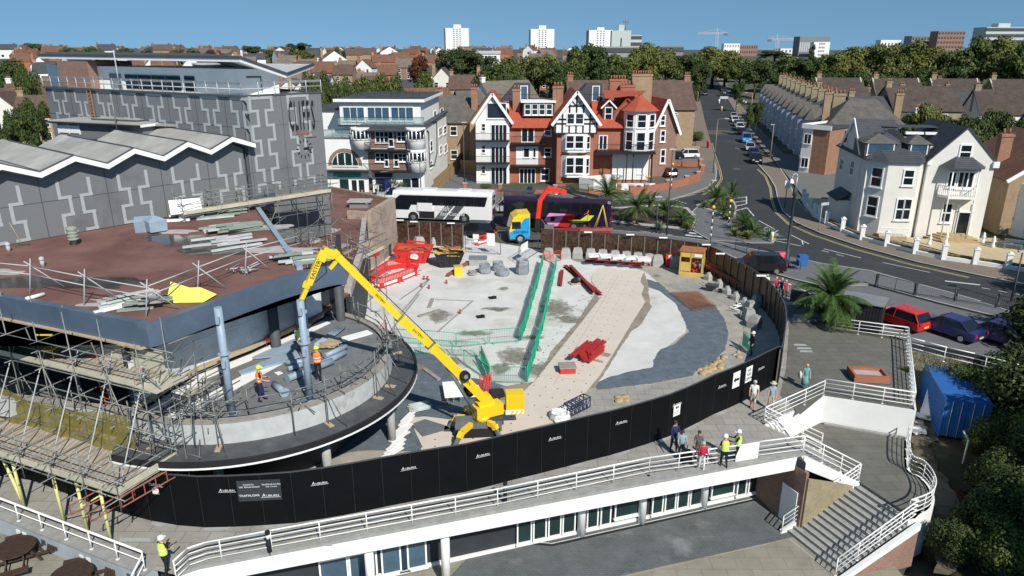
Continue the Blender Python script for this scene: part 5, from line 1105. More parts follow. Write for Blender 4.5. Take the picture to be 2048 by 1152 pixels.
# things on the terrace
for (u0,v0,u1,v1,tu,tv,l) in ((465,830,0,0,437,615,'tall blue grey steel column standing at the left of the terrace'),(620,800,0,0,606,600,'tall blue grey steel column held by the crane on the terrace')):
    p=G(u0,v0,4.02); z1=zat(tu,tv,p); b=MB(); hh=z1-4.02; b.tube(p,p+Vector((0,0,hh)),.16,'pipe_blue',16)
    b.tube(p+Vector((0,0,hh*.58)),p+Vector((0,0,hh*.58+.04)),.26,'pipe_blue',16); b.tube(p+Vector((0,0,hh*.02-.08)),p+Vector((0,0,.05)),.2,'pipe_blue',16)
    for z in(.5,.9): b.ob(p+Vector((.02,-.2,hh*z)),(.14,.14,.3),'pipe_blue')
    single('steel_column',b,l,'column')
def pipe(u0,v0,u1,v1,r_,l,z=None,fl=False):
    z=z or 4.05+r_; A,B=G(u0,v0,z),G(u1,v1,z); b=MB(); b.tube(A,B,r_,'pipe_blue',14)
    if fl: d=(A-B).normalized(); b.tube(A,A+d*.03,r_*1.5,'pipe_blue',14); b.tube(A-d*.4,A-d*.4+Vector((0,-.05,.2)),.06,'pipe_blue',8)
    single('steel_pipe',b,l,'pipe')
pipe(572,725,620,722,.13,'short blue grey pipe lying just left of the held column'); pipe(575,757,665,722,.17,'long blue grey flanged pipe at the workers feet',fl=True); pipe(640,730,690,705,.15,'blue grey pipe behind the orange vested worker'); pipe(650,712,692,693,.14,'blue grey pipe furthest right of the loose pipes'); pipe(569,785,548,768,.15,'stubby flanged pipe lying near the left worker',fl=True); pipe(576,738,610,728,.12,'blue grey pipe between two longer ones near the held column')
b=MB()
for k in range(6): A,B=G(505+k*2,716-k*.8,4.1),G(590+k*3,708-k*7,4.12); b.beam(A,B,.16,.08,'pipe_blue')
for k in range(5): A,B=G(480,745+k*1.,4.1),G(590+k*2,700+k*3,4.15); b.beam(A,B,.2,.1,'pipe_blue')
single('channel_stack',b,'fan of pale blue steel channels laid on the terrace','steel channels')
bundle('channel_stack','narrow blue steel channels reaching towards the far terrace edge','steel channels',635,690,682,655,5,.5,'pipe_blue',4.15,.05)
b=MB()
for k in range(5): b.ob(G(655+k*3,690-k*2,4.15+.03*k),(.9,.7,.05),random.choice(['timber','tarp_yellow','white_paint']),k*.4)
single('packaging_heap',b,'yellow and white packaging heap on the terrace behind the pipes','packaging')
b=MB(); b.slab([G(548,745,4.06),G(560,742,4.06),G(566,746,4.1),G(556,750,4.06)],.02,'white_paint'); single('white_sheet',b,'small white sheet on the terrace between the two workers','sheet')
# ---------------- things on the red roof
b=MB(); c=G(355,603,8.35); vs=[(0,0,0),(1.6,.1,0),(1.9,.9,.1),(.9,1.3,.1),(-.2,.9,.1),(.2,.3,.9),(.9,.5,.55),(1.3,.7,.5)]; c=G(332,606,8.32)
b.add([c+Vector(v) for v in vs],[(0,1,6,5),(1,2,7,6),(2,3,7),(3,4,5,6,7),(4,0,5),(0,4,3,2,1)],'tarp_yellow'); single('tarpaulin',b,'crumpled yellow tarpaulin on the red roof edge','tarpaulin')
b=MB(); c=G(290,462,8.3); b.ob(c+Vector((0,0,.4)),(1.,.9,.75),'pipe_blue',.4,rx=.2); b.lathe(c+Vector((.8,-.2,.0)),[(.7,.1),(.75,.75),(.1,1.)],'pipe_blue',4,sm=False); single('duct_cowl',b,'fallen grey blue square duct cowl on the red roof','duct')
b=MB(); c=G(375,440,8.3); b.ob(c+Vector((0,0,.9)),(1.9,.1,1.0),'white_paint',.5,rx=-.6); b.ob(c+Vector((.1,.4,.35)),(1.5,.7,.5),'light_grey',.5); b.beam(c+Vector((-2.2,-.9,.1)),c+Vector((.3,-.3,.1)),.2,.15,'white_paint'); single('roof_sign_box',b,'white angled metal box beside the patterned wall on the roof','metal box')
def stack(cu,cv,n,L,m,label,z=8.3,rz=.55,sp=1.2):
    b=MB(); c=G(cu,cv,z)
    for k in range(n): b.ob(c+Vector((random.uniform(-sp,sp),random.uniform(-.9,.9),.08+.07*(k%5))),(L*random.uniform(.7,1.1),.2,.1),random.choice(m),rz+random.uniform(-.12,.12))
    single('panel_stack',b,label,'metal strips')
stack(425,432,18,2.6,['vent_green','alu_strip','white_paint'],'heap of pale green metal strips next to the white box'); stack(470,460,16,2.4,['vent_green','alu_strip'],'green metal strips stacked under the high scaffold platform'); stack(452,490,8,2.6,['alu_strip','light_grey'],'grey metal strips lying at the edge of the roof puddle'); stack(600,522,14,2.,['vent_green','alu_strip'],'pale green strips stacked near the crane elbow',sp=.8,rz=.4)
stack(262,612,9,1.7,['alu_strip','white_paint','light_grey'],'white and grey metal strips near the roof corner',rz=.8,sp=.6); stack(300,612,16,1.3,['steel','vent_green','timber_grey'],'tangled grey scrap strips beside the yellow tarpaulin',rz=.4,sp=.7)
b=MB(); c=G(110,600,8.3); b.tube(G(52,598,8.4),G(88,588,8.4),.09,'white_wall',8); single('pipe_length',b,'pale pipe lying on the red roof near the left rail','pipe')
b=MB(); c=G(45,490,8.3); b.tube(c,c+Vector((-.55,.1,1.3)),.02,'timber',5); b.ob(c+Vector((.1,0,.05)),(.6,.15,.08),'dark_grey'); single('broom',b,'yard broom left on the red roof beside the patterned wall','broom')
# ================= white railings, stairs, terraces =================
def railing(label,pts,h=1.,n=3,sp=1.75,r=.022,m='white_paint',top=.04,name='railing',ends=True):
    """pts: 3d base points"""
    pts=[Vector(p) for p in pts]; t=thing(name,label,'railing',pts[0]); up=Vector((0,0,1))
    for k in range(n):
        b=MB(); z=h if k==n-1 else h*(k+1)/n; b.path([p+up*z for p in pts],top if k==n-1 else r,m,6); part('rail',b,t)
    d=0; L=sum((b_-a).length for a,b_ in zip(pts,pts[1:])); cnt=max(1,round(L/sp)); ds=[L*i/cnt for i in range(cnt+1)]
    for s in ds:
        q=s
        for a,c in zip(pts,pts[1:]):
            l=(c-a).length
            if q<=l+1e-4: p=a+(c-a)*min(1,q/l); break
            q-=l
        b=MB(); b.tube(p,p+up*h,.026,m,6); b.ob(p+up*.02,(.12,.1,.03),m); part('post',b,t)
    return t
UP=Vector((0,0,1))
def Z(p,z): return Vector((p[0],p[1],z))
ei=dn*.12
railing('long white tube railing along the promenade edge above the glazed rooms',[Z(cp_,0) for cp_ in cr([EDGE[2]+ei+dk*.1-dn*.6,EDGE[2]+ei+dk*.5,EDGE[3]+ei+dk*.3,EDGE[4]+ei,EDGE[5]+ei],1)],n=4,sp=1.8)
pa=EDGE[5]+ei; pb=G(1473,930)+ei; pc=G(1517,922)+ei
railing('white railing stretch behind the two yellow vested workers',[Z(pa,0),Z(pb,0)],n=4)
b=MB(); b.wall([pb,pc],.08,.92,.05,'white_paint'); single('infill_panel',b,'solid white panel closing a gap in the promenade railing','panel')
railing('short white railing between the solid panel and the stair head',[Z(pc,0),Z(T1-dk*.05,0)],n=4)
# flight 1
S0a,S0b=T0,T1; S1a,S1b=G(1641,900,ZL),G(1716,962,ZL)
def flight(name,a0,b0,a1,b1,z0,z1,n,m='concrete_old'):
    b=MB()
    for i in range(n):
        z=z0+(z1-z0)*i/n; zn=z0+(z1-z0)*(i+1)/n; t0,t1=i/n,(i+1)/n
        p=[a0.lerp(a1,t0),b0.lerp(b1,t0),b0.lerp(b1,t1),a0.lerp(a1,t1)]; b.prism([tuple(q)[:2] for q in p],zn-.3 if i<n-1 else zn-.3,z-(z0-z1)/n+.0,m)
        q0=a0.lerp(a1,t1); q1=b0.lerp(b1,t1); e=(a1-a0).normalized()*.03; b.slab([Z(q0-e*2,zn+.002+(z0-z1)/n*0),Z(q1-e*2,zn+.002),Z(q1,zn+.002),Z(q0,zn+.002)],.012,'kerb')
    return part(name,b,kind='structure')
flight('upper_steps',Z(S0a,0),Z(S0b,0),Z(S1a,0),Z(S1b,0),0,ZL,10)
b=MB(); 
for a,c in((S0a,S1a),(S0b,S1b)):
    b.slab([Z(a,-.75),Z(c,ZL-.45),Z(c,ZL-.02),Z(a,-.05)],.18,'white_wall')
part('stair_side',b,kind='structure')
railing('white stair railing on the far side of the upper steps',[Z(S0a,0),Z(S1a,ZL)],n=4,sp=1.2); railing('white stair railing on the near side of the upper steps',[Z(S0b,0),Z(S1b,ZL),Z(S1b,ZL)+(S1b-S1a).normalized()*.01+Vector((.01,0,0))],n=4,sp=1.3)
railing('white railing from the stair head to the corner of the square terrace',[Z(T0,0),Z(SW,0)+Vector((-.1,-.1,0))],n=4); railing('white railing on the near edge of the square terrace',[Z(SW,0)+Vector((0,.1,0)),Z(SE,0)+Vector((-.05,.1,0))],n=4,sp=1.5); railing('white railing on the garden edge of the square terrace',[Z(SE,0)+Vector((-.05,.1,0)),Z(NE_,0)],n=4,sp=.62)
NWt=G(1669,663); railing('white railing on the far edge of the square terrace',[Z(NE_,0),Z(NWt,0)],n=4,sp=1.7)
r0=[Vector((G(u,v,1).x,G(u,v,1).y,0)) for u,v in [(1533,553),(1583,570),(1622,588),(1672,609)]]; railing('white railing bending past the palm towards the road',r0+[NWt],n=4,sp=1.7)
for u,v in((1607,582),(1656,604)): 
    p=Vector((G(u,v,1).x,G(u,v,1).y,.1))+Vector((-.1,-.15,0)); b=MB(); b.slab([p+Vector((-.75,.45,0)),p+Vector((.6,-.45,0)),p+Vector((.6,-.45,.95)),p+Vector((-.75,.45,.95))],.04,'dark_grey'); single('notice_frame',b,'dark notice board fixed to the railing by the palm, %s'%('farther from the shed' if u<1620 else 'next to the black shed'),'notice board')
rl=[Vector((G(u,v,1).x,G(u,v,1).y,0)) for u,v in [(1818,675),(1850,683),(1895,695),(1950,707),(2060,735)]]; railing('white two rail fence along the parking verge',rl,n=3,sp=2.2)
# landing with a curved outer edge
lo=[Vector((G(u,v,ZL+1).x,G(u,v,ZL+1).y,0)) for u,v in [(1819,849),(1822,905),(1846,920),(1863,938),(1872,960),(1867,979),(1850,990),(1822,1000)]]
lo=cr(lo,5); ST=G(1830,1037,ZL); Sb0,Sb1=G(1563,1066,ZB),G(1670,1152,ZB)
SWl=Vector((SW.x,SW.y,0)); lp=[S1a,S1b]+[ST]+lo[::-1]+[SE+Vector((-.1,-.1,0)),SWl+Vector((0,-.05,0)),T0]
b=MB(); b.prism([tuple(p)[:2] for p in lp],ZL-.25,ZL,'pave_dark','pave_dark'); part('landing',b,kind='structure')
b=MB(); b.wall([p+Vector((0,0,0)) for p in lo],ZB-.2,ZL-ZB+.2,.22,'white_wall'); b.wall([lo[-1],ST],ZB-.2,ZL-ZB+.2,.22,'white_wall'); single('curved_wall',b,'white curved retaining wall below the stair landing','wall')
b=MB(); b.wall([SW,SE,SE+Vector((-.1,.2,0))],ZL,1.68,.16,'white_wall'); b.wall([SE,NE_,NE_+Vector((-3,.3,0))],-3.5,3.48,.2,'white_wall'); b.wall([T0,SW],ZL,1.65,.16,'white_wall'); b.wall([SW+Vector((.1,-.3,0)),SE+Vector((-.2,-.3,0))],ZL,.1,.2,'concrete_old'); single('retaining_wall',b,'cracked white retaining wall under the square terrace','wall')
b=MB(); b.slab([G(1840,830,-3.2),G(1868,840,-3.2),G(1893,752,-1.2),G(1866,748,-1.2)],.2,'white_wall'); single('ramp_wall',b,'sloping white coping leaning between terrace and container','wall')
railing('white curved railing round the landing above the garden',[Z(p,ZL) for p in lo],n=4,sp=1.1)
flight('wide_steps',Z(S1b,0),Z(ST,0),Z(Sb0,0),Z(Sb1,0),ZL,ZB,14)
ul=(Sb0-Z(S1b,0)); 
b=MB(); e=(Z(ST,0)-Z(S1b,0)).normalized()*.12
for a,c,s_ in((S1b,Sb0,-1),(ST,Sb1,1)):
    pts=[Z(a,ZL-.1),Z(c,ZB-.0),Z(c,ZB-.25),Z(a,ZB-.25)]; pts=[p+e*s_*1.2 for p in pts]; b.slab(pts,.16,'brick_brown')
    pts=[Z(a,ZL-.02),Z(c,ZB+.08),Z(c,ZB-.2),Z(a,ZL-.4)]; b.slab([p+e*s_*1.4 for p in pts],.2,'white_wall')
single('stair_wall',b,'pair of brick side walls with white copings along the wide steps','wall')
railing('white stair railing on the left of the wide steps',[Z(S1b,ZL),Z(Sb0,ZB)],n=4,sp=1.35,top=.035); railing('white stair railing on the right of the wide steps',[Z(lo[-1],ZL),Z(ST,ZL),Z(Sb1,ZB)],n=4,sp=1.35,top=.035)
# brick wall with door below the deck end
b=MB(); b.wall([K0_,K1_],ZB,3.4,.16,'brick_brown'); S1z=Z(S1b,0)+Vector((0,.05,0))
b.slab([Z(K1_,ZB),Z(S1z,ZB),Z(S1z,ZL-.3),Z(K1_,-.78)],.12,'brick_yellow')
single('brick_wall',b,'brown brick wall turning the corner beneath the stair head','wall')
f=Fr(K0_,K1_,ZB); b=MB(); b.T=f.M; b.box(f.L-1.35,-.16,.03,f.L-.3,-.11,2.1,'white_wall'); b.T=None; single('door',b,'plain white door in the brown brick wall under the promenade','door'); b=MB()
# glazed rooms below the deck
GLs=thing('glazed_pavilion','white framed glazed rooms under the promenade deck','building',Z(FA.lerp(FB,.6),ZB)); fg=Fr(Z(FA,0),Z(FB,0),ZB)
b=MB(); b.T=fg.M; b.box(0,-.12,0,fg.L+.1,-.02,.18,'white_wall'); b.box(0,-.12,3.1,fg.L+.1,-.02,3.5,'white_wall'); b.T=None; part('wall',b,GLs)
for u0,u1 in((1032,1062),(1064,1091),(1094,1120),(1122,1148),(1170,1193),(1197,1218),(1225,1276),(1298,1320),(1323,1345),(1347,1370),(1372,1396),(1413,1458),(1463,1482),(1485,1503)):
    sa=fg.px(u0,1150-(u0-400)*.095,-.1)[0]; sb=fg.px(u1,1150-(u1-400)*.095,-.1)[0]; window(GLs,fg,sa+.08,.55 if u1-u0>40 else .3,sb-.06,2.9,-.12,1,1,.07,gm='glass_green')
for u,v in((1162,1070),(1283,1045),(1406,1015),(848,1152),(980,1110)):
    p=G(u,v,ZB) if u>1100 else Z(EDGE[3].lerp(EDGE[5],(.33 if u<900 else .5))+dn*.5,ZB); b=MB(); b.tube(p,Z(p,-.5),.2,'white_paint',16); part('round_column',b,GLs)
for u0,u1 in((640,690),(700,745),(765,795),(802,838)):
    fg2=fg; sa=fg2.px(u0,1125)[0]; window(GLs,fg2,sa,.2,sa+1.1,2.9,-.1,1,2,.08,gm='glass_blue')
# west wall, picnic terrace
wv=EDGE[1]-EDGE[0]; wd=wv.normalized(); wn=Vector((wd.y,-wd.x,0))
b=MB(); b.prism([tuple(p)[:2] for p in (EDGE[1]+wd*.6-wd*40,EDGE[1]+wd*.6,EDGE[1]+wd*.3+wn*9,EDGE[1]-wd*40+wn*9)],ZB,ZP,'pave_slab','pave_low'); part('picnic_terrace',b,kind='structure')
b=MB(); b.wall([EDGE[1]-wd*40,EDGE[1]+wd*.05],ZP,.98,.5,'wall_paleblue'); b.wall([EDGE[1]-wd*40+wn*.06,EDGE[1]+wn*.06+wd*.12],.02,.07,.66,'concrete_old'); single('low_wall',b,'pale blue grey rendered wall below the left railing','wall')
for i,d_ in enumerate((.9,3.2,3.6,5.9,7.1,7.5)):
    b=MB(); p=EDGE[1]-wd*d_+wn*.27; b.ob(p+UP*(-.45),(.22,.03,.22),'white_paint' if i in(1,2,4,5) else 'dark_grey',math.atan2(wd.y,wd.x)); single('wall_vent',b,'small square %s vent set in the pale wall'%('white' if i in(1,2,4,5) else 'dark'),'vent',group='vents in the pale wall, '+('white' if i in(1,2,4,5) else 'dark'))
railing('white railing on top of the pale blue grey wall',[Z(EDGE[1]-wd*28+wn*.2,.1),Z(EDGE[1]+wn*.2,.1)],n=2,sp=1.45,h=.85,top=.045)
b=MB(); p=EDGE[1]+wn*.2; b.tube(Z(p,.8),Z(p,.8)+wn*1.3-UP*1.2,.04,'white_paint',6); b.tube(Z(p,.4),Z(p,.4)+wn*1.3-UP*1.2,.025,'white_paint',6); b.tube(Z(p,0)+wn*1.3-UP*.9,Z(p,0)+wn*1.3-UP*.35,.03,'white_paint',6); single('handrail',b,'short white handrail sloping down at the wall end','handrail')
def picnic(c,rz,label):
    t=thing('picnic_table',label,'picnic table',c,rz); M=Matrix.Translation(c)@Matrix.Rotation(rz,4,'Z'); b=MB(); b.T=M
    b.lathe((0,0,.72),[(.75,0),(.75,.05)],'bench_wood',28,sm=False)
    for k in range(-5,6): y=k*.125; l=math.sqrt(.74**2-y*y); b.ob((0,y,.771),(2*l,.018,.006),'rubber')
    b.T=None; part('table_top',b,t)
    b=MB(); b.T=M
    for a in(0,PI/2):
        for s_ in(-.3,.3):
            b.T=M@Matrix.Rotation(a,4,'Z'); b.beam((-1.3,s_,.36),(1.3,s_,.36),.05,.1,'bench_wood')
            for e in(-1,1): b.beam((e*.45,s_,.7),(e*.85,s_,0),.05,.1,'bench_wood')
    b.T=None; part('leg_frame',b,t)
    for a in range(4):
        b=MB(); b.T=M@Matrix.Rotation(a*PI/2,4,'Z')
        for k in range(3): b.ob((1.12+.13*k,0,.43),(.11,1.0,.04),'bench_wood')
        b.T=None; part('seat',b,t)
picnic(G(42,1122,ZP)+wn*.1,.5,'round brown picnic table with four seats at the left edge'); picnic(G(150,1180,ZP),.4,'round brown picnic table cut off by the bottom edge')
# bollard lights
for u,v,l in((1017,1020,'black and white bollard light behind the middle of the railing'),(540,1125,'black and white bollard light behind the left part of the railing')):
    b=MB(); p=G(u,v)+dn*.5; b.tube(p,p+UP*.75,.09,'rubber',12); b.tube(p+UP*.75,p+UP*.95,.08,'white_paint',12); b.tube(p+UP*.95,p+UP*1.08,.1,'rubber',12); single('bollard_light',b,l,'bollard light')
# planter, shed, container
c=G(1735,757); b=MB(); b.T=Matrix.Translation(c)@Matrix.Rotation(-.12,4,'Z'); w_,d_=.95,.62
b.wall([(-w_,-d_),(w_,-d_),(w_,d_),(-w_,d_)],.05,.42,.26,'brick_red',close=True); b.box(-w_,-d_,.05,w_,d_,.3,'dust'); b.box(-w_-.15,-d_-.15,0,w_+.15,d_+.15,.05,'dark_grey'); b.T=None; single('brick_planter',b,'empty square red brick planter on the square terrace','planter')
A,B=G(1676,652),G(1757,668); f=Fr(A,B); t=thing('shed','black timber shed with a grey flat roof beside the palm','shed',A,f.rz); b=MB(); b.T=f.M; b.box(0,0,0,f.L,1.7,2.0,'shed_black'); b.T=None; part('wall',b,t); b=MB(); b.T=f.M; b.slab([(-.1,-.1,2.),(f.L+.1,-.1,2.),(f.L+.1,1.8,2.15),(-.1,1.8,2.15)],.06,'mid_grey'); b.T=None; part('roof',b,t)
b=MB(); b.T=f.M
for k in range(14): b.box(f.L*k/14,-.02,0.05,f.L*k/14+.02,-.002,1.98,'black_trim')
b.T=None; part('board_joints',b,t)
A=G(1876,874,-3.3); B=A+(G(1975,815,-.75)-G(1892,805,-.75)).normalized()*2.44; f=Fr(A,B,-3.3); t=thing('shipping_container','blue corrugated shipping container standing in the shaded garden','container',A,f.rz); b=MB(); b.T=f.M; Lc=5.3
b.box(0.05,.05,.12,2.39,Lc,2.5,'container_blue')
for k in range(25): y=.2+k*.2; b.box(0,y,.2,.06,y+.1,2.45,'container_blue'); b.box(2.38,y,.2,2.44,y+.1,2.45,'container_blue'); b.box(.1,y,2.5,2.34,y+.1,2.53,'container_blue')
for x in(0,2.36): b.box(x,0,0,x+.09,.1,2.56,'container_blue'); b.box(x,Lc-.1,0,x+.09,Lc,2.56,'container_blue'); b.box(x,0,2.47,x+.09,Lc,2.58,'container_blue'); b.box(x,0,0,x+.09,Lc,.14,'container_blue')
b.T=None; part('body',b,t)
for k in range(2): b=MB(); b.T=f.M; x=.1+k*1.13; b.box(x,-.02,.15,x+1.1,.03,2.45,'container_blue'); b.T=None; dr=part('door',b,t); b=MB(); b.T=f.M; [b.tube((x+e,-.06,.1),(x+e,-.06,2.5),.02,'alu_strip',5) for e in(.3,.8)]; b.T=None; part('lock_rod',b,dr)
b=MB()
for k in range(9): c=G(1835+random.uniform(-10,25),850+random.uniform(-25,15),-3.2); b.ob(c+UP*.15,(random.uniform(.4,1.),random.uniform(.3,.8),.12),random.choice(['bag_white','timber_grey','white_wall']),random.random()*3,rx=random.uniform(-.6,.6))
single('rubbish_heap',b,'pale boards and sacks dumped beside the blue container','rubbish')
b=MB(); p=G(1925,928,-3.3); b.tube(p,p+Vector((.1,.1,1.5)),.05,'white_paint',6); b.tube(p+Vector((.1,.1,1.5)),p+Vector((-.1,.4,1.9)),.05,'white_paint',6); single('fence_post',b,'cranked pale concrete fence post leaning in the bushes','post')
# ================= vehicles =================
for n_,c_ in dict(white=(.75,.75,.75),black=(.012,.012,.015),red=(.55,.02,.02),navy=(.02,.025,.12),blue=(.03,.25,.6),silver=(.4,.42,.44),sky=(.1,.5,.75),maroon=(.13,.012,.025),purple=(.02,.013,.034),grey=(.12,.13,.14),palewhite=(.6,.66,.7)).items(): mat('car_'+n_,c_,.22,nv=.02,spec=.6)
mat('lamp_red',(.5,.02,.02),.3); mat('lamp_clear',(.7,.7,.68),.2); mat('plate_y',(.75,.6,.05),.5); mat('win_dark',(.01,.012,.016),.07,spec=.6)
def car(loc,rz,colr,label,kind='hatch',grp=None,rear=True,s=1.,roofm=None):
    """x = forward"""
    L,W,Hh={'hatch':(4.0,1.74,1.46),'suv':(4.5,1.86,1.66),'saloon':(4.5,1.78,1.42),'van':(4.9,1.9,1.95)}[kind]; t=thing('parked_car' if kind!='van' else 'parked_van',label,'car' if kind!='van' else 'van',loc,rz,grp); m='car_'+colr
    M=Matrix.Translation(loc)@Matrix.Rotation(rz,4,'Z'); h=L/2; bl=Hh*.58
    if kind=='van': low=[(-h,.3),(-h,1.0),(-h+.05,1.1),(h-.95,1.1),(h-.3,.95),(h,.75),(h,.3)]; gl=[(-h+.04,1.1),(-h+.12,1.85),(h-1.75,1.87),(h-.9,1.08)]
    elif kind=='saloon': low=[(-h,.32),(-h,.85),(-h+.7,.93),(h-1.3,.9),(h-.35,.76),(h,.6),(h,.3)]; gl=[(-h+.45,.9),(-h+1.15,1.38),(h-2.0,1.4),(h-1.15,.88)]
    else: low=[(-h,.32),(-h-.02,bl*.7),(-h+.1,bl),(h-1.1,bl),(h-.25,bl*.86),(h,bl*.68),(h,.3)]; gl=[(-h+.08,bl),(-h+.5,Hh-.06),(h-1.75,Hh-.04),(h-.95,bl-.01)]
    b=MB(); b.T=M; n=len(low)
    def loft(pr,rows,mm):
        vs=[]
        for (y,k,dz) in rows:
            for x,z in pr: vs.append((x*k,y,z+dz))
        n=len(pr); fs=[tuple(range(n)),tuple(range(len(vs)-n,len(vs)))[::-1]]
        for r_ in range(len(rows)-1):
            for i in range(n): j=(i+1)%n; fs.append((r_*n+j,r_*n+i,(r_+1)*n+i,(r_+1)*n+j))
        b.add(vs,fs,mm)
    w=W/2; loft(low,[(-w,.965,.0),(-w+.07,1,.0),(w-.07,1,0),(w,.965,0)],m); b.T=None; part('body',b,t)
    b=MB(); b.T=M; vs=[]
    for sg in(-1,1):
        for (x,z) in gl: k=.97 if z<Hh*.75 else .8; vs.append((x,sg*w*k,z))
    b.add(vs,[(0,1,2,3),(7,6,5,4),(0,4,5,1),(3,2,6,7)],'win_dark'); b.T=None; part('windows',b,t)
    b=MB(); b.T=M; x0,x1=gl[1][0]-.04,gl[2][0]+.05; zt=gl[1][1]; b.add([(x0,-w*.81,zt-.02),(x1,-w*.81,zt-.02),(x1,w*.81,zt-.02),(x0,w*.81,zt-.02),(x0+.1,-w*.7,zt+.05),(x1-.1,-w*.7,zt+.05),(x1-.1,w*.7,zt+.05),(x0+.1,w*.7,zt+.05)],[(0,1,5,4),(1,2,6,5),(2,3,7,6),(3,0,4,7),(4,5,6,7)],roofm or m)
    for sg in(-1,1):
        for (a,c) in((gl[0],gl[1]),(gl[3],gl[2]),((0,gl[0][1]),(-.05,gl[1][1]))):
            b.beam((a[0],sg*w*.965,a[1]),(c[0],sg*w*.805,c[1]),.07,.05,m)
        if kind=='van': b.add([(x,sg*w*(.98 if z<1.5 else .83),z) for x,z in ((-h+.04,1.08),(-h+.1,1.86),(h-2.4,1.88),(h-2.4,1.08))],[(0,1,2,3)],m)
    b.T=None; part('roof',b,t)
    for sg in(-1,1):
        for x in(-h*.62,h*.64):
            b=MB(); b.T=M; b.tube((x,sg*(w-.2),.31),(x,sg*(w+.01),.31),.31,'rubber',14); b.T=None; wh=part('wheel',b,t); b=MB(); b.T=M; b.tube((x,sg*(w-.0),.31),(x,sg*(w+.02),.31),.19,'chrome',10); b.T=None; part('rim',b,wh)
        b=MB(); b.T=M; b.box(h-.16,sg*w*.62-.17,bl*.66,h-.02,sg*w*.62+.17,bl*.82,'lamp_clear'); b.T=None; part('headlight',b,t)
        b=MB(); b.T=M; b.box(-h-.03,sg*w*.78-.12,bl*.7,-h+.08,sg*w*.78+.12,bl*.98,'lamp_red'); b.T=None; part('taillight',b,t)
        b=MB(); b.T=M; b.ob((h-1.25,sg*(w+.08),bl+.03),(.12,.16,.1),m); b.T=None; part('mirror',b,t)
    for x,mm in((-h-.03,'plate_y'),(h+.005,'white_paint')): b=MB(); b.T=M; b.box(x-.01,-.25,.45,x+.015,.25,.56,mm); b.T=None; part('number_plate',b,t)
    return t
def carpx(u,v,rz,*a,**k): p=GT(u,v) if v<395 else G(u,v); p=Vector((p.x,p.y,max(p.z,0)+.012)); return car(p,rz,*a,**k)
N=PI/2
carpx(1796,662,2.62+PI-.35,'red','red hatchback parked nearest the black shed','hatch') if 0 else carpx(1797,650,R(118),'red','bright red hatchback parked beside the black shed','hatch')
carpx(1893,668,R(120),'navy','dark blue saloon parked between the red car and the bushes','saloon'); carpx(1985,680,R(122),'navy','dark car half hidden by the bushes at the right','hatch')
carpx(1516,542,R(172),'black','black estate car parked beside the curved hoarding','suv'); carpx(950,473,R(172),'black','black car parked behind the mesh gate','suv')
carpx(788,402,R(184),'palewhite','pale blue estate car with black roof by the shop forecourt','suv',roofm='black_trim' if 0 else 'car_black')
carpx(1012,424,R(182),'silver','silver car mostly hidden behind the purple coach','suv')
carpx(1372,316,R(186),'white','white car parked on a drive by the red post box','suv'); carpx(1338,352,R(95),'maroon','maroon car on the drive beside the red brick mansion','hatch'); carpx(1344,318,R(180),'black','dark car beside the white one on the drive','hatch'); carpx(1367,270,R(150),'navy','dark blue car on the upper drive by the hedge','saloon'); carpx(1374,236,R(200),'sky','light blue car beside the flag decorated house','hatch')
row=[(1511,325,'black','black car at the near end of the kerb row','suv'),(1506,312,'navy','dark blue car second in the kerb row','hatch'),(1499,300,'silver','silver car third in the kerb row, before the blue van','hatch'),(1492,284,'blue','bright blue van in the kerb row','van'),(1483,268,'maroon','dark red car just beyond the blue van','hatch'),(1479,259,'white','white car beyond the dark red one in the kerb row','suv'),(1474,252,'grey','grey car squeezed between two white ones in the kerb row','hatch'),(1470,244,'white','small white car in the far half of the kerb row','hatch'),(1467,236,'silver','silver car at the far end of the kerb row','hatch')]
for u,v,c_,l,k in row: carpx(u,v,R(-103),c_,l,k,grp='cars parked along the right kerb')
for u,v,c_,l in ((1457,192,'silver','silver car parked beyond the traffic island'),(1450,188,'grey','grey car behind the silver one beyond the traffic island'),(1446,182,'black','dark car furthest up the side street'),(1410,190,'black','black car driving towards the camera on the side street')): carpx(u,v,R(-103),c_,l,'suv')
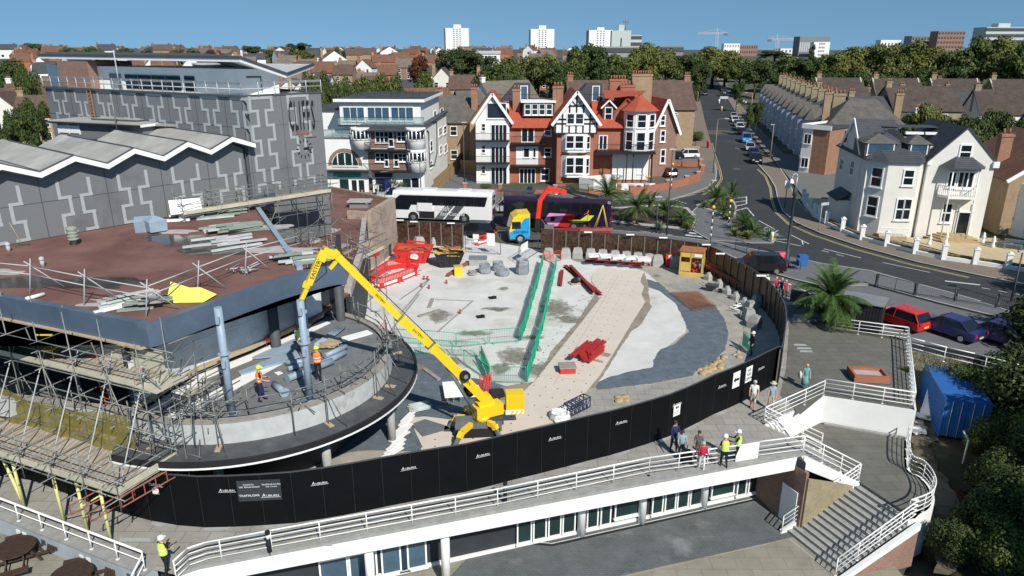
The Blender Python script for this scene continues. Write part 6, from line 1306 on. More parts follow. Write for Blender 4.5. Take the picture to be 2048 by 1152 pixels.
def coach(A,B,Hh,m,label,deco):
    f=Fr(A,B); t=thing('coach',label,'coach',f.W(f.L/2,1.25,0),0); L=f.L; D=2.5; b=MB(); b.T=f.M; W=D
    sec=[(.02,.35),(0,1.6),(.05,Hh-.35),(.2,Hh-.08),(.5,Hh),(D-.5,Hh),(D-.2,Hh-.08),(D-.05,Hh-.35),(D,1.6),(D-.02,.35)]
    xs=[(0.25,.9,.5),(.02,.97,.0),(.5,1,0),(L-.35,1,0),(L,.97,.0)]; vs=[]
    for x,k,dz in xs:
        for y,z in sec: vs.append((x if not(k==.9) else x-.2-(.12 if z<1.6 else -.35),D/2+(y-D/2)*k,z if k==1 or z<1.5 else z-(1-k)*2.4))
    n=len(sec); fs=[tuple(range(n)),tuple(range(len(vs)-n,len(vs)))[::-1]]
    for r_ in range(len(xs)-1):
        for i in range(n): j=(i+1)%n; fs.append((r_*n+j,r_*n+i,(r_+1)*n+i,(r_+1)*n+j))
    b.add(vs,fs,m); b.T=None; part('body',b,t)
    b=MB(); b.T=f.M; z0,z1=1.95,Hh-.5
    b.add([(.15,-.02,1.35),(1.9,-.02,1.35),(2.2,-.02,z0),(L-.8,-.02,z0),(L-.5,-.015,z1),(.9,-.02,z1),(.3,-.02,z1-.5)],[tuple(range(7))],'win_dark'); b.T=None; part('side_windows',b,t)
    for k in range(1,8): b=MB(); b.T=f.M; x=1.9+(L-2.9)*k/8; b.box(x-.02,-.026,z0,x+.02,-.018,z1,'black_trim'); b.T=None; part('window_bar',b,t)
    b=MB(); b.T=f.M; b.add([(-.06,.2,1.2),(-.06,D-.2,1.2),(.18,D-.25,Hh-.5),(.18,.25,Hh-.5)],[(0,1,2,3)],'win_dark'); b.T=None; part('windscreen',b,t)
    b=MB(); b.T=f.M; b.box(L-.01,.4,2.0,L+.03,D-.4,Hh-.5,'win_dark'); b.T=None; part('rear_window',b,t)
    b=MB(); b.T=f.M; b.box(L-.01,.35,.9,L+.03,D-.35,1.6,'black_trim'); b.T=None; part('engine_grille',b,t)
    for y in(.12,D-.3): b=MB(); b.T=f.M; b.box(L-.01,y,.9,L+.04,y+.18,1.7,'lamp_red'); b.T=None; part('taillight',b,t)
    for x in ((2.4,L-3.2) if m=='car_white' else (2.5,L-3.9,L-2.6)):
        b=MB(); b.T=f.M; b.tube((x,-.02,.5),(x,.28,.5),.5,'rubber',18); b.T=None; wh=part('wheel',b,t); b=MB(); b.T=f.M; b.tube((x,-.035,.5),(x,0,.5),.28,'chrome',12); b.T=None; part('hub',b,wh)
        b=MB(); b.T=f.M; b.T=f.M; b.tube((x,-.012,.52),(x,.0,.52),.62,'black_trim',18); b.T=None; part('wheel_arch',b,t)
    b=MB(); b.T=f.M; b.ob((-.35,-.1,2.2),(.1,.1,.7),'car_white' if m=='car_white' else 'black_trim'); b.tube((-.3,-.08,2.5),(.2,.1,Hh-.5),.04,m,5); b.T=None; part('mirror',b,t)
    for k in range(2): b=MB(); b.T=f.M; x=L*(.3+.35*k); b.box(x,.7,Hh-.0,x+1.4,1.8,Hh+.12,m); b.T=None; part('roof_unit',b,t)
    deco(f,t,L,Hh); return t
def dA(f,t,L,Hh):
    b=MB(); b.T=f.M; b.box(3.1,-.03,.42,4.9,-.005,1.25,'black_trim'); b.box(2.95,-.16,1.25,4.7,-.02,2.2,'car_white'); b.T=None; part('luggage_flap',b,t)
    for x0,mm in((4.9,'car_grey'),(6.1,'dark_grey')):
        b=MB(); b.T=f.M; b.add([(x0,-.022,.4),(x0+1.,-.022,.4),(x0+2.3,-.022,1.95),(x0+1.3,-.022,1.95)],[(0,1,2,3)],mm); b.T=None; part('stripe',b,t)
    b=MB(); text(b,tM(f.W(5.8,-.04,1.6),f.x),'South',.85,'car_white',shear=.25,sx=.85); text(b,tM(f.W(7.,-.04,1.0),f.x),'East Coaches',.62,'car_white',shear=.25,sx=.85); part('lettering',b,t)
coach(G(787,441),G(984,448),3.55,'car_white','white coach with black windows and large script lettering',dA)
mat('pink',(.75,.3,.6),.4); mat('lime',(.6,.7,.05),.4)
def dB(f,t,L,Hh):
    for P_,mm in (([(4.6,1.1),(5.2,1.9),(7.0,1.9),(6.1,.45),(5.3,.45)],'pink'),([(6.1,.45),(7.3,.45),(8.2,1.85),(7.0,1.85)],'car_red'),([(7.2,1.25),(8.6,1.3),(9.3,1.85),(10.1,1.85),(9.6,1.25),(8.8,.95),(7.6,.95)],'lime'),([(5.3,1.5),(5.9,1.55),(5.8,1.1),(5.4,.95)],'car_purple')):
        b=MB(); b.add([f.W(x,-.03 if mm!='car_purple' else -.04,z) for x,z in P_],[tuple(range(len(P_)))],mm); part('swoosh',b,t)
coach(G(1006,455),G(1219,466),3.55,'car_purple','dark purple coach with pink, red and lime swooshes',dB)
# lorry with loader crane
A=G(1019,488); f=Fr(A,A+Vector((11,1.4,0))); LT=thing('lorry','yellow and blue flatbed lorry with a folded red loader crane','lorry',f.W(4,1.2,0))
mat('cab_blue',(.02,.3,.6),.3)
b=MB(); b.T=f.M; D=2.4; pr=[(0.05,.5),(0,1.4),(.35,2.7),(.9,3.05),(2.1,3.1),(2.1,.5)]; b.add([(x,0,z) for x,z in pr]+[(x,D,z) for x,z in pr],[tuple(range(6)),tuple(range(6,12))[::-1]]+[(j,i,6+i,6+j) for i in range(6) for j in [(i+1)%6]],'paint_yellow'); b.T=None; part('cab',b,LT)
b=MB(); b.T=f.M; b.add([(x,-.012,z) for x,z in [(0.06,.52),(.04,1.2),(.9,1.7),(1.5,2.6),(2.05,2.7),(2.09,.52)]],[tuple(range(6))],'cab_blue'); b.add([(-.01,0.02,.52),(-.01,D,.52),(-.02,D,1.1),(-.02,.02,1.1)],[(3,2,1,0)],'cab_blue'); b.T=None; part('blue_livery',b,LT)
b=MB(); b.T=f.M; b.box(.25,-.025,1.55,1.15,0,2.3,'win_dark'); b.T=None; part('side_window',b,LT); b=MB(); b.T=f.M; b.add([(0.0,.15,1.5),(0,D-.15,1.5),(.3,D-.2,2.6),(.3,.2,2.6)],[(3,2,1,0)],'win_dark'); b.T=None; part('windscreen',b,LT)
b=MB(); text(b,tM(f.W(1.15,-.03,1.2),f.x),'EASTERN',.36,'black_trim'); part('lettering',b,LT)
b=MB(); b.T=f.M; b.box(0,.1,.35,10.5,D-.1,.85,'dark_grey'); b.box(3.6,0,.75,10.6,D,.95,'red_steel'); b.T=None; part('flatbed',b,LT)
for x in(1.1,6.5,7.8): b=MB(); b.T=f.M; b.tube((x,-.03,.5),(x,.35,.5),.5,'rubber',16); b.tube((x,-.04,.5),(x,0,.5),.28,'chrome',12); b.T=None; part('wheel',b,LT)
rd='crane_red'
def fp(u,v,off=1.2): s,z=f.px(u,v,off); return f.W(s,off,z)
b=MB(); b.beam(f.W(3.0,1.2,1),fp(1076,436),.5,.5,'black_trim'); b.beam(fp(1075,440),fp(1080,400),.42,.45,rd); b.beam(fp(1079,402),fp(1096,378),.4,.4,rd); b.beam(fp(1094,376),fp(1132,384),.4,.42,rd); part('crane_arm',b,LT)
b=MB(); b.beam(fp(1130,380),fp(1196,393),.28,.3,'black_trim'); b.beam(fp(1134,385),fp(1208,408),.14,.16,'black_trim'); b.tube(fp(1096,392),fp(1126,386),.06,'chrome',6); part('crane_jib',b,LT)
b=MB(); 
for q in((1189,463),(1186,462),(1214,463),(1217,462)): b.tube(fp(1206,410),fp(*q),.05,'sling',5)
part('lifting_sling',b,LT)
b=MB(); b.T=f.M; b.box(3.6,.1,.95,3.7,D-.1,2.0,'galv'); b.box(3.6,.1,1.3,4.6,.15,1.9,'galv'); b.T=None; part('headboard',b,LT)
single('load_beam',MB().ob(f.W(9.2,.8,1.05),(3.6,.4,.2),'red_oxide',.14),'red oxide steel beam lying on the lorry bed','steel beam')
# ================= street furniture =================
def hp(u,v,vt,z=.1): p=G(u,v,z); return p,zat(u,vt,p)
p=G(1571,533,.1); zt=zat(1592,352,p); b=MB(); b.lathe(p,[(.3,0),(.3,.9),(.22,1.),(.2,1.6),(.13,1.7),(.12,zt-1.9),(.2,zt-1.85),(.2,zt-1.3),(.1,zt-1.2)],'lamp_post',12); q=p+UP*(zt-.4)
b.path([q-UP*.8,q+Vector((.05,0,.2)),q+Vector((-.0,0,.45)),q+Vector((-.25,0,.5)),q+Vector((-.4,0,.3)),q+Vector((-.42,0,.1))],.05,'light_grey',6); b.lathe(q+Vector((-.42,0,-.35)),[(.22,0),(.2,.12),(.08,.4)],'white_paint',10)
single('street_lamp',b,'tall dark ornate lamp post with white swan neck lantern','street lamp')
def lampc(u,v,vt,L_,m,label,base=0,arm=(1.4,0)):
    p=GT(u,v) if v<395 else G(u,v,.1); h=zat(u,vt,p)-p.z; b=MB(); b.tube(p,p+UP*h,.09,m,7,r2=.055); b.tube(p+UP*h,p+UP*(h+.08)+Vector((arm[0]*L_,arm[1],0)),.045,m,5); b.ob(p+UP*(h+.08)+Vector((arm[0]*L_,arm[1],0)),(.7,.22,.12),'light_grey'); single('street_lamp',b,label,'street lamp')
lampc(1426,347,238,1,'galv','grey street lamp at the mouth of the side street'); lampc(1498,262,186,-1,'timber','pale concrete street lamp half way along the parked cars',arm=(1.6,0)); lampc(1404,188,150,.8,'galv','slim grey lamp at the far end of the side street'); lampc(1540,318,250,-.5,'timber_grey','bare dark pole in front of the terraced houses',arm=(.5,0)); lampc(1472,230,212,.1,'galv','small grey lamp by the far parked cars')
lampc(1345,345,230,.01,'dark_grey','slim dark lamp post beside the mansion drive',arm=(.4,0)); lampc(929,372,246,.1,'dark_grey','slim dark post between the apartments and the mansion'); lampc(843,412,322,-.8,'dark_grey','slim dark lamp standing behind the white coach',arm=(.9,0)); lampc(1333,470,300,.01,'dark_grey','thin black lamp post in front of the palms',arm=(.3,0)); lampc(1312,466,395,.01,'dark_grey','short black post beside the near kerb',arm=(.2,0)); lampc(1421,392,362,.2,'dark_grey','black sign post at the left corner of the side street'); lampc(2022,603,505,.01,'dark_grey','dark lamp post at the right of the main road')
for u,v,vt,l in ((1421,481,415,'black and white striped beacon at the near end of the zebra crossing'),(1456,458,404,'black and white striped beacon at the far end of the zebra crossing'),(1292,385,355,'striped beacon pole by the mansion garden wall'),(1342,378,330,'striped beacon pole by the drive of the mansion')):
    p=G(u,v,.1); h=min(3.4,zat(u,vt,p)-.1); b=MB(); n=9
    for k in range(n): b.tube(p+UP*h*k/n,p+UP*h*(k+1)/n,.06,'white_paint' if k%2 else 'black_trim',8)
    b.ball(p+UP*(h+.12),.19,'beacon',10,6); single('belisha_beacon',b,l,'beacon')
b=MB(); p=G(1543,484,.12); b.lathe(p,[(.16,0),(.16,.95),(.13,1.05),(.02,1.08)],'white_paint',12); b.ob(p+Vector((0,-.15,.5)),(.16,.04,.5),'plate_y'); single('keep_left_bollard',b,'white bollard with yellow face on the island tip','bollard')
for u,v,c_,l in ((1443,222,'plate_y','yellow bollard on the far traffic island'),(1438,207,'white_paint','white bollard on the far traffic island')): p=GT(u,v); b=MB(); b.lathe(p,[(.25,0),(.25,1.3),(.1,1.4)],c_,10); single('keep_left_bollard',b,l,'bollard')
p=GT(1450,214); b=MB(); b.tube(p,p+UP*2.6,.05,'galv',6); b.ob(p+Vector((-.6,0,2.9)),(2.6,.06,.8),'light_grey'); single('direction_sign',b,'white direction sign on the far traffic island','sign')
p=GT(1415,297); b=MB(); b.lathe(p,[(.25,0),(.25,1.35),(.3,1.4),(.3,1.5),(.1,1.62)],'red_plastic',12); b.ob(p+Vector((0,-.25,1.1)),(.25,.03,.06),'black_trim'); single('post_box',b,'red pillar post box on the left pavement','post box')
p=G(1569,415,.12); b=MB(); b.tube(p,p+UP*2.8,.05,'dark_grey',6); b.ob(p+Vector((.05,-.06,2.9)),(.75,.04,.95),'white_paint'); single('road_sign',b,'square white road sign on a dark post by the yellow lines','sign')
p=G(1637,462,.12); b=MB(); b.tube(p,p+UP*3.1,.04,'light_grey',6); b.ob(p+Vector((.3,0,3.0)),(1.1,.04,.3),'light_grey',.4); single('road_sign',b,'grey finger sign in front of the villa pillars','sign')
p=G(1557,535,.1); b=MB(); b.ob(p+Vector((0,0,1.2)),(.95,.06,.6),'red_sign'); b.tube(p+Vector((.3,0,0)),p+Vector((.3,0,1.)),.03,'dark_grey'); text(b,tM(p+Vector((0,-.04,1.3)),(1,0,0)),'ROAD AHEAD',.14,'white_paint'); text(b,tM(p+Vector((0,-.04,1.1)),(1,0,0)),'CLOSED',.16,'white_paint'); single('road_sign',b,'red roadworks sign beside the black estate car','sign')
b=MB(); b.ob(G(1605,520,.6),(.8,.7,.95),'container_blue'); b.ob(G(1605,520,1.1),(.85,.75,.08),'container_blue'); single('salt_bin',b,'blue bin behind the big palm','bin')
for i,(u,v) in enumerate(((1752,572),(1829,590),(1910,600),(1995,612))): p=G(u,v,.1); b=MB(); b.lathe(p,[(.16,0),(.16,.15),(.12,.2),(.12,.85),(.15,.9),(.13,1.0),(.03,1.08)],'lamp_post',10); single('bollard',b,'dark cast bollard in front of the guard rail','bollard','dark bollards along the guard rail')
gr=thing('guard_rail','black pedestrian guard rail panel on the near pavement of the main road','guard rail',group='guard rail panels beside the main road')
b=MB(); b.path([(0,0,0),(0,0,1.05),(2,0,1.05),(2,0,0)],.028,'dark_grey',6); b.tube((0,0,.15),(2,0,.15),.02,'dark_grey',5); part('frame',b,gr,world=False)
b=MB()
for k in range(1,17): b.tube((k*2/17,0,.15),(k*2/17,0,1.05),.007,'mid_grey',3,cap=False)
part('bars',b,gr,world=False); GR=Rep(gr)
for pts in ([(1750,572),(1830,591),(1908,603),(1990,616),(2060,630)],[(1420,492),(1470,500),(1516,515),(1560,530),(1600,540)]):
    W=[G(*p,.1) for p in pts]
    for a,c in zip(W,W[1:]):
        n=max(1,round((c-a).length/2)); d=(c-a)/n
        for k in range(n): GR.at(a+d*k,math.atan2(d.y,d.x),sc_=(d.length/2,1,1))
# bus shelter
A=G(1002,420,.12); f=Fr(A,G(1062,424,.12),.12); t=thing('bus_shelter','glazed bus shelter with two posters behind the purple coach','bus shelter',A); b=MB(); b.T=f.M; b.box(-.2,-.3,2.35,f.L+.2,1.4,2.5,'dark_grey'); b.T=None; part('roof',b,t); b=MB(); b.T=f.M
for x in(0,f.L*.33,f.L*.66,f.L): b.tube((x,1.2,0),(x,1.2,2.4),.05,'dark_grey',6)
for x in(0,f.L): b.tube((x,0,0),(x,0,2.4),.05,'dark_grey',6)
b.T=None; part('frame',b,t); b=MB(); b.T=f.M; b.box(0,1.18,.3,f.L,1.2,2.2,'clear_rail'); b.T=None; part('glass',b,t)
for x,mm in((.6,'sky_poster'),(1.9,'pink')): b=MB(); b.T=f.M; b.box(x,1.1,.8,x+.75,1.16,1.9,mm); b.T=None; part('poster',b,t)
b=MB(); b.T=f.M; b.box(f.L*.8,.9,0,f.L*.95,1.3,2.9,'pipe_navy'); b.T=None; single('info_totem',b,'tall blue information totem at the bus shelter','totem')
for i,(u,v) in enumerate(((683,395),(700,395),(725,395),(743,396),(665,393))): p=G(u,v,.13); b=MB(); b.ob(p+UP*.5,(.18,.18,1.),'timber'); single('timber_bollard',b,'square pale timber bollard on the shop forecourt','bollard','timber bollards outside the shops')
# ================= houses =================
def vol(root,f,s0,s1,y0,y1,z0,ze,zr=None,axis='x',wm='white_wall',rm='tile_brown',ov=.35,hip=0,hip2=None,flat=False,rt=.14,rake=None):
    """walls and roof of a block in facade metres; axis = direction of the ridge"""
    hip2=hip if hip2 is None else hip2
    b=MB(); b.T=f.M; b.box(s0,y0,z0,s1,y1,ze,wm)
    if zr and not flat:
        if axis=='x':
            ym=(y0+y1)/2
            if hip==0: b.add([(s0,y0,ze),(s0,y1,ze),(s0,ym,zr)],[(0,2,1)],wm)
            if hip2==0: b.add([(s1,y0,ze),(s1,y1,ze),(s1,ym,zr)],[(0,1,2)],wm)
        else:
            xm=(s0+s1)/2
            if hip==0: b.add([(s0,y0,ze),(s1,y0,ze),(xm,y0,zr)],[(0,1,2)],wm)
            if hip2==0: b.add([(s0,y1,ze),(s1,y1,ze),(xm,y1,zr)],[(0,2,1)],wm)
    b.T=None; part('wall',b,root)
    b=MB(); b.T=f.M
    if flat or not zr: b.box(s0-ov,y0-ov,ze,s1+ov,y1+ov,ze+.25,rm)
    else:
        if axis=='x':
            ym=(y0+y1)/2; k=ov*(zr-ze)/(ym-y0); a0=s0-(ov if not hip else ov); a1=s1+ov
            r0=(s0+hip if hip else s0-ov); r1=(s1-hip2 if hip2 else s1+ov)
            P_=[(a0,y0-ov,ze-k),(a1,y0-ov,ze-k),(r1,ym,zr),(r0,ym,zr),(a0,y1+ov,ze-k),(a1,y1+ov,ze-k)]
        else:
            xm=(s0+s1)/2; k=ov*(zr-ze)/(xm-s0); r0=(y0+hip if hip else y0-ov); r1=(y1-hip2 if hip2 else y1+ov)
            P_=[(s1+ov,y0-ov,ze-k),(s1+ov,y1+ov,ze-k),(xm,r1,zr),(xm,r0,zr),(s0-ov,y0-ov,ze-k),(s0-ov,y1+ov,ze-k)]
        V=[Vector(p) for p in P_]; 
        def sl(ids): q=[V[i] for i in ids]; b.slab([p+Vector((0,0,.02)) for p in q],rt if (q[1]-q[0]).cross(q[2]-q[0]).z>0 else -rt,rm)
        sl((0,1,2,3)); sl((5,4,3,2))
        if hip: sl((4,0,3))
        if hip2: sl((1,5,2))
    b.T=None; r=part('roof',b,root)
    if rake: # painted barge boards on the front gable
        b=MB(); b.T=f.M; xm=(s0+s1)/2; k=ov*(zr-ze)/(xm-s0)
        for e in(-1,1): x=s0-ov if e<0 else s1+ov; b.beam((x,y0-ov-.04,ze-k),(xm,y0-ov-.04,zr+.05),.1,.38,rake)
        b.T=None; part('barge_board',b,root)
    return r
def chim(root,f,s,y,z0,z1,w,d,m,pots=3):
    b=MB(); b.T=f.M; b.box(s-w/2,y-d/2,z0,s+w/2,y+d/2,z1,m); b.box(s-w/2-.08,y-d/2-.08,z1-.3,s+w/2+.08,y+d/2+.08,z1-.05,m); b.T=None; c=part('chimney',b,root)
    b=MB(); b.T=f.M
    for k in range(pots): x=s+(k-(pots-1)/2)*w/pots*.95; b.tube((x,y,z1),(x,y,z1+.55),.12,'chimney_pot',7)
    b.T=None; part('chimney_pots',b,c)
def balc(root,f,s0,s1,z,d=1.2,y=0,rm='black_trim',glass=False,sl='black_trim'):
    b=MB(); b.T=f.M; b.box(s0,y-d,z-.18,s1,y,z,sl); b.T=None; bb=part('balcony',b,root); b=MB(); b.T=f.M
    if glass: b.box(s0,y-d,z,s1,y-d+.03,z+1,'clear_rail')
    n=int((s1-s0)/.16 if not glass else (s1-s0)/1.2)
    for i in range(n+1): x=s0+(s1-s0)*i/n; b.box(x-.012,y-d-.012,z,x+.012,y-d+.012,z+1,rm)
    b.box(s0,y-d-.03,z+.98,s1,y-d+.03,z+1.04,rm); b.T=None; part('railing',b,bb)
def W_(root,f,u0,v0,u1,v1,d=0,**k):
    r=f.rect(u0,v0,u1,v1,d); return window(root,f,r[0],r[1],r[2],r[3],d,**k)
# ---- apartment block
f=Fr(G(655,385),G(850,387)); AP=thing('apartment_block','white art deco apartment block with shops, curved bay windows and roof terrace','apartment block',f.A); L=f.L
zz_=lambda v,u=780,d=0:f.px(u,v,d)[1]; ss=lambda u,d=0:f.px(u,340,d)[0]
zc1,zb,zp0,zp1=zz_(340),zz_(278,690),zz_(252),zz_(208)
vol(AP,f,0,ss(728),0,10,0,zb,wm='white_wall',rm='light_grey',ov=.05); vol(AP,f,ss(728),L,0,24,0,zp0-.2,wm='white_wall',rm='dark_grey',ov=.3)
vol(AP,f,ss(688,2.5),L-.6,2.5,20,zp0-.2,zp1+.2,wm='white_wall',rm='felt_dark',ov=.6); vol(AP,f,-2.5,ss(735),6,26,0,zz_(228),wm='white_wall',rm='slate',ov=.4)
b=MB(); b.T=f.M; b.box(ss(688,2.5)-.65,1.85,zp1+.1,L+.05,1.9,zp1+.5,'white_paint'); b.box(L+.0,1.9,zp1+.1,L+.05,20.5,zp1+.5,'white_paint'); b.T=None; part('white_fascia',b,AP)
b=MB(); b.T=f.M; b.slab([(ss(712),-1.2,zp0-.6),(L+.5,-1.2,zp0-.6),(L-.2,1.4,zp0+.1),(ss(725),1.4,zp0+.1)],.12,'slate'); b.T=None; part('canopy_roof',b,AP)
b=MB(); b.T=f.M; z2,z3=zz_(302),zz_(262); b.box(ss(738),-.05,zc1,ss(826),-.0,zz_(303),'brick_brown'); b.box(ss(738),-.05,zz_(296),ss(826),0,z3,'brick_brown'); b.T=None; part('brick_panel',b,AP)
for (u0,u1) in((687,728),(736,778),(783,826)): W_(AP,f,u0,215,u1,241,2.5,cols=3,rows=1,gm='glass_blue')
for u0,u1,v0,v1,c_ in((752,776,264,284,3),(778,786,264,292,1),(795,810,264,282,2),(752,768,307,322,2),(770,776,307,332,1),(789,796,308,332,1),(798,812,308,322,2)): W_(AP,f,u0,v0,u1,v1,-.05,cols=c_,rows=2,fw=.12)
for u,v0,v1 in((724,256,298),(833,256,300),(833,300,344)):
    s=ss(u,-.6); z0,z1=f.px(u,v1,-.6)[1],f.px(u,v0,-.6)[1]; b=MB(); b.tube(f.W(s,-.1,z0),f.W(s,-.1,z1),1.25,'white_wall',18); bw=part('bow_bay',b,AP); b=MB(); b.tube(f.W(s,-.1,z0+(z1-z0)*.48),f.W(s,-.1,z1-.35),1.27,'glass',18)
    for k in range(8): a=PI+PI*k/7; b.tube(f.W(s+1.28*math.cos(a),-.1+1.28*math.sin(a),z0+(z1-z0)*.46),f.W(s+1.28*math.cos(a),-.1+1.28*math.sin(a),z1-.3),.09,'white_paint',5)
    b.tube(f.W(s,-.1,z1-.4),f.W(s,-.1,z1+.05),1.32,'white_paint',18); b.tube(f.W(s,-.1,z0+(z1-z0)*.44),f.W(s,-.1,z0+(z1-z0)*.49),1.32,'white_paint',18)
    part('window',b,bw)
balc(AP,f,ss(737),ss(826),zz_(298),1.3); balc(AP,f,0,L-.3,zc1,1.2); balc(AP,f,ss(686,1),L+.2,zp0+.1,.1,.2,glass=True); balc(AP,f,0,ss(728),zb+.2,.05,0,glass=True)
s,z=f.px(691,332); b=MB(); pts=[]
for k in range(13): a=PI*k/12; pts.append((s+2.35*math.cos(a),z+.1+2.3*math.sin(a)))
b.T=f.M; b.add([(x,-.06,zz) for x,zz in pts]+[(s+(x-s)*.8,-.06,z+.1+(zz-z-.1)*.8) for x,zz in pts],[(i,i+1,14+i,13+i) for i in range(12)],'brick_brown'); b.T=None; part('brick_arch',b,AP)
b=MB(); b.T=f.M; b.add([(s+(x-s)*.76,-.05,z+.1+(zz-z-.1)*.76) for x,zz in pts],[tuple(range(13))],'glass_green'); b.T=None; w_=part('arched_window',b,AP); b=MB(); b.T=f.M
for x in(-1,0,1): b.box(s+x-.07,-.12,z,s+x+.07,-.05,z+1.7,'white_paint')
b.box(s-1.8,-.12,z-.1,s+1.8,-.04,z+.1,'white_paint'); b.T=None; part('frame',b,w_)
for u0,u1,m,nm in((668,722,'shop_green','shop_sign'),(750,785,'pipe_navy','shop_sign')): r=f.rect(u0,346,u1,354); b=MB(); b.T=f.M; b.box(r[0],-.2,r[1],r[2],-.02,r[3],m); b.T=None; part(nm,b,AP)
for u0,u1,v0,gm in((680,698,358,'glass_green'),(704,714,360,'glass'),(718,729,360,'glass'),(738,746,356,'glass'),(752,783,356,'glass'),(806,822,358,'glass_green'),(824,838,356,'glass')): W_(AP,f,u0,v0,u1,384,0,gm=gm,sill=False)
r=f.rect(770,358,783,384); b=MB(); b.T=f.M; b.box(r[0],-.12,r[1],r[2],-.1,r[3],'shop_blue'); b.T=None; part('shop_panel',b,AP)
fr_=Fr(f.W(L,0,0),f.W(L,24,0)); 
for u0,v0,u1,v1 in((860,282,865,302),(877,256,884,270),(887,252,893,266),(879,292,884,307),(888,290,894,304),(860,322,864,335)): W_(AP,fr_,u0,v0,u1,v1,0,cols=1,rows=2)
for u0,v0,u1,v1 in((867,222,872,236),(880,217,886,230)): W_(AP,fr_,u0,v0,u1,v1,.6,gm='glass',fw=.05)
b=MB(); b.path([fr_.W(3.2,-.08,8.2),fr_.W(4.5,-.08,7.8),fr_.W(4.6,-.08,3.),fr_.W(9,-.08,2.6),fr_.W(12,-.08,4),fr_.W(12.5,-.08,8.5),fr_.W(9,-.08,8.6)],.07,'black_trim',5); part('drain_pipe',b,AP)
b=MB()
for k in range(26): p=f.W(random.uniform(2,L-1.5),random.uniform(5,17),zp1+.3); b.tube(p,p+UP*random.uniform(.6,1.3),.025,'black_trim',4); b.tube(p+UP*.6,p+UP*.6+Vector((1.1,.2,0)),.02,'black_trim',4)
part('roof_railing',b,AP)
def wallthing(name,label,pts,h,t,m,cat,posts=None,z=0.,piers=0,pm=None):
    b=MB(); b.wall(pts,z,h,t,m)
    if piers:
        for p in pts: b.ob(Vector((p[0],p[1],z+(h+piers)/2)),(t*2,t*2,h+piers),pm or m,.1); b.ob(Vector((p[0],p[1],z+h+piers+.05)),(t*2.4,t*2.4,.1),'kerb',.1)
    return single(name,b,label,cat)
wallthing('timber_fence','long wooden fence beside the white apartment block',[G(868,388),G(912,345),G(925,322)],2.,.08,'fence_wood','fence'); wallthing('timber_fence','dark wooden fence at the back of the drive beside the mansion',[G(921,345),G(952,346)],2.,.08,'fence_wood','fence')
wallthing('garden_wall','red brick garden wall with railings in front of the mansion',[G(930,384,.1),G(1000,386,.1),G(1110,388,.1),G(1180,390,.1),G(1238,385,.1)],.6,.25,'brick_red','wall',piers=.7)
b=MB()
for a,c in(((932,384),(1000,386)),((1112,388),(1178,390))):
    A_,B_=G(*a,.1),G(*c,.1)
    for k in range(40): p=A_.lerp(B_,k/39); b.tube(p+UP*.6,p+UP*1.5,.02,'dark_grey',4)
    b.tube(A_+UP*1.45,B_+UP*1.45,.03,'dark_grey',4)
single('iron_railing',b,'black iron railings on the mansion garden wall','railing')
wallthing('garden_wall','curved red brick wall along the drive of the mansion',[G(1262,390,.1),G(1292,388,.1),G(1335,379,.1),G(1372,370,.1),G(1395,361,.1),G(1403,347,.1)],1.15,.3,'brick_red','wall',piers=.25); wallthing('garden_wall','short red brick wall in front of the parked white car',[G(1340,332),G(1400,334)],.9,.3,'brick_red','wall',piers=.4)
wallthing('garden_wall','tan rendered wall below the upper drive',[G(1352,303),G(1398,303)],1.1,.2,'brick_buff','wall')
# ---- mansion
M0=thing('mansion','red brick mansion with half timbered gable, orange tiled roofs and balconies','mansion',(7,104,0)); f=Fr(Vector((-5.4,105.3,0)),Vector((21,105.3,0)))
X=lambda u,d=0:f.px(u,300,d)[0]; Zz=lambda v,u=1100,d=0:f.px(u,v,d)[1]
xa,xb,xc,xd,xe=X(952),X(1019),X(1108,-2),X(1196,-2),X(1300)
ze=Zz(237,985); zt_=Zz(188,985)
vol(M0,f,xa,xb,0,9,0,ze,zt_,'y','white_wall','tile_orange',.5,rake='white_paint')
zr2=Zz(212,1070,4); ze2=Zz(256,1060)
vol(M0,f,xb,X(1300),.6,12,0,ze2,None,'x','brick_red','felt_dark',.0,rt=.1)
def rslope(x0,x1,y0,y1,z0,z1,m='tile_orange'): b=MB(); b.T=f.M; b.slab([(x0,y0,z0),(x1,y0,z0),(x1,y1,z1),(x0,y1,z1)],.15,m); b.T=None; return part('roof',b,M0)
zt2=ze2+3.4; rslope(xb-.1,xc+.5,.1,4.6,ze2-.1,zt2); rslope(xd-.5,X(1275),.1,4.6,ze2-.1,zt2)
b=MB(); b.T=f.M; b.box(xb,4.6,ze2,X(1290),11.8,zt2,'felt_dark'); b.box(xb,11.5,ze2,X(1290),12,zt2,'tile_orange'); b.T=None; part('roof_terrace',b,M0)
b=MB(); b.T=f.M
for k in range(34): x=xb-2+(X(1290)-xb+2)*k/33; b.box(x-.02,4.6,zt2,x+.02,4.64,zt2+1.05,'black_trim')
b.box(xb-2,4.6,zt2+1.,X(1290),4.66,zt2+1.06,'black_trim'); b.box(xb,4.62,zt2,X(1290),4.63,zt2+1,'win_dark') if 0 else None; b.T=None; part('terrace_railing',b,M0)
for u in(1048,1188): x=X(u,6); b=MB(); b.T=f.M; b.add([(x-3.6,6,zt2),(x+.9,6,zt2),(x+.9,6,zt2+2.5),(x-1.4,6,zt2+2.5),(x-3.6,9,zt2),(x+.9,9,zt2),(x+.9,9,zt2+2.5),(x-1.4,9,zt2+2.5)],[(0,1,2,3),(5,4,7,6),(3,2,6,7),(0,3,7,4),(1,5,6,2)],'slate'); b.T=None; part('roof_access_box',b,M0); window(M0,f,x-.5,zt2+.1,x+.4,zt2+2.1,6,1,1,.12,gm='glass_blue')
